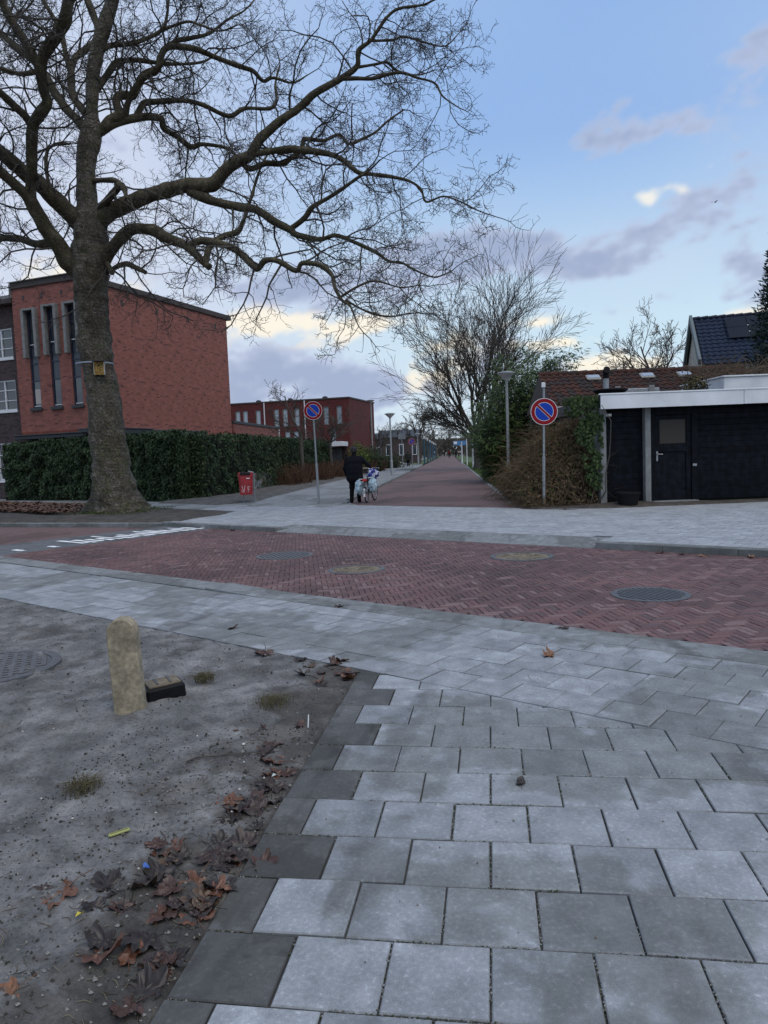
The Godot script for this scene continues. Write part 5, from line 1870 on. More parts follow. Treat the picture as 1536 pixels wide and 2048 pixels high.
func build_far_trees() -> void:
	# the tall one behind the bamboo
	var o := {"depth": 4, "kids": [7, 6, 5, 3], "spread": 0.46, "wiggle": 0.13, "lift": 0.025, "shrink": 0.86, "finest": 0.013, "stem": 2.2, "girth": 0.42, "bare": 0.2}
	bare_tree("tall_tree", "tall bare tree with upswept branches behind the bamboo", Vector3(7.9, 0, -60), [
		[Vector3(0.04, 1, 0), 9.4, 0.2], [Vector3(-0.3, 1, 0.1), 7.4, 0.16], [Vector3(0.26, 1, -0.1), 8.0, 0.17], [Vector3(-0.55, 0.95, 0.1), 5.2, 0.14], [Vector3(0.12, 1, 0.4), 7.0, 0.15], [Vector3(-0.12, 1, -0.4), 7.4, 0.15], [Vector3(0.42, 1, 0.1), 5.6, 0.12], [Vector3(-0.8, 0.75, 0.0), 3.8, 0.1], [Vector3(-0.8, 0.5, 0.2), 2.6, 0.07]], o, 5)
	o = {"depth": 4, "kids": [6, 5, 4, 3], "spread": 0.6, "wiggle": 0.17, "lift": 0.03, "finest": 0.016, "stem": 2.6, "girth": 0.2, "bare": 0.2}
	bare_tree("street_tree", "mid sized bare tree beside the blue posts", Vector3(4.9, 0, -98), [[Vector3(0, 1, 0), 4.6, 0.13], [Vector3(-0.5, 0.9, 0), 3.4, 0.1], [Vector3(0.45, 0.9, 0), 3.2, 0.09], [Vector3(-0.8, 0.6, 0.2), 2.6, 0.07]], o, 6)
	# small pruned trees in the planting bed
	o = {"depth": 3, "kids": [6, 6, 5], "spread": 0.75, "wiggle": 0.2, "lift": 0.06, "finest": 0.009, "stem": 2.9, "girth": 0.11, "bare": 0.15}
	bare_tree("young_tree", "small bare tree leaning left in the bed behind the left sign", Vector3(-4.55, 0, -42), [[Vector3(-0.45, 1, 0), 2.4, 0.075], [Vector3(-0.75, 0.55, 0.1), 2.0, 0.05, -0.3], [Vector3(0.6, 0.45, 0), 1.7, 0.045, -0.5], [Vector3(0.3, 0.8, 0), 1.4, 0.04, 0.0]], o, 8)
	o.stem = 2.6
	bare_tree("young_tree", "small bare dark tree in front of the white garage", Vector3(-3.6, 0, -52), [[Vector3(0.1, 1, 0), 1.6, 0.07], [Vector3(-0.8, 0.5, 0.1), 1.7, 0.06], [Vector3(0.8, 0.5, 0), 2.0, 0.06], [Vector3(0.5, 0.6, 0.5), 1.7, 0.05], [Vector3(-0.4, 0.7, 0.5), 1.5, 0.05]], o, 9)
	o.stem = 2.0
	bare_tree("young_tree", "thin bare tree left of the second lamp post", Vector3(-0.4, 0, -74), [[Vector3(0, 1, 0), 2.2, 0.07], [Vector3(-0.6, 0.8, 0.1), 1.9, 0.06], [Vector3(0.6, 0.8, 0), 1.9, 0.06]], o, 10)
	bare_tree("young_tree", "thin bare tree beside the dark far house", Vector3(1.0, 0, -88), [[Vector3(0, 1, 0), 2.8, 0.07], [Vector3(-0.6, 0.8, 0.1), 2.2, 0.06], [Vector3(0.6, 0.8, 0), 2.2, 0.06]], o, 11)
	o = {"depth": 4, "kids": [6, 5, 4, 3], "spread": 0.6, "wiggle": 0.14, "lift": 0.02, "shrink": 0.82, "finest": 0.015, "stem": 5.4, "girth": 0.25, "bare": 0.2}
	bare_tree("rounded_tree", "rounded bare tree beyond the tiled roof", Vector3(21.9, 0, -60), [[Vector3(0, 1, 0), 4.6, 0.14], [Vector3(-0.6, 0.9, 0), 4.2, 0.12], [Vector3(0.6, 0.9, 0), 4.2, 0.12], [Vector3(-0.9, 0.6, 0.2), 3.4, 0.09], [Vector3(0.9, 0.6, -0.2), 3.4, 0.09]], o, 12)
	# the wood that closes the street
	var rr := RandomNumberGenerator.new()
	rr.seed = 61
	var g := Geo.new()
	var ow := {"depth": 3, "kids": [6, 5, 4], "spread": 0.6, "wiggle": 0.16, "lift": 0.03, "finest": 0.03, "bare": 0.15}
	for k in 90:
		var d := rr.randf_range(170.0, 330.0)
		var off := rr.randf_range(-16.0, 26.0)
		var x := 1.0 + 0.0915 * (d - 21.0) + off
		if absf(off - 2.0) < 4.0 and d < 292.0:
			continue
		var h := rr.randf_range(5.0, 9.0)
		branch(g, Vector3(x, 0, -d), Vector3(0, 1, 0), h, 0.22, 0, ow, rr)
	for k in 5000:
		var d := rr.randf_range(296.0, 320.0)
		var p := Vector3(1.0 + 0.0915 * (d - 21.0) + rr.randf_range(-24.0, 30.0), pow(rr.randf(), 0.8) * 6.5, -d)
		leaf(g, p, Vector3(rr.randf_range(-0.5, 0.5), 0.3, 1).normalized(), Vector3(rr.randf_range(-1, 1), 1, 0).normalized(), 1.3, 0.5)
	tag(part("far_wood", g, M.far_bark), "brown bare woodland closing the far end of the side street", "woodland", "", "stuff")
	# evergreen row right of the far street
	for k in 7:
		var d := 62.0 + k * 24.0
		var x := 3.5 + 0.092 * (d - 21.0) + 5.0 + (k % 2) * 1.5
		var t := thing("far_shrub", ["dark shrub just beyond the bamboo on the right verge", "green shrub on the right verge past the white poles", "third shrub along the right verge of the street", "shrub by the far bend of the right verge", "distant shrub on the right verge", "small distant shrub before the woodland", "last shrub at the end of the right verge"][k], "shrub", Vector3(x, 0, -d), 0, "shrubs along the right verge")
		var lf := Geo.new()
		leaf_ball(lf, Vector3(0, 2.0, 0), Vector3(2.6, 2.4, 3.2), 900, 0.34, 0.2, Color(0.035, 0.05, 0.018), Color(0.06, 0.075, 0.03), 200 + k)
		stuff(part("foliage", lf, M.leafy, t))
		var stm := Geo.new()
		stm.tube(PackedVector3Array([Vector3(0, -0.1, 0), Vector3(0.1, 1.0, 0), Vector3(0, 2.2, 0)]), PackedFloat32Array([0.14, 0.11, 0.06]), 7)
		part("stem", stm, M.far_bark, t)


# ---------------------------------------------------------------- foliage
func leaf(g: Geo, p: Vector3, out: Vector3, tip: Vector3, length: float, width: float) -> void:
	# a folded blade: two faces meeting at the midrib
	tip = (tip - out * tip.dot(out) * 0.5).normalized()
	var side := tip.cross(out).normalized() * width / 2.0
	var a := p
	var e := p + tip * length
	var m := p + tip * length * 0.45 + out * width * 0.18
	g.tri(a, m + side - out * width * 0.2, e)
	g.tri(a, e, m - side - out * width * 0.2)


func leaf_ball(g: Geo, c: Vector3, half: Vector3, count: int, length: float, width: float, lo: Color, hi: Color, seed_: int, droop := 0.5) -> void:
	var rr := RandomNumberGenerator.new()
	rr.seed = seed_
	var n := FastNoiseLite.new()
	n.seed = seed_
	n.frequency = 0.8
	for k in count:
		var d := Vector3(rr.randfn(), rr.randfn(), rr.randfn()).normalized()
		var bump := 1.0 + 0.38 * n.get_noise_3d(d.x * 3.0, d.y * 3.0, d.z * 3.0)
		var f := pow(rr.randf(), 0.35) * bump
		var p := c + d * half * f
		if p.y < 0.05:
			p.y = rr.randf_range(0.05, 0.4)
		g.col = lo.lerp(hi, rr.randf())
		leaf(g, p, (d + Vector3(rr.randf_range(-0.7, 0.7), rr.randf_range(-0.3, 0.9), rr.randf_range(-0.7, 0.7))).normalized(), (Vector3(rr.randf_range(-1, 1), rr.randf_range(-1, 1) - droop, rr.randf_range(-1, 1)) + d * 0.5).normalized(), length * rr.randf_range(0.7, 1.3), width * rr.randf_range(0.7, 1.2))


func ivy_run(root: Node3D, a: Vector2, b: Vector2, y0: float, y1: float, thick: float, count: int, seed_: int) -> void:
	# ivy over a fence from a to b; the face to the right of the run looks at the street
	var rr := RandomNumberGenerator.new()
	rr.seed = seed_
	var n := FastNoiseLite.new()
	n.seed = seed_
	n.frequency = 0.9
	n.fractal_octaves = 3
	var dir := (b - a).normalized()
	var nor := Vector2(dir.y, -dir.x)
	var len := a.distance_to(b)
	var g := Geo.new()
	for k in count:
		var u := rr.randf_range(-0.1, len + 0.1)
		var q := rr.randf()
		var p2: Vector2
		var y: float
		var out: Vector3
		var bulge := n.get_noise_2d(u * 1.4, 3.0) * 0.22
		if q < 0.08:
			y = lerpf(y0, y1, rr.randf())
			var at_end := rr.randf() < 0.5
			p2 = (a - dir * 0.1 if at_end else b + dir * 0.1) + nor * rr.randf_range(-thick / 2, thick / 2) + dir * rr.randf_range(-0.08, 0.08)
			out = Vector3(dir.x, 0.3, dir.y) * (-1.0 if at_end else 1.0)
		elif q < 0.82:
			y = lerpf(y0, y1, pow(rr.randf(), 0.9))
			var puff := n.get_noise_2d(u * 1.3, y * 1.6) * 0.36 + rr.randf_range(-0.14, 0.08)
			p2 = a + dir * u + nor * (thick / 2 + puff)
			out = Vector3(nor.x, 0.35, nor.y)
		else:
			y = y1 + bulge + rr.randf_range(-0.1, 0.1)
			p2 = a + dir * u + nor * rr.randf_range(-thick / 2, thick / 2)
			out = Vector3(nor.x * 0.3, 1.0, nor.y * 0.3)
		g.col = Color(0.014, 0.026, 0.012).lerp(Color(0.06, 0.088, 0.038), pow(rr.randf(), 1.7))
		g.col = g.col * (1.0 + 0.7 * n.get_noise_2d(u * 0.9 + 50.0, y * 0.9))
		g.col.a = 1.0
		out = (out + Vector3(rr.randf_range(-0.6, 0.6), rr.randf_range(-0.4, 0.6), rr.randf_range(-0.6, 0.6))).normalized()
		leaf(g, Vector3(p2.x, y, p2.y), out, Vector3(rr.randf_range(-0.7, 0.7), -1.0, rr.randf_range(-0.7, 0.7)).normalized(), rr.randf_range(0.07, 0.125), rr.randf_range(0.065, 0.115))
	stuff(part("ivy_leaves", g, M.leafy, root))
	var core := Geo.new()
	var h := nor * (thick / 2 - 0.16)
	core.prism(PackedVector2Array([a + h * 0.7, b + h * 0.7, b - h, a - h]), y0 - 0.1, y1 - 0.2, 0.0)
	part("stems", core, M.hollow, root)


func build_plants() -> void:
	var h1 := thing("ivy_hedge", "tall dark ivy hedge along the pavement behind the plane tree", "hedge", Vector3.ZERO)
	ivy_run(h1, Vector2(-7.75, -28.4), Vector2(-17.0, -33.95), FAR_Y, 2.62, 0.7, 24000, 1)
	var h2 := thing("ivy_hedge", "long ivy hedge receding along the side street pavement", "hedge", Vector3.ZERO)
	ivy_run(h2, Vector2(-4.1, -54.0), Vector2(-7.35, -29.1), 0.1, 2.6, 0.8, 26000, 2)
	# retaining wall below it
	var lw := thing("low_wall", "low weathered block wall under the receding ivy hedge", "wall", Vector3.ZERO)
	for j in 3:
		for k in 9:
			var a := Vector2(-6.28, -33.2).lerp(Vector2(-5.75, -42.6), (k + 0.5 * (j % 2)) / 9.0)
			part("block", boxed(Vector3.ZERO, Vector3(0.22, 0.255, 1.02), 0.012, Transform3D(Basis(Vector3.UP, -0.056), Vector3(a.x, 0.2 + j * 0.262, a.y))), M.rust_sand if (k + j) % 4 == 0 else M.precast, lw)
	# brown twiggy shrubs in the bed
	var rr := RandomNumberGenerator.new()
	rr.seed = 90
	var labels := ["brown leafless shrub nearest the low block wall", "brown leafless shrub beneath the first young tree", "brown leafless shrub behind the left sign pole", "brown leafless shrub left of the person", "brown leafless shrub behind the person's shoulder", "brown leafless shrub by the second lamp post"]
	for k in 6:
		var d := 41.0 + k * 5.2
		var s := thing("brown_shrub", labels[k], "shrub", Vector3(-5.1 + k * 0.85, FAR_Y, -d), 0, "brown shrubs in the planting bed")
		var g := Geo.new()
		for j in 420:
			var p := Vector3(rr.randf_range(-1.1, 1.1), 0, rr.randf_range(-2.6, 2.6))
			var d3 := Vector3(rr.randf_range(-0.6, 0.6), 1.0, rr.randf_range(-0.6, 0.6)).normalized()
			var l := rr.randf_range(0.6, 1.35)
			g.col = Color(0.07, 0.04, 0.03).lerp(Color(0.11, 0.065, 0.045), rr.randf())
			g.tube(PackedVector3Array([p, p + d3 * l * 0.5, p + d3 * l + Vector3(rr.randf_range(-0.2, 0.2), 0, rr.randf_range(-0.2, 0.2))]), PackedFloat32Array([0.014, 0.011, 0.007]), 3, false)
		stuff(part("twigs", g, M.dry, s))
		var lf := Geo.new()
		leaf_ball(lf, Vector3(0, 0.55, 0), Vector3(1.2, 0.65, 2.7), 900, 0.07, 0.05, Color(0.06, 0.032, 0.022), Color(0.12, 0.07, 0.04), 300 + k)
		stuff(part("dry_leaves", lf, M.dry, s))
	# clipped evergreen bits by the garage
	var gh := thing("garden_hedge", "bright green hedge right of the white garage", "hedge", Vector3(-1.9, 0, -60))
	var gg := Geo.new()
	leaf_ball(gg, Vector3(0, 1.3, 0), Vector3(1.0, 1.35, 1.5), 2200, 0.14, 0.09, Color(0.05, 0.075, 0.015), Color(0.10, 0.13, 0.03), 44)
	stuff(part("foliage", gg, M.leafy, gh))
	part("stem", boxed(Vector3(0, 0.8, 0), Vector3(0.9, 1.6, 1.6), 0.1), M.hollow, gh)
	gh = thing("garden_hedge", "dark green hedge end before the row house corner", "hedge", Vector3(-0.9, 0, -64))
	gg = Geo.new()
	leaf_ball(gg, Vector3(0, 1.2, 0), Vector3(1.1, 1.2, 2.0), 2200, 0.14, 0.09, Color(0.02, 0.035, 0.012), Color(0.045, 0.065, 0.022), 45)
	stuff(part("foliage", gg, M.leafy, gh))
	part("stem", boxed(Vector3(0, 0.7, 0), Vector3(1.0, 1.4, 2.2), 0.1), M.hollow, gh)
	gh = thing("garden_hedge", "low dark hedge between the second lamp post and the dog walker", "hedge", Vector3(0.6, 0, -78))
	gg = Geo.new()
	leaf_ball(gg, Vector3(0, 0.75, 0), Vector3(2.0, 0.9, 4.0), 2600, 0.16, 0.1, Color(0.02, 0.03, 0.014), Color(0.04, 0.055, 0.022), 46)
	stuff(part("foliage", gg, M.leafy, gh))
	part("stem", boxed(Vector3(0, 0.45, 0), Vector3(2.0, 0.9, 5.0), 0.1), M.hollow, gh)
	bamboo()
	vines()
	conifer()
	weeds()


func bamboo() -> void:
	var b := thing("bamboo", "huge dark green bamboo thicket behind the right lamp post", "bamboo", Vector3(6.95, 0, -34.5))
	var rr := RandomNumberGenerator.new()
	rr.seed = 12
	var g := Geo.new()
	var lf := Geo.new()
	# culms arch outwards and carry drooping sprays
	for k in 380:
		var base := Vector3(rr.randf_range(-1.9, 2.5), 0, rr.randf_range(-1.6, 2.0))
		var h := rr.randf_range(2.4, 7.3)
		if base.x < -0.6:
			h *= lerpf(1.0, 0.6, (-base.x - 0.6) / 1.3)
		if base.x > 1.2:
			h *= 0.72
		var lean := Vector3(minf(base.x, 0.8) * 0.24 + rr.randf_range(-0.3, 0.3), 0, base.z * 0.2 + rr.randf_range(-0.1, 0.5))
		var pts := PackedVector3Array()
		var rad := PackedFloat32Array()
		for j in 8:
			var t := j / 7.0
			pts.append(base + Vector3(0, h * (t - 0.12 * t * t * t), 0) + lean * t * t * 1.6)
			rad.append(lerpf(0.016, 0.004, t))
		g.tube(pts, rad, 4, false)
		for j in range(1, 8):
			for s in 6:
				var p := pts[j].lerp(pts[j - 1], rr.randf())
				var d := Vector3(rr.randf_range(-1, 1), rr.randf_range(-0.2, 0.5), rr.randf_range(-1, 1) + 0.25).normalized()
				var l := rr.randf_range(0.25, 0.6)
				var e := p + d * l
				for q in 6:
					var lp := p.lerp(e, rr.randf_range(0.3, 1.0))
					lf.col = Color(0.026, 0.046, 0.014).lerp(Color(0.095, 0.13, 0.042), pow(rr.randf(), 1.6))
					leaf(lf, lp, Vector3(rr.randf_range(-0.6, 0.6), 1, rr.randf_range(-0.2, 0.9)).normalized(), (d + Vector3(rr.randf_range(-0.8, 0.8), rr.randf_range(-1.3, -0.1), rr.randf_range(-0.8, 0.8))).normalized(), rr.randf_range(0.2, 0.36), rr.randf_range(0.035, 0.06))
	stuff(part("culms", g, M.far_bark, b))
	stuff(part("leaves", lf, M.leafy, b))
	var s := thing("garden_shrub", "yellow green shrub at the foot of the right lamp post", "shrub", Vector3(5.95, FAR_Y, -29.0))
	var sg := Geo.new()
	leaf_ball(sg, Vector3(0, 0.9, 0), Vector3(0.75, 1.0, 1.0), 1500, 0.12, 0.05, Color(0.05, 0.065, 0.018), Color(0.13, 0.14, 0.045), 71, 0.2)
	stuff(part("foliage", sg, M.leafy, s))
	part("stem", boxed(Vector3(0, 0.4, 0), Vector3(0.1, 0.8, 0.1), 0.02), M.far_bark, s)


func strand(g: Geo, p: Vector3, d: Vector3, length: float, r: float, rr: RandomNumberGenerator, sag: float) -> void:
	var pts := PackedVector3Array([p])
	var rad := PackedFloat32Array([r])
	for k in 6:
		d = (d + Vector3(rr.randf_range(-0.5, 0.5), rr.randf_range(-0.5, 0.5) - sag, rr.randf_range(-0.5, 0.5))).normalized()
		p += d * length / 6.0
		if p.y < 0.04:
			p.y = 0.05
			d.y = 0.15
		pts.append(p)
		rad.append(r * (1.0 - 0.1 * k))
	g.tube(pts, rad, 3, false)


func vines() -> void:
	# dead climber heaped on the shed's side wall
	var v := thing("dead_climber", "heap of dead brown climber beside the right sign", "climber", Vector3(4.75, FAR_Y, -19.0))
	var rr := RandomNumberGenerator.new()
	rr.seed = 21
	var g := Geo.new()
	var lf := Geo.new()
	var top := func(x: float, z: float) -> float:  # height of the heap
		return lerpf(1.55, 2.25, clampf((x + 0.95) / 1.2, 0, 1)) * clampf(1.2 - absf(z + 0.6) / 5.0, 0.4, 1.0) * (1.0 - 0.35 * clampf((-x - 0.8) / 0.4, 0, 1))
	for k in 4200:
		var x := rr.randf_range(-1.25, 0.55)
		var z := 1.15 - 4.4 * pow(rr.randf(), 1.7)
		var h: float = top.call(x, z)
		var y := h * pow(rr.randf(), 0.7)
		var shell := z
		if z > 0.0:
			shell = 1.15 - 0.95 * pow(y / maxf(h, 0.1), 1.6) - rr.randf() * 0.35
		var c := Color(0.085, 0.058, 0.036).lerp(Color(0.17, 0.125, 0.08), rr.randf())
		if rr.randf() < 0.15:
			c = Color(0.05, 0.045, 0.03)
		g.col = c
		strand(g, Vector3(x, y, shell), Vector3(rr.randf_range(-1, 1), rr.randf_range(-1.0, 0.4), rr.randf_range(-0.5, 0.6)).normalized(), rr.randf_range(0.35, 1.1), rr.randf_range(0.003, 0.008), rr, 0.12)
		if rr.randf() < 0.85:
			for q in 2:
				lf.col = Color(0.075, 0.048, 0.028).lerp(Color(0.16, 0.12, 0.07), rr.randf())
				if rr.randf() < 0.12:
					lf.col = Color(0.06, 0.075, 0.025)
				leaf(lf, Vector3(x + rr.randf_range(-0.1, 0.1), y, shell + rr.randf_range(0, 0.08)), Vector3(rr.randf_range(-0.6, 0.6), rr.randf_range(-0.2, 0.8), 1).normalized(), Vector3(rr.randf_range(-1, 1), -0.8, rr.randf_range(-0.5, 0.5)).normalized(), rr.randf_range(0.05, 0.11), rr.randf_range(0.03, 0.06))
	stuff(part("dead_stems", g, M.dry, v))
	stuff(part("dry_leaves", lf, M.dry, v))
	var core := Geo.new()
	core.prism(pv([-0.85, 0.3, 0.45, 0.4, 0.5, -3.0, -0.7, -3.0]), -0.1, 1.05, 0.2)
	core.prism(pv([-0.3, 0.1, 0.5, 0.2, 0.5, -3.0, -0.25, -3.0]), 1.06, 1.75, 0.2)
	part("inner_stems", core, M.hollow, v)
	# rank growth filling the corner behind the heap
	var th := thing("thicket", "dark brown and green thicket between the bamboo and the dead climber", "shrub", Vector3(5.85, FAR_Y, -25.6))
	var tg := Geo.new()
	leaf_ball(tg, Vector3(0, 1.5, 0), Vector3(0.75, 1.55, 2.4), 5200, 0.13, 0.06, Color(0.03, 0.028, 0.014), Color(0.085, 0.075, 0.035), 19, 0.6)
	stuff(part("foliage", tg, M.leafy, th))
	var ts := Geo.new()
	for k in 500:
		ts.col = Color(0.06, 0.045, 0.03).lerp(Color(0.13, 0.10, 0.065), rr.randf())
		strand(ts, Vector3(rr.randf_range(-0.8, 0.8), rr.randf_range(0.1, 2.2), rr.randf_range(-2.2, 2.4)), Vector3(rr.randf_range(-1, 1), rr.randf_range(-0.4, 1.0), rr.randf_range(-0.6, 0.6)).normalized(), rr.randf_range(0.6, 1.4), rr.randf_range(0.005, 0.012), rr, 0.05)
	stuff(part("stems", ts, M.dry, th))
	# green ivy up the corner post
	var iv := thing("climbing_ivy", "green ivy climbing the left corner of the shed", "ivy", Vector3(5.15, FAR_Y, -17.95))
	var ig := Geo.new()
	var patch := FastNoiseLite.new()
	patch.seed = 6
	patch.frequency = 1.6
	for k in 2600:
		var y := 2.7 * pow(rr.randf(), 0.45)
		var w := 0.06 + 0.42 * clampf(y / 2.0, 0, 1)
		var x := rr.randf_range(-w, 0.16) - 0.1 * clampf(1.0 - y, 0, 1)
		var z := 0.18 + 0.15 * rr.randf() - absf(x) * 0.4
		if patch.get_noise_2d(x * 2.0, y) < -0.08:
			continue
		if y > 2.25:
			x = rr.randf_range(-0.5, 0.1)
			z = rr.randf_range(-0.9, 0.35)
		ig.col = Color(0.02, 0.035, 0.014).lerp(Color(0.06, 0.085, 0.03), pow(rr.randf(), 1.4))
		leaf(ig, Vector3(x, y, z), Vector3(rr.randf_range(-0.7, 0.7), rr.randf_range(-0.2, 0.7), 1).normalized(), Vector3(rr.randf_range(-1, 1), -0.9, rr.randf_range(-0.3, 0.3)).normalized(), rr.randf_range(0.06, 0.1), rr.randf_range(0.05, 0.085))
	stuff(part("ivy_leaves", ig, M.leafy, iv))
	var stem := Geo.new()
	strand(stem, Vector3(0.02, 0, 0.12), Vector3(0, 1, 0), 2.6, 0.02, rr, -0.3)
	strand(stem, Vector3(-0.15, 0, 0.14), Vector3(0, 1, 0), 2.4, 0.016, rr, -0.3)
	part("stem", stem, M.far_bark, iv)
	# bare creeper lying over the tiled roof edge
	var cr := thing("roof_creeper", "tangle of bare creeper on the raised roof edge", "climber", Vector3(10.2, 3.27, -21.4))
	var cg := Geo.new()
	for k in 260:
		cg.col = Color(0.06, 0.045, 0.035).lerp(Color(0.12, 0.09, 0.06), rr.randf())
		strand(cg, Vector3(rr.randf_range(-1.5, 2.2), rr.randf_range(0.0, 0.35), rr.randf_range(-0.8, 0.6)), Vector3(rr.randf_range(-1, 1), rr.randf_range(-0.1, 0.5), rr.randf_range(-0.5, 0.5)).normalized(), rr.randf_range(0.4, 1.0), rr.randf_range(0.006, 0.016), rr, 0.03)
	stuff(part("stems", cg, M.dry, cr))


func conifer() -> void:
	var c := thing("conifer", "dark conifer at the right edge of the picture", "tree", Vector3(12.8, 0, -23.5))
	var g := Geo.new()
	var rr := RandomNumberGenerator.new()
	rr.seed = 3
	var s := Geo.new()
	for k in 9000:
		var y := 2.3 + 6.2 * rr.randf()
		var rad := 1.35 * pow(clampf((8.7 - y) / 6.0, 0, 1), 0.75) * clampf((y - 2.0) / 1.2, 0.3, 1.0)
		var a := rr.randf() * TAU
		var clump := 0.8 + 0.3 * sin(a * 7.0 + y * 5.0) * sin(y * 7.0)
		var p := Vector3(cos(a), 0, sin(a)) * rad * clump * sqrt(rr.randf_range(0.35, 1.0)) + Vector3(0, y, 0)
		g.col = Color(0.008, 0.018, 0.014).lerp(Color(0.025, 0.042, 0.03), rr.randf())
		var out := Vector3(cos(a), 0.6, sin(a)).normalized()
		leaf(g, p, out, (out + Vector3(rr.randf_range(-0.7, 0.7), rr.randf_range(-0.7, 0.5), rr.randf_range(-0.7, 0.7))).normalized(), rr.randf_range(0.12, 0.26), rr.randf_range(0.03, 0.06))
	stuff(part("crown", g, M.leafy, c))
	s.tube(PackedVector3Array([Vector3(0, -0.1, 0), Vector3(0, 4, 0), Vector3(0, 8.3, 0)]), PackedFloat32Array([0.2, 0.14, 0.03]), 8)
	part("trunk", s, M.far_bark, c)


func weeds() -> void:
	# grass tufts and leaf litter
	var rr := RandomNumberGenerator.new()
	rr.seed = 44
	var g := Geo.new()
	for k in 3200:
		var x: float
		var z: float
		if k % 2:
			x = rr.randf_range(4.6, 6.3)
			z = rr.randf_range(-31.0, -26.0)
		else:
			x = 3.7 + rr.randf_range(0.0, 1.6)
			z = -rr.randf_range(21.0, 34.0)
			x += 0.092 * (-z - 21.0)
		var p := Vector3(x, FAR_Y, z)
		var a := rr.randf() * TAU
		var w := Vector3(cos(a), 0, sin(a)) * 0.012
		g.col = Color(0.05, 0.06, 0.02).lerp(Color(0.11, 0.12, 0.04), rr.randf())
		g.tri(p - w, p + w, p + Vector3(rr.randf_range(-0.1, 0.1), rr.randf_range(0.08, 0.35), rr.randf_range(-0.1, 0.1)))
	tag(part("rough_grass", g, M.leafy), "rough grass tufts under the bamboo and right lamp post", "grass", "", "stuff")
	g = Geo.new()
	for k in 7000:
		var t := rr.randf_range(20.6, 34.0)
		var s := rr.randf_range(10.85, 13.8)
		if k % 3 == 0:
			s = 10.85 + 0.5 * rr.randf()
		var q := st(s, t)
		if q.distance_to(Vector2(-7.9, -22.1)) < 1.3 or (k % 4 and t < 21.5):
			continue
		g.col = Color(0.10, 0.045, 0.025).lerp(Color(0.20, 0.10, 0.055), rr.randf())
		leaf(g, Vector3(q.x, FAR_Y + 0.07 + rr.randf() * 0.06, q.y), Vector3(rr.randf_range(-0.6, 0.6), 1, rr.randf_range(-0.6, 0.6)).normalized(), Vector3(rr.randf_range(-1, 1), 0.1, rr.randf_range(-1, 1)).normalized(), rr.randf_range(0.08, 0.16), rr.randf_range(0.07, 0.14))
	tag(part("leaf_litter", g, M.fallen), "brown leaf litter on the soil left of the plane tree", "leaves", "", "stuff")
	g = Geo.new()
	for k in 1500:
		var a := rr.randf() * TAU
		var d := 0.85 + 0.75 * pow(rr.randf(), 2.0)
		var q := Vector2(-7.93, -22.15) + Vector2(cos(a), sin(a)) * d
		g.col = Color(0.035, 0.05, 0.012).lerp(Color(0.075, 0.095, 0.03), rr.randf())
		leaf(g, Vector3(q.x, FAR_Y + 0.03 + rr.randf() * 0.06, q.y), Vector3(rr.randf_range(-0.6, 0.6), 1, rr.randf_range(-0.6, 0.6)).normalized(), Vector3(rr.randf_range(-1, 1), 0.4, rr.randf_range(-1, 1)).normalized(), rr.randf_range(0.03, 0.08), rr.randf_range(0.02, 0.05))
	tag(part("moss", g, M.leafy), "olive green moss round the foot of the plane tree", "moss", "", "stuff")


# ---------------------------------------------------------------- street furniture
# covers in the road: x, z, radius
const COVERS := [[-1.6, -11.55, 0.42], [-0.4, -9.85, 0.36], [1.96, -10.5, 0.42], [2.7, -7.45, 0.36]]


func disc(g: Geo, c: Vector3, r0: float, r1: float, z: float, n := 40) -> void:
	for k in n:
		var a := TAU * k / n
		var b := TAU * (k + 1) / n
		var pa := Vector3(cos(a), sin(a), 0)
		var pb := Vector3(cos(b), sin(b), 0)
		var zz := Vector3(0, 0, z)
		if r0 <= 0.0:
			g.tri(c + zz, c + zz + pa * r1, c + zz + pb * r1)
		else:
			g.quad(c + zz + pa * r0, c + zz + pa * r1, c + zz + pb * r1, c + zz + pb * r0)


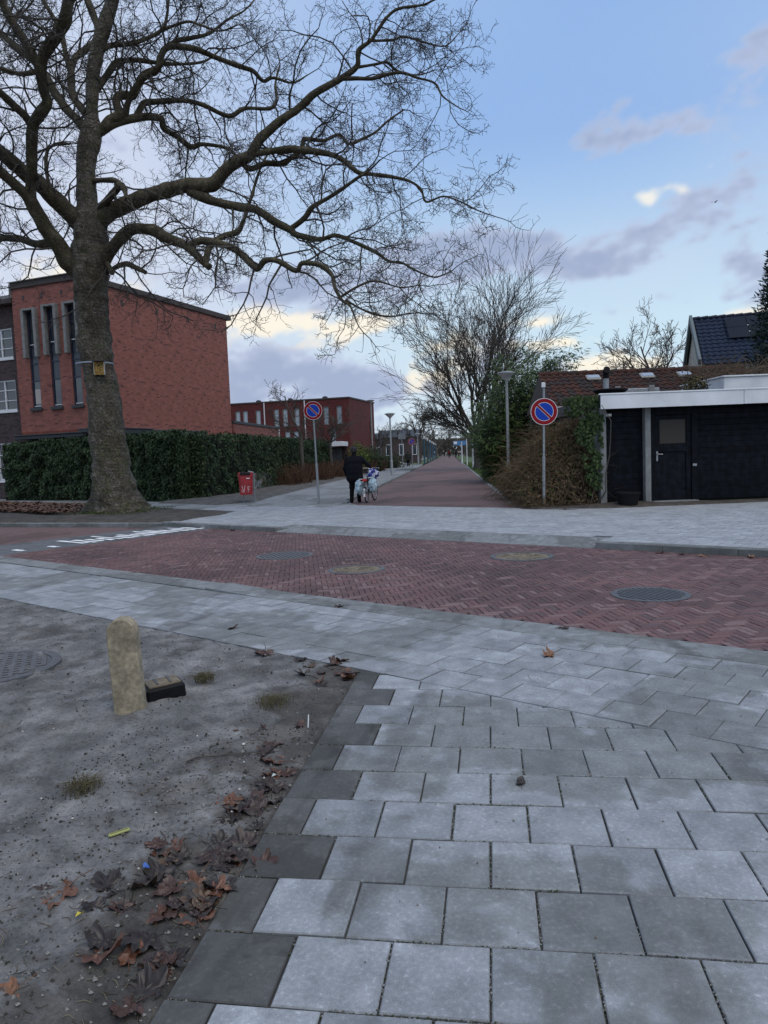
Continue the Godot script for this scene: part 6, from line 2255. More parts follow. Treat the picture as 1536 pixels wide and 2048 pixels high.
func no_parking(label: String, at: Vector3, h: float, r: float, pole_top: float, lean: Vector2, turn: float, extra := false) -> Node3D:
	var s := thing("no_parking_sign", label, "traffic sign", at, turn, "round no parking signs")
	var top := Vector3(lean.x, pole_top, lean.y)
	var p := Geo.new()
	p.rod(Vector3(0, -0.1, 0), top, 0.027, 0.027, 12)
	part("pole", p, M.galvanised, s)
	p = Geo.new()
	p.rod(Vector3(0, -0.1, 0), top * (1.25 / pole_top), 0.038, 0.037, 12)
	part("pole_sleeve", p, M.galvanised, s)
	var c := top * (h / pole_top) + Vector3(0, 0, 0.045)
	var g := Geo.new()
	g.lathe([Vector2(0, -0.006), Vector2(r, -0.006), Vector2(r, 0.006), Vector2(0, 0.006)], 40, Transform3D(Basis(Vector3.RIGHT, PI / 2), c))
	var plate := part("plate", g, M.sign_white, s)
	g = Geo.new()
	disc(g, c, r * 0.70, r * 0.955, 0.009)
	part("red_ring", g, M.sign_red, plate)
	g = Geo.new()
	disc(g, c, 0.0, r * 0.655, 0.009)
	part("blue_field", g, M.sign_blue, plate)
	g = Geo.new()
	var a := Vector3(-1, 1, 0).normalized()
	var b := Vector3(1, 1, 0).normalized()
	var z := Vector3(0, 0, 0.0115)
	g.quad(c + z - a * r * 0.67 - b * r * 0.105, c + z - a * r * 0.67 + b * r * 0.105, c + z + a * r * 0.67 + b * r * 0.105, c + z + a * r * 0.67 - b * r * 0.105)
	var bar := part("white_edge", g, M.sign_white, plate)
	g = Geo.new()
	z.z = 0.014
	g.quad(c + z - a * r * 0.72 - b * r * 0.075, c + z - a * r * 0.72 + b * r * 0.075, c + z + a * r * 0.72 + b * r * 0.075, c + z + a * r * 0.72 - b * r * 0.075)
	part("red_bar", g, M.sign_red, plate)
	g = Geo.new()
	for k in 2:
		g.box(c + Vector3(0, (k - 0.5) * r * 0.9, -0.028), Vector3(0.1, 0.035, 0.05), Transform3D(), 0.004)
	part("clamp", g, M.galvanised, s)
	if extra:
		part("end_cap", boxed(top + Vector3(-0.02, -0.05, 0.05), Vector3(0.09, 0.12, 0.05), 0.01), M.white_paint, s)
	return s


func lamp(label: String, at: Vector3, h: float, group := "street lamps with shallow bowl heads") -> Node3D:
	var l := thing("street_lamp", label, "street lamp", at, 0, group)
	var g := Geo.new()
	g.lathe([Vector2(0.085, -0.1), Vector2(0.085, 0.95), Vector2(0.062, 1.0), Vector2(0.05, h - 0.42), Vector2(0.05, h - 0.3), Vector2(0.0, h - 0.3)], 16)
	part("post", g, M.lamp_post, l)
	g = Geo.new()
	g.lathe([Vector2(0.07, h - 0.36), Vector2(0.10, h - 0.3), Vector2(0.30, h - 0.12), Vector2(0.31, h - 0.09)], 28)
	part("bowl", g, M.lamp_glass, l)
	g = Geo.new()
	g.lathe([Vector2(0.31, h - 0.09), Vector2(0.37, h - 0.085), Vector2(0.36, h - 0.05), Vector2(0.2, h - 0.005), Vector2(0.0, h)], 28)
	part("cap", g, M.lamp_cap, l)
	return l


func pole(called: String, label: String, category: String, at: Vector3, h: float, r: float, m: Material, group := "") -> Node3D:
	var p := thing(called, label, category, at, 0, group)
	var g := Geo.new()
	g.lathe([Vector2(r * 1.15, -0.1), Vector2(r * 1.15, 0.4), Vector2(r, 0.42), Vector2(r * 0.9, h), Vector2(0, h + r * 0.4)], 10)
	part("post", g, m, p)
	return p


func manhole(label: String, at: Vector3, r: float, style: int) -> void:
	var m := thing("manhole_cover", label, "manhole cover", at, 0.4)
	var g := Geo.new()
	g.lathe([Vector2(r * 0.93, -0.05), Vector2(r * 0.93, 0.002), Vector2(r * 1.0, 0.005), Vector2(r * 1.08, 0.001), Vector2(r * 1.08, -0.05)], 40)
	part("rim", g, M.iron, m)
	g = Geo.new()
	g.lathe([Vector2(r * 0.925, -0.004), Vector2(0.0, -0.003)], 40)
	var lid := part("lid", g, M.rust_sand if style == 1 else M.iron, m)
	if style != 1:
		var rb := Geo.new()
		var n := 11
		for k in n:
			var x := (k + 0.5) / n * 2.0 - 1.0
			var len := sqrt(1.0 - x * x) * r * 0.86
			rb.box(Vector3(x * r * 0.88, 0.0, 0), Vector3(r * 0.075, 0.012, len * 2.0), Transform3D(), 0.002)
			if style == 2:
				rb.box(Vector3(0, -0.0005, x * r * 0.88), Vector3(len * 2.0, 0.0115, r * 0.06), Transform3D(), 0.002)
		stuff(part("ribs", rb, M.iron, lid))
	else:
		var rb := Geo.new()
		for k in 40:
			var a := rng.randf() * TAU
			var d := sqrt(rng.randf()) * r * 0.8
			rb.box(Vector3(cos(a) * d, -0.001, sin(a) * d), Vector3(0.05, 0.008, 0.05), Transform3D(Basis(Vector3.UP, rng.randf() * 3.0)), 0.002)
		stuff(part("studs", rb, M.rust_sand, lid))


func build_street_furniture() -> void:
	no_parking("round blue and red no parking sign on a leaning pole beside the red bin", Vector3(-2.01, FAR_Y, -22.84), 2.87, 0.285, 2.95, Vector2(-0.06, 0.0), 0.02)
	no_parking("round blue and red no parking sign in front of the dead climber", Vector3(3.92, FAR_Y, -17.96), 2.33, 0.325, 3.02, Vector2(0.06, 0.0), -0.05, true)
	no_parking("small far no parking sign near the dog walker", Vector3(2.96, 0.12, -72.3), 2.6, 0.34, 2.75, Vector2(0, 0), 0)
	lamp("pale street lamp standing in front of the bamboo", Vector3(5.06, FAR_Y, -29.5), 4.55)
	lamp("pale street lamp on the left pavement of the side street", Vector3(0.63, 0.13, -49.4), 4.15)
	lamp("far street lamp on the lawn beyond the far no parking sign", Vector3(4.21, 0.12, -85.6), 3.75)
	var tl := lamp("tall lamp post by the corner of the row house", Vector3(-0.86, 0, -70.0), 6.75)
	pole("sign_pole", "grey pole with the back of a sign near the far no parking sign", "pole", Vector3(1.71, 0.12, -61.2), 3.1, 0.035, M.galvanised)
	var back := get_node("sign_pole")
	part("sign_back", boxed(Vector3(0, 2.85, -0.05), Vector3(0.6, 0.42, 0.02), 0.005), M.sign_back, back)
	# row of blue posts with pale heads
	var post_labels := ["nearest of the blue posts lining the left verge", "second of the blue posts lining the left verge", "third of the blue posts lining the left verge", "fourth of the blue posts lining the left verge", "fifth of the blue posts lining the left verge", "sixth of the blue posts lining the left verge", "farthest of the blue posts lining the left verge"]
	for k in 7:
		var d := 101.0 + k * 15.5
		var p := pole("blue_post", post_labels[k], "post", Vector3(-1.25 + 0.0915 * (d - 21.0) - 0.25, 0.1, -d), 3.35, 0.10, M.blue_post, "blue posts along the left verge")
		var g := Geo.new()
		g.lathe([Vector2(0.1, 3.35), Vector2(0.13, 3.4), Vector2(0.13, 3.72), Vector2(0.0, 3.78)], 10)
		part("lamp_head", g, M.lamp_glass, p)
	for k in 2:
		pole("white_pole", ["white pole on the grass right of the side street", "thin pale pole beyond the white pole"][k], "pole", [Vector3(7.94, 0.08, -64.4), Vector3(9.0, 0.08, -78.0)][k], [3.0, 3.4][k], [0.06, 0.05][k], M.white_paint)
	var bs := pole("street_sign", "blue street sign on a white pole on the right verge", "sign", Vector3(10.1, 0.08, -93.0), 2.7, 0.07, M.white_paint)
	var plate := part("plate", boxed(Vector3(-0.25, 2.55, 0), Vector3(1.6, 0.55, 0.06), 0.01), M.pale_blue, bs)
	part("white_panel", boxed(Vector3(-0.8, 2.6, 0.04), Vector3(0.4, 0.3, 0.02), 0.005), M.white, plate)
	# litter bin
	var b := thing("litter_bin", "red litter bin on a grey post beside the ivy hedge", "litter bin", Vector3(-4.62, FAR_Y, -24.8), 0.18)
	var g := Geo.new()
	g.prism(pv([-0.235, -0.17, 0.235, -0.17, 0.235, 0.15, 0.17, 0.2, -0.17, 0.2, -0.235, 0.15]), 0.27, 0.86, 0.01, Transform3D(), true)
	for q in g.v.size():
		var f := lerpf(0.86, 1.0, clampf((g.v[q].y - 0.27) / 0.6, 0, 1))
		g.v[q].x *= f
	part("body", g, M.bin_red, b)
	g = Geo.new()  # sloping hood
	g.prism(pv([-0.25, -0.18, 0.25, -0.18, 0.25, 0.18, -0.25, 0.18]), 0.862, 1.02, 0.02)
	for q in g.v.size():
		if g.v[q].y > 0.95:
			g.v[q].z = g.v[q].z * 0.75 - 0.045
	var hood := part("hood", g, M.bin_red, b)
	part("slot", boxed(Vector3(-0.01, 0.94, 0.115), Vector3(0.34, 0.1, 0.03), 0.008, Transform3D(Basis(Vector3.RIGHT, -0.55), Vector3(0, 0.115, 0.535))), M.black_plastic, hood)
	part("sticker", boxed(Vector3(0.08, 0.82, 0.206), Vector3(0.12, 0.03, 0.004)), M.white, b)
	# scrawled white letters
	for stroke in [[-0.14, 0.58, -0.07, 0.36], [-0.07, 0.36, -0.03, 0.60], [-0.16, 0.44, -0.10, 0.34], [0.06, 0.54, 0.07, 0.36], [0.06, 0.54, 0.14, 0.53], [0.06, 0.46, 0.12, 0.45]]:
		var s := Geo.new()
		s.rod(Vector3(stroke[0], stroke[1], 0.203), Vector3(stroke[2], stroke[3], 0.203), 0.007, 0.005, 5)
		part("scrawl", s, M.white, b)
	g = Geo.new()
	g.rod(Vector3(0.27, -0.1, -0.05), Vector3(0.27, 1.0, -0.05), 0.03, 0.03, 10)
	g.rod(Vector3(0.27, 1.0, -0.05), Vector3(0.1, 1.04, -0.08), 0.03, 0.03, 10)
	part("post", g, M.galvanised, b)
	g = Geo.new()
	g.rod(Vector3(-0.1, -0.1, -0.06), Vector3(-0.1, 0.3, -0.06), 0.02, 0.02, 8)
	part("leg", g, M.galvanised, b)
	# nest box strapped to the plane tree
	var nb := thing("nest_box", "yellow wooden nest box strapped to the plane tree trunk", "nest box", Vector3(-8.12, 4.12, -21.68), 0.25)
	part("front", boxed(Vector3(0, 0.19, 0.13), Vector3(0.26, 0.38, 0.03), 0.004), M.yellow_ply, nb)
	part("side", boxed(Vector3(0.138, 0.19, 0.03), Vector3(0.02, 0.38, 0.22), 0.004), M.cream, nb)
	part("side", boxed(Vector3(-0.138, 0.19, 0.03), Vector3(0.02, 0.38, 0.22), 0.004), M.cream, nb)
	part("back_board", boxed(Vector3(0, 0.2, -0.09), Vector3(0.28, 0.42, 0.02), 0.004), M.yellow_ply, nb)
	part("roof", boxed(Vector3(0, 0.42, 0.05), Vector3(0.36, 0.03, 0.36), 0.005, Transform3D(Basis(Vector3.RIGHT, 0.12), Vector3(0, 0, 0.0))), M.brown_coping, nb)
	g = Geo.new()
	disc(g, Vector3(0, 0.27, 0.146), 0.0, 0.03, 0.0, 14)
	part("entrance_hole", g, M.hollow, nb)
	g = Geo.new()
	for k in 24:
		var a := TAU * k / 24.0
		var c := TAU * (k + 1) / 24.0
		var ctr := Vector3(-0.17, 0.36, -0.42)
		var pa := ctr + Vector3(cos(a), 0, sin(a)) * 0.535
		var pb := ctr + Vector3(cos(c), 0, sin(c)) * 0.535
		g.quad(pb, pa, pa + Vector3(0, 0.035, 0), pb + Vector3(0, 0.035, 0))
	part("strap", g, M.strap, nb)
	# manhole covers
	manhole("grey manhole cover farthest left in the red clinker road", Vector3(COVERS[0][0], ROAD_Y + 0.006, COVERS[0][1]), COVERS[0][2], 0)
	manhole("sandy round cover in the middle of the red clinker road", Vector3(COVERS[1][0], ROAD_Y + 0.006, COVERS[1][1]), COVERS[1][2], 1)
	manhole("sandy round cover near the far kerb of the red road", Vector3(COVERS[2][0], ROAD_Y + 0.006, COVERS[2][1]), COVERS[2][2], 1)
	manhole("ribbed iron manhole cover nearest on the right of the red road", Vector3(COVERS[3][0], ROAD_Y + 0.006, COVERS[3][1]), COVERS[3][2], 0)
	manhole("dark grid manhole cover in the sand at the left edge", Vector3(-2.98, 0.026, -5.42), 0.44, 2)
	# a black mortar tub and plant tubs
	tub("mortar_tub", "black plastic tub on the ground in front of the shed", Vector3(5.78, FAR_Y, -17.35), 0.27, 0.34)
	tub("roof_planter", "wide black planter on the left end of the shed roof", Vector3(5.72, 2.76, -18.4), 0.4, 0.15)
	var pl := tub("roof_planter", "planter with dry plants in the middle of the shed roof", Vector3(8.05, 2.7, -18.9), 0.3, 0.16)
	var lf := Geo.new()
	leaf_ball(lf, Vector3(0, 0.28, 0), Vector3(0.32, 0.22, 0.3), 500, 0.09, 0.04, Color(0.05, 0.04, 0.02), Color(0.12, 0.1, 0.05), 5, 0.1)
	stuff(part("dry_plants", lf, M.dry, pl))
	# a bird far up
	var bd := thing("bird", "tiny dark bird high in the sky on the right", "bird", Vector3(27.2, 20.5, -60.0), 0.5)
	g = Geo.new()
	g.tube(PackedVector3Array([Vector3(-0.12, 0, 0), Vector3(-0.04, 0.01, 0), Vector3(0.06, 0.02, 0), Vector3(0.13, 0.03, 0)]), PackedFloat32Array([0.01, 0.045, 0.04, 0.012]), 7)
	part("body", g, M.black_plastic, bd)
	for s in [-1.0, 1.0]:
		g = Geo.new()
		g.quad(Vector3(0.06, 0.02, 0), Vector3(-0.05, 0.02, 0), Vector3(-0.07, 0.1, s * 0.2), Vector3(0.03, 0.1, s * 0.2))
		g.tri(Vector3(0.03, 0.1, s * 0.2), Vector3(-0.07, 0.1, s * 0.2), Vector3(-0.1, 0.06, s * 0.36))
		part("wing", g, M.black_plastic, bd)


func tub(called: String, label: String, at: Vector3, r: float, h: float) -> Node3D:
	var t := thing(called, label, "tub", at, 0.3)
	var g := Geo.new()
	g.lathe([Vector2(0, 0), Vector2(r * 0.78, 0), Vector2(r * 0.97, h - 0.05), Vector2(r * 1.05, h - 0.045), Vector2(r * 1.06, h - 0.01), Vector2(r * 1.03, h), Vector2(r * 0.95, h), Vector2(r * 0.74, 0.06), Vector2(0, 0.06)], 28)
	part("shell", g, M.black_plastic, t)
	g = Geo.new()
	g.lathe([Vector2(r * 0.9, h * 0.75), Vector2(r * 0.4, h * 0.8), Vector2(0, h * 0.78)], 18)
	part("contents", g, M.soil, t)
	return t


# ---------------------------------------------------------------- small things on the ground
func leaf_mesh(seed_: int) -> ArrayMesh:
	# a fallen leaf: five ragged lobes (some kinds plain ovals), crumpled as it dried, with paler veins
	var rr := RandomNumberGenerator.new()
	rr.seed = seed_
	var nz := FastNoiseLite.new()
	nz.seed = seed_
	nz.frequency = 1.0
	nz.fractal_octaves = 2
	var g := Geo.new()
	var n := 44
	var rings := [0.0, 0.3, 0.6, 0.82, 1.0]
	var oval := seed_ % 5 == 4
	var curl := rr.randf_range(-0.2, 1.3)
	var fold := rr.randf_range(0.1, 1.5)
	var axis := rr.randf() * PI
	var torn := rr.randf() * TAU
	var lobes := [0.0, 0.95, -0.95, 1.85, -1.85]
	var reach := [1.0, 0.92, 0.92, 0.66, 0.66]
	for q in 5:
		lobes[q] += rr.randf_range(-0.12, 0.12)
		reach[q] *= rr.randf_range(0.8, 1.08)
	for k in rings.size():
		for j in n:
			var a := TAU * j / n
			var best := 0.0
			var vein := 0.0
			for q in 5:
				var d := absf(wrapf(a - lobes[q], -PI, PI))
				best = maxf(best, reach[q] * pow(maxf(0.0, 1.0 - d / 0.6), 0.8))
				vein = maxf(vein, 1.0 - d / 0.09)
			var rad := 0.4 + 0.6 * best
			if oval:
				rad = 0.55 / sqrt(pow(cos(a) * 0.55, 2) + pow(sin(a), 2)) * 0.75
				vein = maxf(1.0 - absf(wrapf(a, -PI, PI)) / 0.1, 1.0 - absf(wrapf(a - PI, -PI, PI)) / 0.1)
			elif absf(wrapf(a - PI, -PI, PI)) < 0.35:
				rad *= 0.55
			if absf(wrapf(a - torn, -PI, PI)) < 0.3:
				rad *= 0.7
			rad *= 1.0 + 0.09 * nz.get_noise_1d(a * 9.0) + 0.04 * sin(a * 19.0)
			rad *= rings[k]
			var x := cos(a) * rad
			var z := sin(a) * rad
			var across := x * sin(axis) - z * cos(axis)
			var y := curl * 0.22 * rad * rad + fold * 0.32 * across * across + 0.16 * nz.get_noise_2d(x * 3.0, z * 3.0) + 0.07 * nz.get_noise_2d(x * 9.0, z * 9.0)
			g.v.append(Vector3(x * (1.0 - 0.14 * fold * absf(across)), y, z * (1.0 - 0.14 * fold * absf(across))) * 0.085)
			g.n.append(Vector3.ZERO)
			var tone := 0.82 + 0.3 * nz.get_noise_2d(x * 4.0 + 7.0, z * 4.0)
			if vein > 0.0 and k > 0:
				tone += 0.28 * vein
			g.c.append(Color(tone, tone * 0.97, tone * 0.92))
	for k in rings.size() - 1:
		for j in n:
			var p := k * n + j
			var q := k * n + (j + 1) % n
			g.i.append(p); g.i.append(p + n); g.i.append(q)
			g.i.append(q); g.i.append(p + n); g.i.append(q + n)
	for t in range(0, g.i.size(), 3):
		var m := (g.v[g.i[t + 2]] - g.v[g.i[t]]).cross(g.v[g.i[t + 1]] - g.v[g.i[t]])
		for q in 3:
			g.n[g.i[t + q]] += m
	for j in n:
		g.n[j] = Vector3.UP
	for q in g.n.size():
		g.n[q] = g.n[q].normalized()
	g.col = Color(0.7, 0.7, 0.6)
	g.tube(PackedVector3Array([Vector3(-0.01, 0.004, 0), Vector3(-0.05, 0.012, 0.008), Vector3(-0.095, 0.004, 0.025)]), PackedFloat32Array([0.0018, 0.0015, 0.0015]), 4)
	return g.mesh()


func build_small_things() -> void:
	var shapes := []
	for k in 15:
		shapes.append(leaf_mesh(901 + k))
	var cols := []
	for c in [Color(0.22, 0.095, 0.05), Color(0.16, 0.068, 0.04), Color(0.30, 0.14, 0.068), Color(0.095, 0.045, 0.032), Color(0.04, 0.027, 0.022), Color(0.14, 0.085, 0.05), Color(0.065, 0.04, 0.032)]:
		cols.append(tinted(mat(c, 0.45, T.fine, 8.0)))
	var rr := RandomNumberGenerator.new()
	rr.seed = 333
	# single leaves that can be pointed at: x, z, size, colour, label
	var named := [
		[1.17, -5.26, 0.95, 2, "orange brown plane leaf alone on the tiles right of centre"], [1.45, -6.02, 0.9, 6, "dark leaf on the flush kerb by the red road"], [-0.48, -7.26, 0.9, 6, "dark curled leaf on the pavement below the red road"],
		[-1.4, -6.5, 0.85, 1, "brown leaf flat on the pavement behind the wooden post"], [-0.96, -5.6, 1.4, 3, "large dark curled leaf lying in the sand"], [-1.16, -2.45, 1.15, 0, "large brown leaf with its stalk pointing left"],
		[-1.1, -1.95, 0.9, 2, "orange leaf at the bottom left corner"], [-0.74, -1.98, 1.2, 4, "blackened leaf low in the sand near the path"], [-0.9, -2.78, 1.2, 1, "broad brown leaf above the main leaf heap"], [-0.51, -2.62, 0.95, 3, "brown leaf hanging over the path edge"],
		[-0.86, -3.95, 0.32, 1, "small round brown leaf in the open sand"], [-0.52, -4.04, 0.8, 3, "dark leaf by the small white stick"], [0.57, -3.21, 0.62, 4, "dark folded leaf lying on the tiles"],
	]
	for q in named:
		set_leaf(shapes[rr.randi() % 15], cols[q[3]], Vector2(q[0], q[1]), q[2], q[4], "", rr)
	var heaps := [
		["leaf in the brown heap at the lower left edge of the path", "leaves heaped by the path", -0.80, -2.42, 0.22, 0.10, 26], ["leaf of the small pile in the corner where path meets pavement", "leaves piled in the corner", -0.38, -5.05, 0.13, 0.16, 16],
		["leaf of the scatter along the middle of the path edge", "leaves along the path edge", -0.60, -3.2, 0.07, 0.33, 22], ["leaf of the loose scatter just above the heap", "leaves above the heap", -0.68, -2.68, 0.13, 0.06, 9], ["dark leaf fallen low by the dark edge tiles", "dark leaves at the bottom edge", -0.76, -2.15, 0.09, 0.1, 9],
	]
	for h in heaps:
		for k in h[6]:
			var p := Vector2(h[2] + rr.randfn() * h[4], h[3] + rr.randfn() * h[5])
			var dir := (sand_b - sand_a).normalized()
			var e := (p - sand_a).dot(Vector2(-dir.y, dir.x))
			if (Vector2(-5, -5) - sand_a).dot(Vector2(-dir.y, dir.x)) < 0:
				e = -e
			if e < 0.03:
				p += Vector2(-1, 0) * (0.05 - e)
			set_leaf(shapes[rr.randi() % 15], cols[[0, 1, 3, 4, 5, 6, 4, 3, 6, 4][rr.randi() % 10]], p, rr.randf_range(0.6, 1.15), h[0], h[1], rr)
	# wooden post
	var wp := thing("wooden_post", "weathered pale wooden marker post with rounded top in the sand", "post", Vector3(-1.585, 0.0, -4.36), 0.12)
	var outline := PackedVector2Array([Vector2(-0.082, 0.2), Vector2(0.09, 0.2)])
	for k in 13:
		var a := PI * k / 12.0
		outline.append(Vector2(0.002 + cos(a) * 0.084, -0.5 - sin(a) * 0.085))
	var g := Geo.new()
	g.prism(outline, -0.06, 0.05, 0.006, Transform3D(Basis(Vector3.RIGHT, PI / 2), Vector3.ZERO), true)
	var post := part("post", g, M.post_wood, wp)
	post.rotation.z = 0.035
	# cast iron valve box behind it
	var vb := thing("valve_box", "small black valve box lying tilted behind the wooden post", "valve box", Vector3(-1.455, 0.012, -4.62), 0.5)
	vb.rotation.z = 0.06
	part("box", boxed(Vector3(0, 0.03, 0), Vector3(0.24, 0.11, 0.2), 0.012), M.black_plastic, vb)
	g = Geo.new()
	g.box(Vector3(0, 0.092, 0), Vector3(0.2, 0.016, 0.16), Transform3D(), 0.004)
	part("lid", g, M.rust_sand, vb)
	for k in 2:
		part("lid_rib", boxed(Vector3(-0.04 + k * 0.08, 0.103, 0), Vector3(0.012, 0.01, 0.14), 0.002), M.iron, vb)
	# litter
	var y1 := sand_y(Vector2(-1.12, -2.87))
	var ys := thing("yellow_stick", "flat yellow strip of plastic lying in the sand", "litter", Vector3(-1.12, y1 + 0.008, -2.87), 0.65)
	part("strip", boxed(Vector3.ZERO, Vector3(0.085, 0.01, 0.02), 0.003), mat(Color(0.30, 0.31, 0.11), 0.55), ys)
	part("groove", boxed(Vector3(0, 0.006, 0), Vector3(0.07, 0.003, 0.008)), mat(Color(0.2, 0.2, 0.06), 0.6), ys)
	var bits := [["blue scrap of plastic in the leaf heap", "plastic_scrap", Vector2(-0.93, -2.62), Color(0.05, 0.13, 0.42), 0.014], ["yellow scrap under the large brown leaf", "plastic_scrap", Vector2(-1.06, -2.33), Color(0.5, 0.42, 0.06), 0.012], ["white scrap by the path edge leaves", "plastic_scrap", Vector2(-0.56, -3.36), Color(0.5, 0.55, 0.52), 0.016]]
	for b in bits:
		var p: Vector2 = b[2]
		var s := thing(b[1], b[0], "litter", Vector3(p.x, sand_y(p) + 0.012, p.y), rr.randf() * 3.0)
		var bg := Geo.new()
		var w: float = b[4]
		bg.quad(Vector3(-w, 0, w * 0.6), Vector3(w * 0.3, 0.008, w * 0.7), Vector3(w, 0.0, -w * 0.4), Vector3(-w * 0.5, 0.01, -w * 0.6))
		bg.quad(Vector3(w * 0.3, 0.008, w * 0.7), Vector3(w * 1.3, 0.016, w * 0.5), Vector3(w * 1.4, 0.012, -w * 0.2), Vector3(w, 0.0, -w * 0.4))
		part("scrap", bg, mat(b[3], 0.35), s)
	# a white stick, a long twig, a cone-like clod of roots
	var ws := thing("white_stick", "short white stick standing by the path edge", "stick", Vector3(-0.47, 0.0, -4.0), 0)
	g = Geo.new()
	g.tube(PackedVector3Array([Vector3(0, -0.01, 0), Vector3(0.004, 0.03, 0.0), Vector3(0.006, 0.07, -0.01)]), PackedFloat32Array([0.004, 0.004, 0.003]), 6)
	part("stick", g, M.white, ws)
	var tw := thing("twig", "thin bare twig lying across the sand toward the path", "twig", Vector3(-1.02, 0.0, -3.55), 0)
	g = Geo.new()
	var pts := PackedVector3Array()
	var rad := PackedFloat32Array()
	for k in 9:
		var p := Vector2(-1.02 + k * 0.05, -3.52 - k * 0.012 - 0.01 * sin(k * 1.3))
		pts.append(Vector3(k * 0.05, sand_y(p) + 0.012, p.y + 3.55))
		rad.append(0.005 - k * 0.0004)
	g.tube(pts, rad, 5)
	part("stem", g, M.far_bark, tw)
	for q in [["matted clump of dead roots in the open sand", Vector2(-1.42, -3.25), 0.09], ["tuft of dry grass near the path in the sand", Vector2(-0.72, -4.35), 0.13], ["small tuft of dead grass behind the valve box", Vector2(-1.25, -4.85), 0.07]]:
		var p: Vector2 = q[1]
		var t := thing("grass_tuft", q[0], "grass", Vector3(p.x, sand_y(p), p.y))
		g = Geo.new()
		for k in 150:
			g.col = Color(0.07, 0.06, 0.035).lerp(Color(0.16, 0.14, 0.08), rr.randf())
			var a := rr.randf() * TAU
			var b: Vector3 = Vector3(cos(a), 0, sin(a)) * rr.randf() * q[2]
			strand(g, b + Vector3(0, 0.005, 0), Vector3(rr.randf_range(-1, 1), rr.randf_range(0.1, 0.9), rr.randf_range(-1, 1)).normalized(), rr.randf_range(0.04, 0.11), 0.0012, rr, 0.2)
		stuff(part("blades", g, M.dry, t))
	# pebbles and clods strewn over the sand, crumbs of bark
	g = Geo.new()
	for k in 5200:
		var p := Vector2(rr.randf_range(-4.2, -0.3), rr.randf_range(-8.0, -1.8))
		if k % 3 == 0:
			p = Vector2(rr.randf_range(-1.6, -0.4), rr.randf_range(-4.0, -1.8))
		if p.dot(ACROSS) > 3.83:
			continue
		var y := sand_y(p)
		if y < -0.008:
			continue
		var s := rr.randf_range(0.002, 0.008)
		if rr.randf() < 0.06:
			s *= 1.6
		var q := rr.randf()
		g.col = Color(0.21, 0.20, 0.185) if q < 0.4 else (Color(0.05, 0.044, 0.038) if q < 0.975 else Color(0.5, 0.48, 0.45))
		crumb(g, Vector3(p.x, y + s * 0.3, p.y), s, rr)
	tag(part("crumbs", g, M.dry), "small stones, clods and crumbs strewn over the sand", "stones", "", "stuff")
	g = Geo.new()
	for k in 240:
		var p := Vector2(rr.randf_range(-0.8, 2.4), rr.randf_range(-7.2, -2.0))
		var e := p.dot(ACROSS)
		if e > 5.6:
			continue
		g.col = Color(0.10, 0.08, 0.06).lerp(Color(0.25, 0.22, 0.2), rr.randf())
		crumb(g, Vector3(p.x, 0.002, p.y), rr.randf_range(0.002, 0.006), rr)
	tag(part("path_crumbs", g, M.dry), "fine crumbs of dirt lying on the paving tiles", "dirt", "", "stuff")
	# straws and shreds trodden into the sand
	g = Geo.new()
	for k in 700:
		var p := Vector2(rr.randf_range(-3.6, -0.35), rr.randf_range(-7.0, -1.8))
		if k % 2:
			p = Vector2(rr.randf_range(-1.3, -0.5), rr.randf_range(-3.6, -1.8))
		if p.dot(ACROSS) > 3.8 or sand_y(p) < -0.012:
			continue
		g.col = Color(0.06, 0.045, 0.032).lerp(Color(0.2, 0.17, 0.12), rr.randf())
		var dir := Vector2.from_angle(rr.randf() * TAU) * rr.randf_range(0.012, 0.05)
		var e := p + dir
		var m := (p + e) / 2.0 + Vector2(-dir.y, dir.x) * rr.randf_range(-0.3, 0.3)
		g.tube(PackedVector3Array([Vector3(p.x, sand_y(p) + 0.002, p.y), Vector3(m.x, sand_y(m) + 0.005, m.y), Vector3(e.x, sand_y(e) + 0.002, e.y)]), PackedFloat32Array([0.0012, 0.0014, 0.0008]), 3, false)
	tag(part("straws", g, M.dry), "bits of straw and shredded leaf trodden into the sand", "litter", "", "stuff")
	# moss, grit and sand caught in the joints of the footpath
	g = Geo.new()
	var yaw := 0.146
	var o0 := Vector2(0.231, -1.8268)
	var u := Vector2(cos(yaw), sin(yaw))
	var v := Vector2(sin(yaw), -cos(yaw))
	var patchy := FastNoiseLite.new()
	patchy.seed = 2
	patchy.frequency = 1.3
	for k in 15000:
		var j := rr.randi_range(-1, 12)
		var p: Vector2
		if rr.randf() < 0.55:
			p = o0 + u * rr.randf_range(-0.9, 2.6) + v * (j * 0.303 + rr.randf_range(-0.004, 0.004))
		else:
			var i := rr.randi_range(-2, 9)
			p = o0 + u * ((i + (0.5 if j % 2 else 0.0)) * 0.303 + rr.randf_range(-0.004, 0.004)) + v * ((j + rr.randf()) * 0.303)
		if p.dot(ACROSS) > 3.8 or patchy.get_noise_2d(p.x, p.y) < -0.05:
			continue
		g.col = [Color(0.045, 0.055, 0.025), Color(0.16, 0.155, 0.145), Color(0.09, 0.085, 0.07), Color(0.24, 0.24, 0.235)][rr.randi() % 4]
		crumb(g, Vector3(p.x, rr.randf_range(-0.008, -0.001), p.y), rr.randf_range(0.002, 0.0055), rr)
	tag(part("joint_moss", g, M.dry), "moss and grit caught in the joints of the footpath", "moss", "", "stuff")
	# leaves along the far kerb
	for k in 9:
		var q := st(10.5 - rr.randf() * 0.12, [1.2, 1.9, 2.2, 3.1, 3.4, 0.4, 12.6, 13.1, 2.8][k])
		var o := set_leaf(shapes[k % 8], cols[[2, 1, 0, 5, 1, 0, 3, 5, 2][k]], q, 1.0, "brown leaf lying in the gutter against the far kerb", "leaves in the far gutter", rr)
		o.position.y = ROAD_Y + 0.005


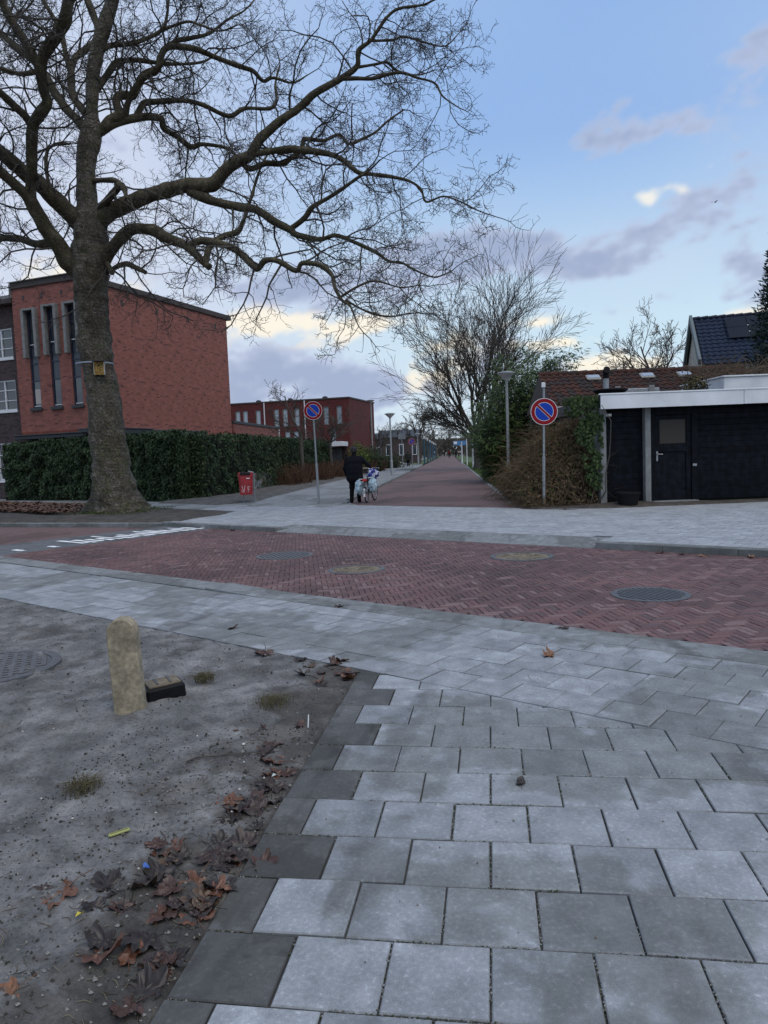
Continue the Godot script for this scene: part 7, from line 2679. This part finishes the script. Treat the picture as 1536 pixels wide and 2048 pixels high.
func crumb(g: Geo, p: Vector3, s: float, rr: RandomNumberGenerator) -> void:
	var v := []
	for d in [Vector3(1, 0, 0), Vector3(-1, 0, 0), Vector3(0, 1, 0), Vector3(0, -1, 0), Vector3(0, 0, 1), Vector3(0, 0, -1)]:
		v.append(p + d * s * rr.randf_range(0.55, 1.2))
	for f in [[0, 2, 4], [4, 2, 1], [1, 2, 5], [5, 2, 0]]:
		g.tri(v[f[0]], v[f[1]], v[f[2]])
		g.tri(v[f[1]], v[f[0]], v[3])


func set_leaf(shape: ArrayMesh, m: Material, p: Vector2, size: float, label: String, group: String, rr: RandomNumberGenerator) -> MeshInstance3D:
	var o := part("fallen_leaf", shape, m)
	tag(o, label, "leaf", group)
	var y := 0.004
	if p.dot(ACROSS) < 3.84 and p.x < 0.0:
		y = maxf(sand_y(p), -0.004) - 0.004 + rr.randf() * 0.014
	o.transform = Transform3D(Basis.from_euler(Vector3(rr.randf_range(-0.28, 0.28), rr.randf() * TAU, rr.randf_range(-0.28, 0.28))) .scaled(Vector3.ONE * size), Vector3(p.x, y, p.y))
	return o


# ---------------------------------------------------------------- people
func smin(a: float, b: float, k: float) -> float:
	var h := maxf(k - absf(a - b), 0.0) / k
	return minf(a, b) - h * h * k * 0.25


func figure(g: Geo, bones: Array, cell: float, k: float) -> void:
	# bones: [a, b, radius a, radius b, colour, (flatten z)]; one skin drawn round all of them
	var lo := Vector3.ONE * 1e9
	var hi := -lo
	for b in bones:
		var m := maxf(b[2], b[3]) + k + cell * 2.0
		for p in [b[0], b[1]]:
			lo = lo.min(p - Vector3.ONE * m)
			hi = hi.max(p + Vector3.ONE * m)
	var nx := int((hi.x - lo.x) / cell) + 2
	var ny := int((hi.y - lo.y) / cell) + 2
	var nz := int((hi.z - lo.z) / cell) + 2
	var f := PackedFloat32Array()
	f.resize(nx * ny * nz)
	f.fill(1.0)
	var near := PackedFloat32Array()
	near.resize(nx * ny * nz)
	near.fill(1e9)
	var who := PackedByteArray()
	who.resize(nx * ny * nz)
	for bi in bones.size():
		var b: Array = bones[bi]
		var a: Vector3 = b[0]
		var e: Vector3 = b[1]
		var m := maxf(b[2], b[3]) + k + cell * 2.0
		var l := ((a.min(e) - Vector3.ONE * m - lo) / cell).floor().max(Vector3.ZERO)
		var h := ((a.max(e) + Vector3.ONE * m - lo) / cell).ceil()
		var ae := e - a
		var ll := maxf(ae.length_squared(), 1e-8)
		for z in range(int(l.z), mini(int(h.z), nz)):
			for y in range(int(l.y), mini(int(h.y), ny)):
				for x in range(int(l.x), mini(int(h.x), nx)):
					var p := lo + Vector3(x, y, z) * cell
					var t := clampf((p - a).dot(ae) / ll, 0.0, 1.0)
					var d := p.distance_to(a + ae * t) - lerpf(b[2], b[3], t)
					var at := (z * ny + y) * nx + x
					f[at] = smin(f[at], d, k)
					if d < near[at]:
						near[at] = d
						who[at] = bi
	var ids := PackedInt32Array()
	ids.resize(nx * ny * nz)
	ids.fill(-1)
	var sy := nx
	var sz := nx * ny
	for z in nz - 1:
		for y in ny - 1:
			for x in nx - 1:
				var at := z * sz + y * sy + x
				var lowest := 1e9
				var highest := -1e9
				for q in 8:
					var vv := f[at + (q & 1) + (sy if q & 2 else 0) + (sz if q & 4 else 0)]
					lowest = minf(lowest, vv)
					highest = maxf(highest, vv)
				if lowest > 0.0 or highest <= 0.0:
					continue
				var sum := Vector3.ZERO
				var n := 0
				for q in [[0, 1], [2, 3], [4, 5], [6, 7], [0, 2], [1, 3], [4, 6], [5, 7], [0, 4], [1, 5], [2, 6], [3, 7]]:
					var c0 := Vector3(q[0] & 1, (q[0] >> 1) & 1, (q[0] >> 2) & 1)
					var c1 := Vector3(q[1] & 1, (q[1] >> 1) & 1, (q[1] >> 2) & 1)
					var v0 := f[at + int(c0.x) + int(c0.y) * sy + int(c0.z) * sz]
					var v1 := f[at + int(c1.x) + int(c1.y) * sy + int(c1.z) * sz]
					if (v0 > 0.0) != (v1 > 0.0):
						sum += c0.lerp(c1, v0 / (v0 - v1))
						n += 1
				ids[at] = g.v.size()
				g.v.append(lo + (Vector3(x, y, z) + sum / n) * cell)
				var gr := Vector3(f[at + 1] - f[at], f[at + sy] - f[at], f[at + sz] - f[at]) + Vector3(f[at + 1 + sy + sz] - f[at + sy + sz], f[at + 1 + sy + sz] - f[at + 1 + sz], f[at + 1 + sy + sz] - f[at + 1 + sy])
				g.n.append(gr.normalized())
				g.c.append(bones[who[at]][4])
	for z in range(1, nz - 1):
		for y in range(1, ny - 1):
			for x in range(1, nx - 1):
				var at := z * sz + y * sy + x
				var inside := f[at] <= 0.0
				for ax in 3:
					var s0: int = [1, sy, sz][ax]
					if (f[at + s0] <= 0.0) == inside:
						continue
					var s1: int = [sy, sz, 1][ax]
					var s2: int = [sz, 1, sy][ax]
					var a := ids[at]
					var b := ids[at - s1]
					var c := ids[at - s1 - s2]
					var d := ids[at - s2]
					if a < 0 or b < 0 or c < 0 or d < 0:
						continue
					# order so that faces look outwards
					if inside:
						g.i.append(a); g.i.append(c); g.i.append(b)
						g.i.append(a); g.i.append(d); g.i.append(c)
					else:
						g.i.append(a); g.i.append(b); g.i.append(c)
						g.i.append(a); g.i.append(c); g.i.append(d)


func hand(g: Geo, wrist: Vector3, dir: Vector3, palm_normal: Vector3, thumb_side: Vector3, col: Color, cell: float) -> void:
	# palm, four curled fingers of different length and a thumb from the side of the palm
	var bones := []
	var knuckle := wrist + dir * 0.085
	for k in 4:
		var off := thumb_side * (0.03 - 0.02 * k)
		var len: float = [0.07, 0.078, 0.072, 0.058][k]
		var b0 := knuckle + off
		var b1 := b0 + (dir * 0.75 + palm_normal * 0.65).normalized() * len * 0.5
		var b2 := b1 + (dir * -0.1 + palm_normal).normalized() * len * 0.5
		bones.append([wrist + off * 0.6, b0, 0.016, 0.013, col])
		bones.append([b0, b1, 0.0105, 0.0095, col])
		bones.append([b1, b2, 0.0095, 0.008, col])
	var t0 := wrist + dir * 0.03 + thumb_side * 0.03
	var t1 := t0 + (thumb_side * 0.6 + dir * 0.6 + palm_normal * 0.4).normalized() * 0.04
	bones.append([t0, t1, 0.013, 0.0105, col])
	bones.append([t1, t1 + (dir * 0.7 + palm_normal * 0.7).normalized() * 0.03, 0.0105, 0.009, col])
	figure(g, bones, cell, 0.006)


func walker_bones(h: float, jacket: Color, trousers: Color, shoes: Color, skin: Color, stride: float, l_hand: Vector3, r_hand: Vector3, coat: bool) -> Array:
	# a person seen from behind, facing -z; h: height
	var s := h / 1.75
	var hip := Vector3(0, 0.93, 0) * s
	var chest := Vector3(0, 1.28, -0.02) * s
	var neck := Vector3(0, 1.47, -0.03) * s
	var b := []
	b.append([Vector3(-0.09, 0.98, 0) * s, Vector3(0.09, 0.98, 0) * s, 0.175 * s, 0.175 * s, jacket])
	b.append([Vector3(-0.10, 1.12, 0) * s, Vector3(0.10, 1.12, 0) * s, 0.165 * s, 0.165 * s, jacket])
	b.append([Vector3(-0.13, 1.30, -0.01) * s, Vector3(0.13, 1.30, -0.01) * s, 0.145 * s, 0.145 * s, jacket])
	b.append([Vector3(-0.19, 1.40, -0.02) * s, Vector3(0.19, 1.40, -0.02) * s, 0.08 * s, 0.08 * s, jacket])
	if coat:
		b.append([Vector3(-0.11, 0.80, 0) * s, Vector3(0.11, 0.80, 0) * s, 0.165 * s, 0.165 * s, jacket])
	b.append([chest, neck, 0.09 * s, 0.07 * s, jacket])
	b.append([neck, Vector3(0, 1.56, -0.04) * s, 0.055 * s, 0.055 * s, jacket])
	# head: skull, jaw, nose, ears
	b.append([Vector3(0, 1.645, -0.03) * s, Vector3(0, 1.665, -0.05) * s, 0.088 * s, 0.088 * s, Color(0.02, 0.017, 0.015)])
	b.append([Vector3(0, 1.60, -0.09) * s, Vector3(0, 1.575, -0.10) * s, 0.05 * s, 0.04 * s, skin])
	b.append([Vector3(0, 1.635, -0.135) * s, Vector3(0, 1.61, -0.15) * s, 0.012 * s, 0.014 * s, skin])
	for q in [-1.0, 1.0]:
		b.append([Vector3(q * 0.085, 1.62, -0.035) * s, Vector3(q * 0.09, 1.65, -0.03) * s, 0.018 * s, 0.02 * s, skin])
		var fwd: float = stride * q
		var knee := Vector3(q * 0.10, 0.50, -0.06 - fwd * 0.12) * s
		var ankle := Vector3(q * 0.105, 0.09, 0.02 - fwd * 0.30) * s
		b.append([Vector3(q * 0.09, 0.90, 0) * s, knee, 0.115 * s, 0.08 * s, trousers])
		b.append([knee, ankle, 0.078 * s, 0.06 * s, trousers])
		b.append([ankle + Vector3(0, -0.035, 0.03) * s, ankle + Vector3(q * 0.02, -0.052, -0.16) * s, 0.046 * s, 0.036 * s, shoes])
		var hd: Vector3 = l_hand if q < 0 else r_hand
		var sh := Vector3(q * 0.235, 1.38, -0.02) * s
		var mid := (sh + hd) / 2.0
		var reach := sh.distance_to(hd)
		var bend := sqrt(maxf(0.0, pow(0.29 * s, 2) - reach * reach / 4.0))
		var el := mid + Vector3(q * 0.6, -0.5, 0.6).normalized() * bend
		b.append([sh, el, 0.072 * s, 0.058 * s, jacket])
		b.append([el, hd, 0.057 * s, 0.042 * s, jacket])
	return b


func blob(c: Vector3, half: Vector3, rough: float, seed_: int, one: Color, two: Color, stripes := 0.0) -> Geo:
	var n := FastNoiseLite.new()
	n.seed = seed_
	n.frequency = 1.0
	n.fractal_octaves = 3
	var g := Geo.new()
	var nu := 22
	var nv := 14
	var pts := []
	for j in nv + 1:
		var row := []
		for i in nu:
			var a := TAU * i / nu
			var b := PI * j / nv - PI / 2.0
			var d := Vector3(cos(a) * cos(b), sin(b), sin(a) * cos(b))
			var f := 1.0 + rough * n.get_noise_3d(d.x * 2.5, d.y * 2.5, d.z * 2.5)
			if d.y > 0.6:
				f *= 0.85
			row.append(c + d * half * f)
		pts.append(row)
	for j in nv:
		for i in nu:
			var t := 0.5 + 0.5 * n.get_noise_2d(i * 0.7, j * 0.9)
			if stripes > 0.0:
				t = 1.0 if sin(i * stripes + j * 0.8) > 0.0 else 0.0
			g.col = one.lerp(two, t)
			g.quad(pts[j][i], pts[j + 1][i], pts[j + 1][(i + 1) % nu], pts[j][(i + 1) % nu])
	return g


func build_people() -> void:
	var dark := Color(0.008, 0.009, 0.014)
	var black := Color(0.006, 0.006, 0.007)
	var skin := Color(0.38, 0.23, 0.17)
	# the person with the bicycle
	var turn := -0.1
	var p := thing("person", "person in a dark coat and cap walking away pushing a bicycle", "person", Vector3(-0.86, FAR_Y - 0.005, -22.6), turn)
	var rh := Vector3(0.47, 1.06, -0.34)
	var lh := Vector3(-0.29, 0.84, -0.22)
	var g := Geo.new()
	figure(g, walker_bones(1.70, dark, black, black, skin, 0.35, lh, rh, true), 0.024, 0.05)
	hand(g, rh, Vector3(0.35, -0.1, -0.9).normalized(), Vector3(0, -1, 0), Vector3(-1, 0, -0.3).normalized(), skin, 0.007)
	hand(g, lh, Vector3(0.0, -0.9, -0.3).normalized(), Vector3(1, 0, 0), Vector3(0, -0.3, -1).normalized(), skin, 0.007)
	part("body", g, M.body, p)
	g = Geo.new()
	g.lathe([Vector2(0.104, 1.60), Vector2(0.108, 1.66), Vector2(0.095, 1.72), Vector2(0.055, 1.755), Vector2(0, 1.765)], 20, Transform3D(Basis(), Vector3(0, -0.035, -0.04)))
	part("cap", g, M.rubber, p)
	bicycle()
	# person with a dog
	var w := thing("person", "distant person in dark clothes standing with a white dog", "person", Vector3(2.85, 0.12, -80.5), 0.3)
	g = Geo.new()
	figure(g, walker_bones(1.72, Color(0.02, 0.025, 0.022), black, black, skin, 0.15, Vector3(-0.3, 0.82, -0.12), Vector3(0.3, 0.85, -0.15), true), 0.04, 0.06)
	part("body", g, M.body, w)
	g = Geo.new()
	g.lathe([Vector2(0.105, 1.62), Vector2(0.1, 1.7), Vector2(0.05, 1.755), Vector2(0, 1.76)], 14, Transform3D(Basis(), Vector3(0, -0.02, -0.04)))
	part("hair", g, M.rubber, w)
	var dog := thing("dog", "small white dog on the pavement beside the distant person", "dog", Vector3(2.15, 0.12, -79.8), 0.9)
	g = Geo.new()
	var wh := Color(0.55, 0.53, 0.5)
	var db := [[Vector3(0, 0.42, -0.2), Vector3(0, 0.40, 0.22), 0.12, 0.09, wh], [Vector3(0, 0.46, -0.25), Vector3(0, 0.62, -0.38), 0.07, 0.06, wh], [Vector3(0, 0.66, -0.42), Vector3(0, 0.64, -0.55), 0.075, 0.04, wh], [Vector3(0, 0.44, 0.28), Vector3(0, 0.62, 0.42), 0.025, 0.015, wh]]
	for s in [-1.0, 1.0]:
		db.append([Vector3(s * 0.06, 0.36, -0.2), Vector3(s * 0.065, 0.18, -0.22), 0.045, 0.03, wh])
		db.append([Vector3(s * 0.065, 0.18, -0.22), Vector3(s * 0.065, 0.02, -0.23), 0.03, 0.03, wh])
		db.append([Vector3(s * 0.06, 0.36, 0.2), Vector3(s * 0.065, 0.24, 0.16), 0.06, 0.04, wh])
		db.append([Vector3(s * 0.065, 0.24, 0.16), Vector3(s * 0.065, 0.15, 0.25), 0.035, 0.025, wh])
		db.append([Vector3(s * 0.065, 0.15, 0.25), Vector3(s * 0.065, 0.02, 0.23), 0.026, 0.028, wh])
		db.append([Vector3(s * 0.05, 0.72, -0.4), Vector3(s * 0.075, 0.64, -0.4), 0.02, 0.025, Color(0.2, 0.15, 0.1)])
	figure(g, db, 0.028, 0.03)
	part("body", g, M.body, dog)
	# far cyclists
	for k in 3:
		var d: float = [190.0, 196.0, 215.0][k]
		var x: float = 1.2 + 0.0918 * (d - 21.0) + [0.6, 2.4, 3.4][k]
		var cy := thing("cyclist", ["far cyclist in a dark red jacket at the end of the street", "far cyclist in black at the end of the street", "far cyclist in pale clothes at the end of the street"][k], "person", Vector3(x, 0.07, -d), 0)
		g = Geo.new()
		var jc: Color = [Color(0.12, 0.018, 0.02), Color(0.02, 0.02, 0.025), Color(0.25, 0.2, 0.18)][k]
		figure(g, walker_bones(1.72, jc, black, black, skin, 0.5, Vector3(-0.25, 1.0, -0.4), Vector3(0.25, 1.0, -0.4), false), 0.06, 0.08)
		part("body", g, M.body, cy).position.y = 0.25
		var wheel := Geo.new()
		ring(wheel, Vector3(0, 0.34, 0.45), 0.33, 0.03)
		part("wheel", wheel, M.rubber, cy)
		wheel = Geo.new()
		ring(wheel, Vector3(0, 0.34, -0.6), 0.33, 0.03)
		part("wheel", wheel, M.rubber, cy)


func ring(g: Geo, c: Vector3, r: float, t: float, sides := 7, n := 36) -> void:
	# a hoop in the plane x = const
	var pts := PackedVector3Array()
	var rad := PackedFloat32Array()
	for k in n + 1:
		var a := TAU * k / n
		pts.append(c + Vector3(0, cos(a) * r, sin(a) * r))
		rad.append(t)
	g.tube(pts, rad, sides, false)


func bicycle() -> void:
	var b := thing("bicycle", "black city bicycle hung with shopping bags", "bicycle", Vector3(-0.44, FAR_Y - 0.006, -22.85), -0.16)
	# rear wheel nearest the viewer, heading -z
	for w in 2:
		var c := Vector3(0, 0.345, 0.45 if w == 0 else -0.62)
		var t := Geo.new()
		ring(t, c, 0.325, 0.02)
		var wheel := part("wheel", t, M.rubber, b)
		t = Geo.new()
		ring(t, c, 0.3, 0.01, 5)
		part("rim", t, M.chrome, wheel)
		t = Geo.new()
		for k in 16:
			var a := TAU * k / 16
			t.rod(c + Vector3(0.02 if k % 2 else -0.02, 0, 0), c + Vector3(0, cos(a) * 0.3, sin(a) * 0.3), 0.0012, 0.0012, 3)
		t.rod(c + Vector3(-0.05, 0, 0), c + Vector3(0.05, 0, 0), 0.022)
		part("spokes", t, M.chrome, wheel)
		t = Geo.new()
		var pts := PackedVector3Array()
		var rad := PackedFloat32Array()
		for k in 14:
			var a := lerpf(-0.9, 1.9, k / 13.0) * (1.0 if w == 0 else 0.8)
			pts.append(c + Vector3(0, cos(a) * 0.365, sin(a) * 0.365))
			rad.append(0.024)
		t.tube(pts, rad, 5)
		part("mudguard", t, M.bike_frame, b)
		if w == 0:
			t = Geo.new()
			t.box(c + Vector3(0, -0.02, 0.372), Vector3(0.05, 0.25, 0.015), Transform3D(), 0.004)
			part("white_flap", t, M.white, b)
		else:
			wheel.rotation.y = -0.1
	var f := Geo.new()
	var bb := Vector3(0, 0.3, 0.0)
	var seat := Vector3(0, 0.85, 0.2)
	var head := Vector3(0, 0.82, -0.42)
	f.rod(bb, seat, 0.017)
	f.rod(bb, head, 0.018)
	f.rod(head, Vector3(0, 0.6, 0.12), 0.017)
	f.rod(head + Vector3(0, 0.12, 0.05), Vector3(0, 0.5, -0.52), 0.018)
	for s in [-1.0, 1.0]:
		f.rod(bb + Vector3(s * 0.03, 0, 0), Vector3(s * 0.05, 0.345, 0.45), 0.01)
		f.rod(Vector3(s * 0.02, 0.7, 0.15), Vector3(s * 0.05, 0.345, 0.45), 0.009)
		f.rod(Vector3(s * 0.04, 0.55, -0.5), Vector3(s * 0.045, 0.345, -0.62), 0.012)
	part("frame", f, M.bike_frame, b)
	f = Geo.new()
	f.box(Vector3(0, 0.73, 0.5), Vector3(0.13, 0.015, 0.42), Transform3D(), 0.004)
	for s in [-1.0, 1.0]:
		f.rod(Vector3(s * 0.06, 0.72, 0.6), Vector3(s * 0.05, 0.345, 0.45), 0.006)
	part("carrier", f, M.bike_frame, b)
	f = Geo.new()
	f.tube(PackedVector3Array([Vector3(0, 0.94, 0.3), Vector3(0, 0.95, 0.2), Vector3(0, 0.94, 0.04)]), PackedFloat32Array([0.1, 0.085, 0.03]), 10)
	for q in f.v.size():
		f.v[q].y = 0.94 + (f.v[q].y - 0.94) * 0.45
	part("saddle", f, M.rubber, b)
	f = Geo.new()
	f.tube(PackedVector3Array([Vector3(-0.3, 1.02, -0.2), Vector3(-0.27, 1.04, -0.34), Vector3(-0.1, 1.04, -0.42), Vector3(0.1, 1.04, -0.42), Vector3(0.27, 1.04, -0.34), Vector3(0.3, 1.02, -0.2)]), PackedFloat32Array([0.014, 0.012, 0.012, 0.012, 0.012, 0.014]), 7)
	f.rod(Vector3(0, 0.9, -0.4), Vector3(0, 1.04, -0.41), 0.014)
	part("handlebar", f, M.chrome, b)
	part("rear_light", boxed(Vector3(0, 0.7, 0.72), Vector3(0.15, 0.07, 0.03), 0.01), M.rear_light, b)
	f = Geo.new()
	f.rod(bb + Vector3(-0.09, 0, 0), bb + Vector3(0.09, 0, 0), 0.02)
	f.rod(bb + Vector3(0.09, 0, 0), bb + Vector3(0.09, -0.15, 0.06), 0.01)
	f.rod(bb + Vector3(-0.09, 0, 0), bb + Vector3(-0.09, 0.15, -0.06), 0.01)
	f.box(bb + Vector3(0.13, -0.15, 0.06), Vector3(0.09, 0.02, 0.06))
	f.box(bb + Vector3(-0.13, 0.15, -0.06), Vector3(0.09, 0.02, 0.06))
	part("pedals", f, M.bike_frame, b)
	# bags
	var xf := Transform3D(Basis(Vector3.UP, -0.16), Vector3(-0.44, FAR_Y, -22.85))
	var l := thing("shopping_bag", "pale blue plastic bag hanging left of the bicycle's rear wheel", "bag", xf * Vector3(-0.2, 0.5, 0.5), -0.16)
	part("bag", blob(Vector3.ZERO, Vector3(0.125, 0.235, 0.2), 0.45, 3, Color(0.28, 0.42, 0.50), Color(0.50, 0.60, 0.64)), M.bag_blue, l)
	part("bag_handle", boxed(Vector3(0.06, 0.22, 0), Vector3(0.14, 0.02, 0.06), 0.006), M.white, l)
	l = thing("shopping_bag", "pale blue plastic bag hanging right of the bicycle's rear wheel", "bag", xf * Vector3(0.21, 0.54, 0.5), -0.16)
	part("bag", blob(Vector3.ZERO, Vector3(0.13, 0.24, 0.2), 0.45, 8, Color(0.26, 0.40, 0.48), Color(0.52, 0.62, 0.66)), M.bag_blue, l)
	part("bag_handle", boxed(Vector3(-0.06, 0.225, 0), Vector3(0.15, 0.02, 0.06), 0.006), M.white, l)
	l = thing("shopping_bag", "blue and white striped bag lying on the bicycle's carrier", "bag", xf * Vector3(0.17, 0.87, 0.2), -0.16)
	part("bag", blob(Vector3.ZERO, Vector3(0.18, 0.17, 0.24), 0.6, 12, Color(0.05, 0.07, 0.32), Color(0.55, 0.56, 0.66), 1.1), M.bag_blue, l)
	part("bag_handle", boxed(Vector3(-0.08, 0.15, 0), Vector3(0.1, 0.03, 0.1), 0.01), M.white, l)
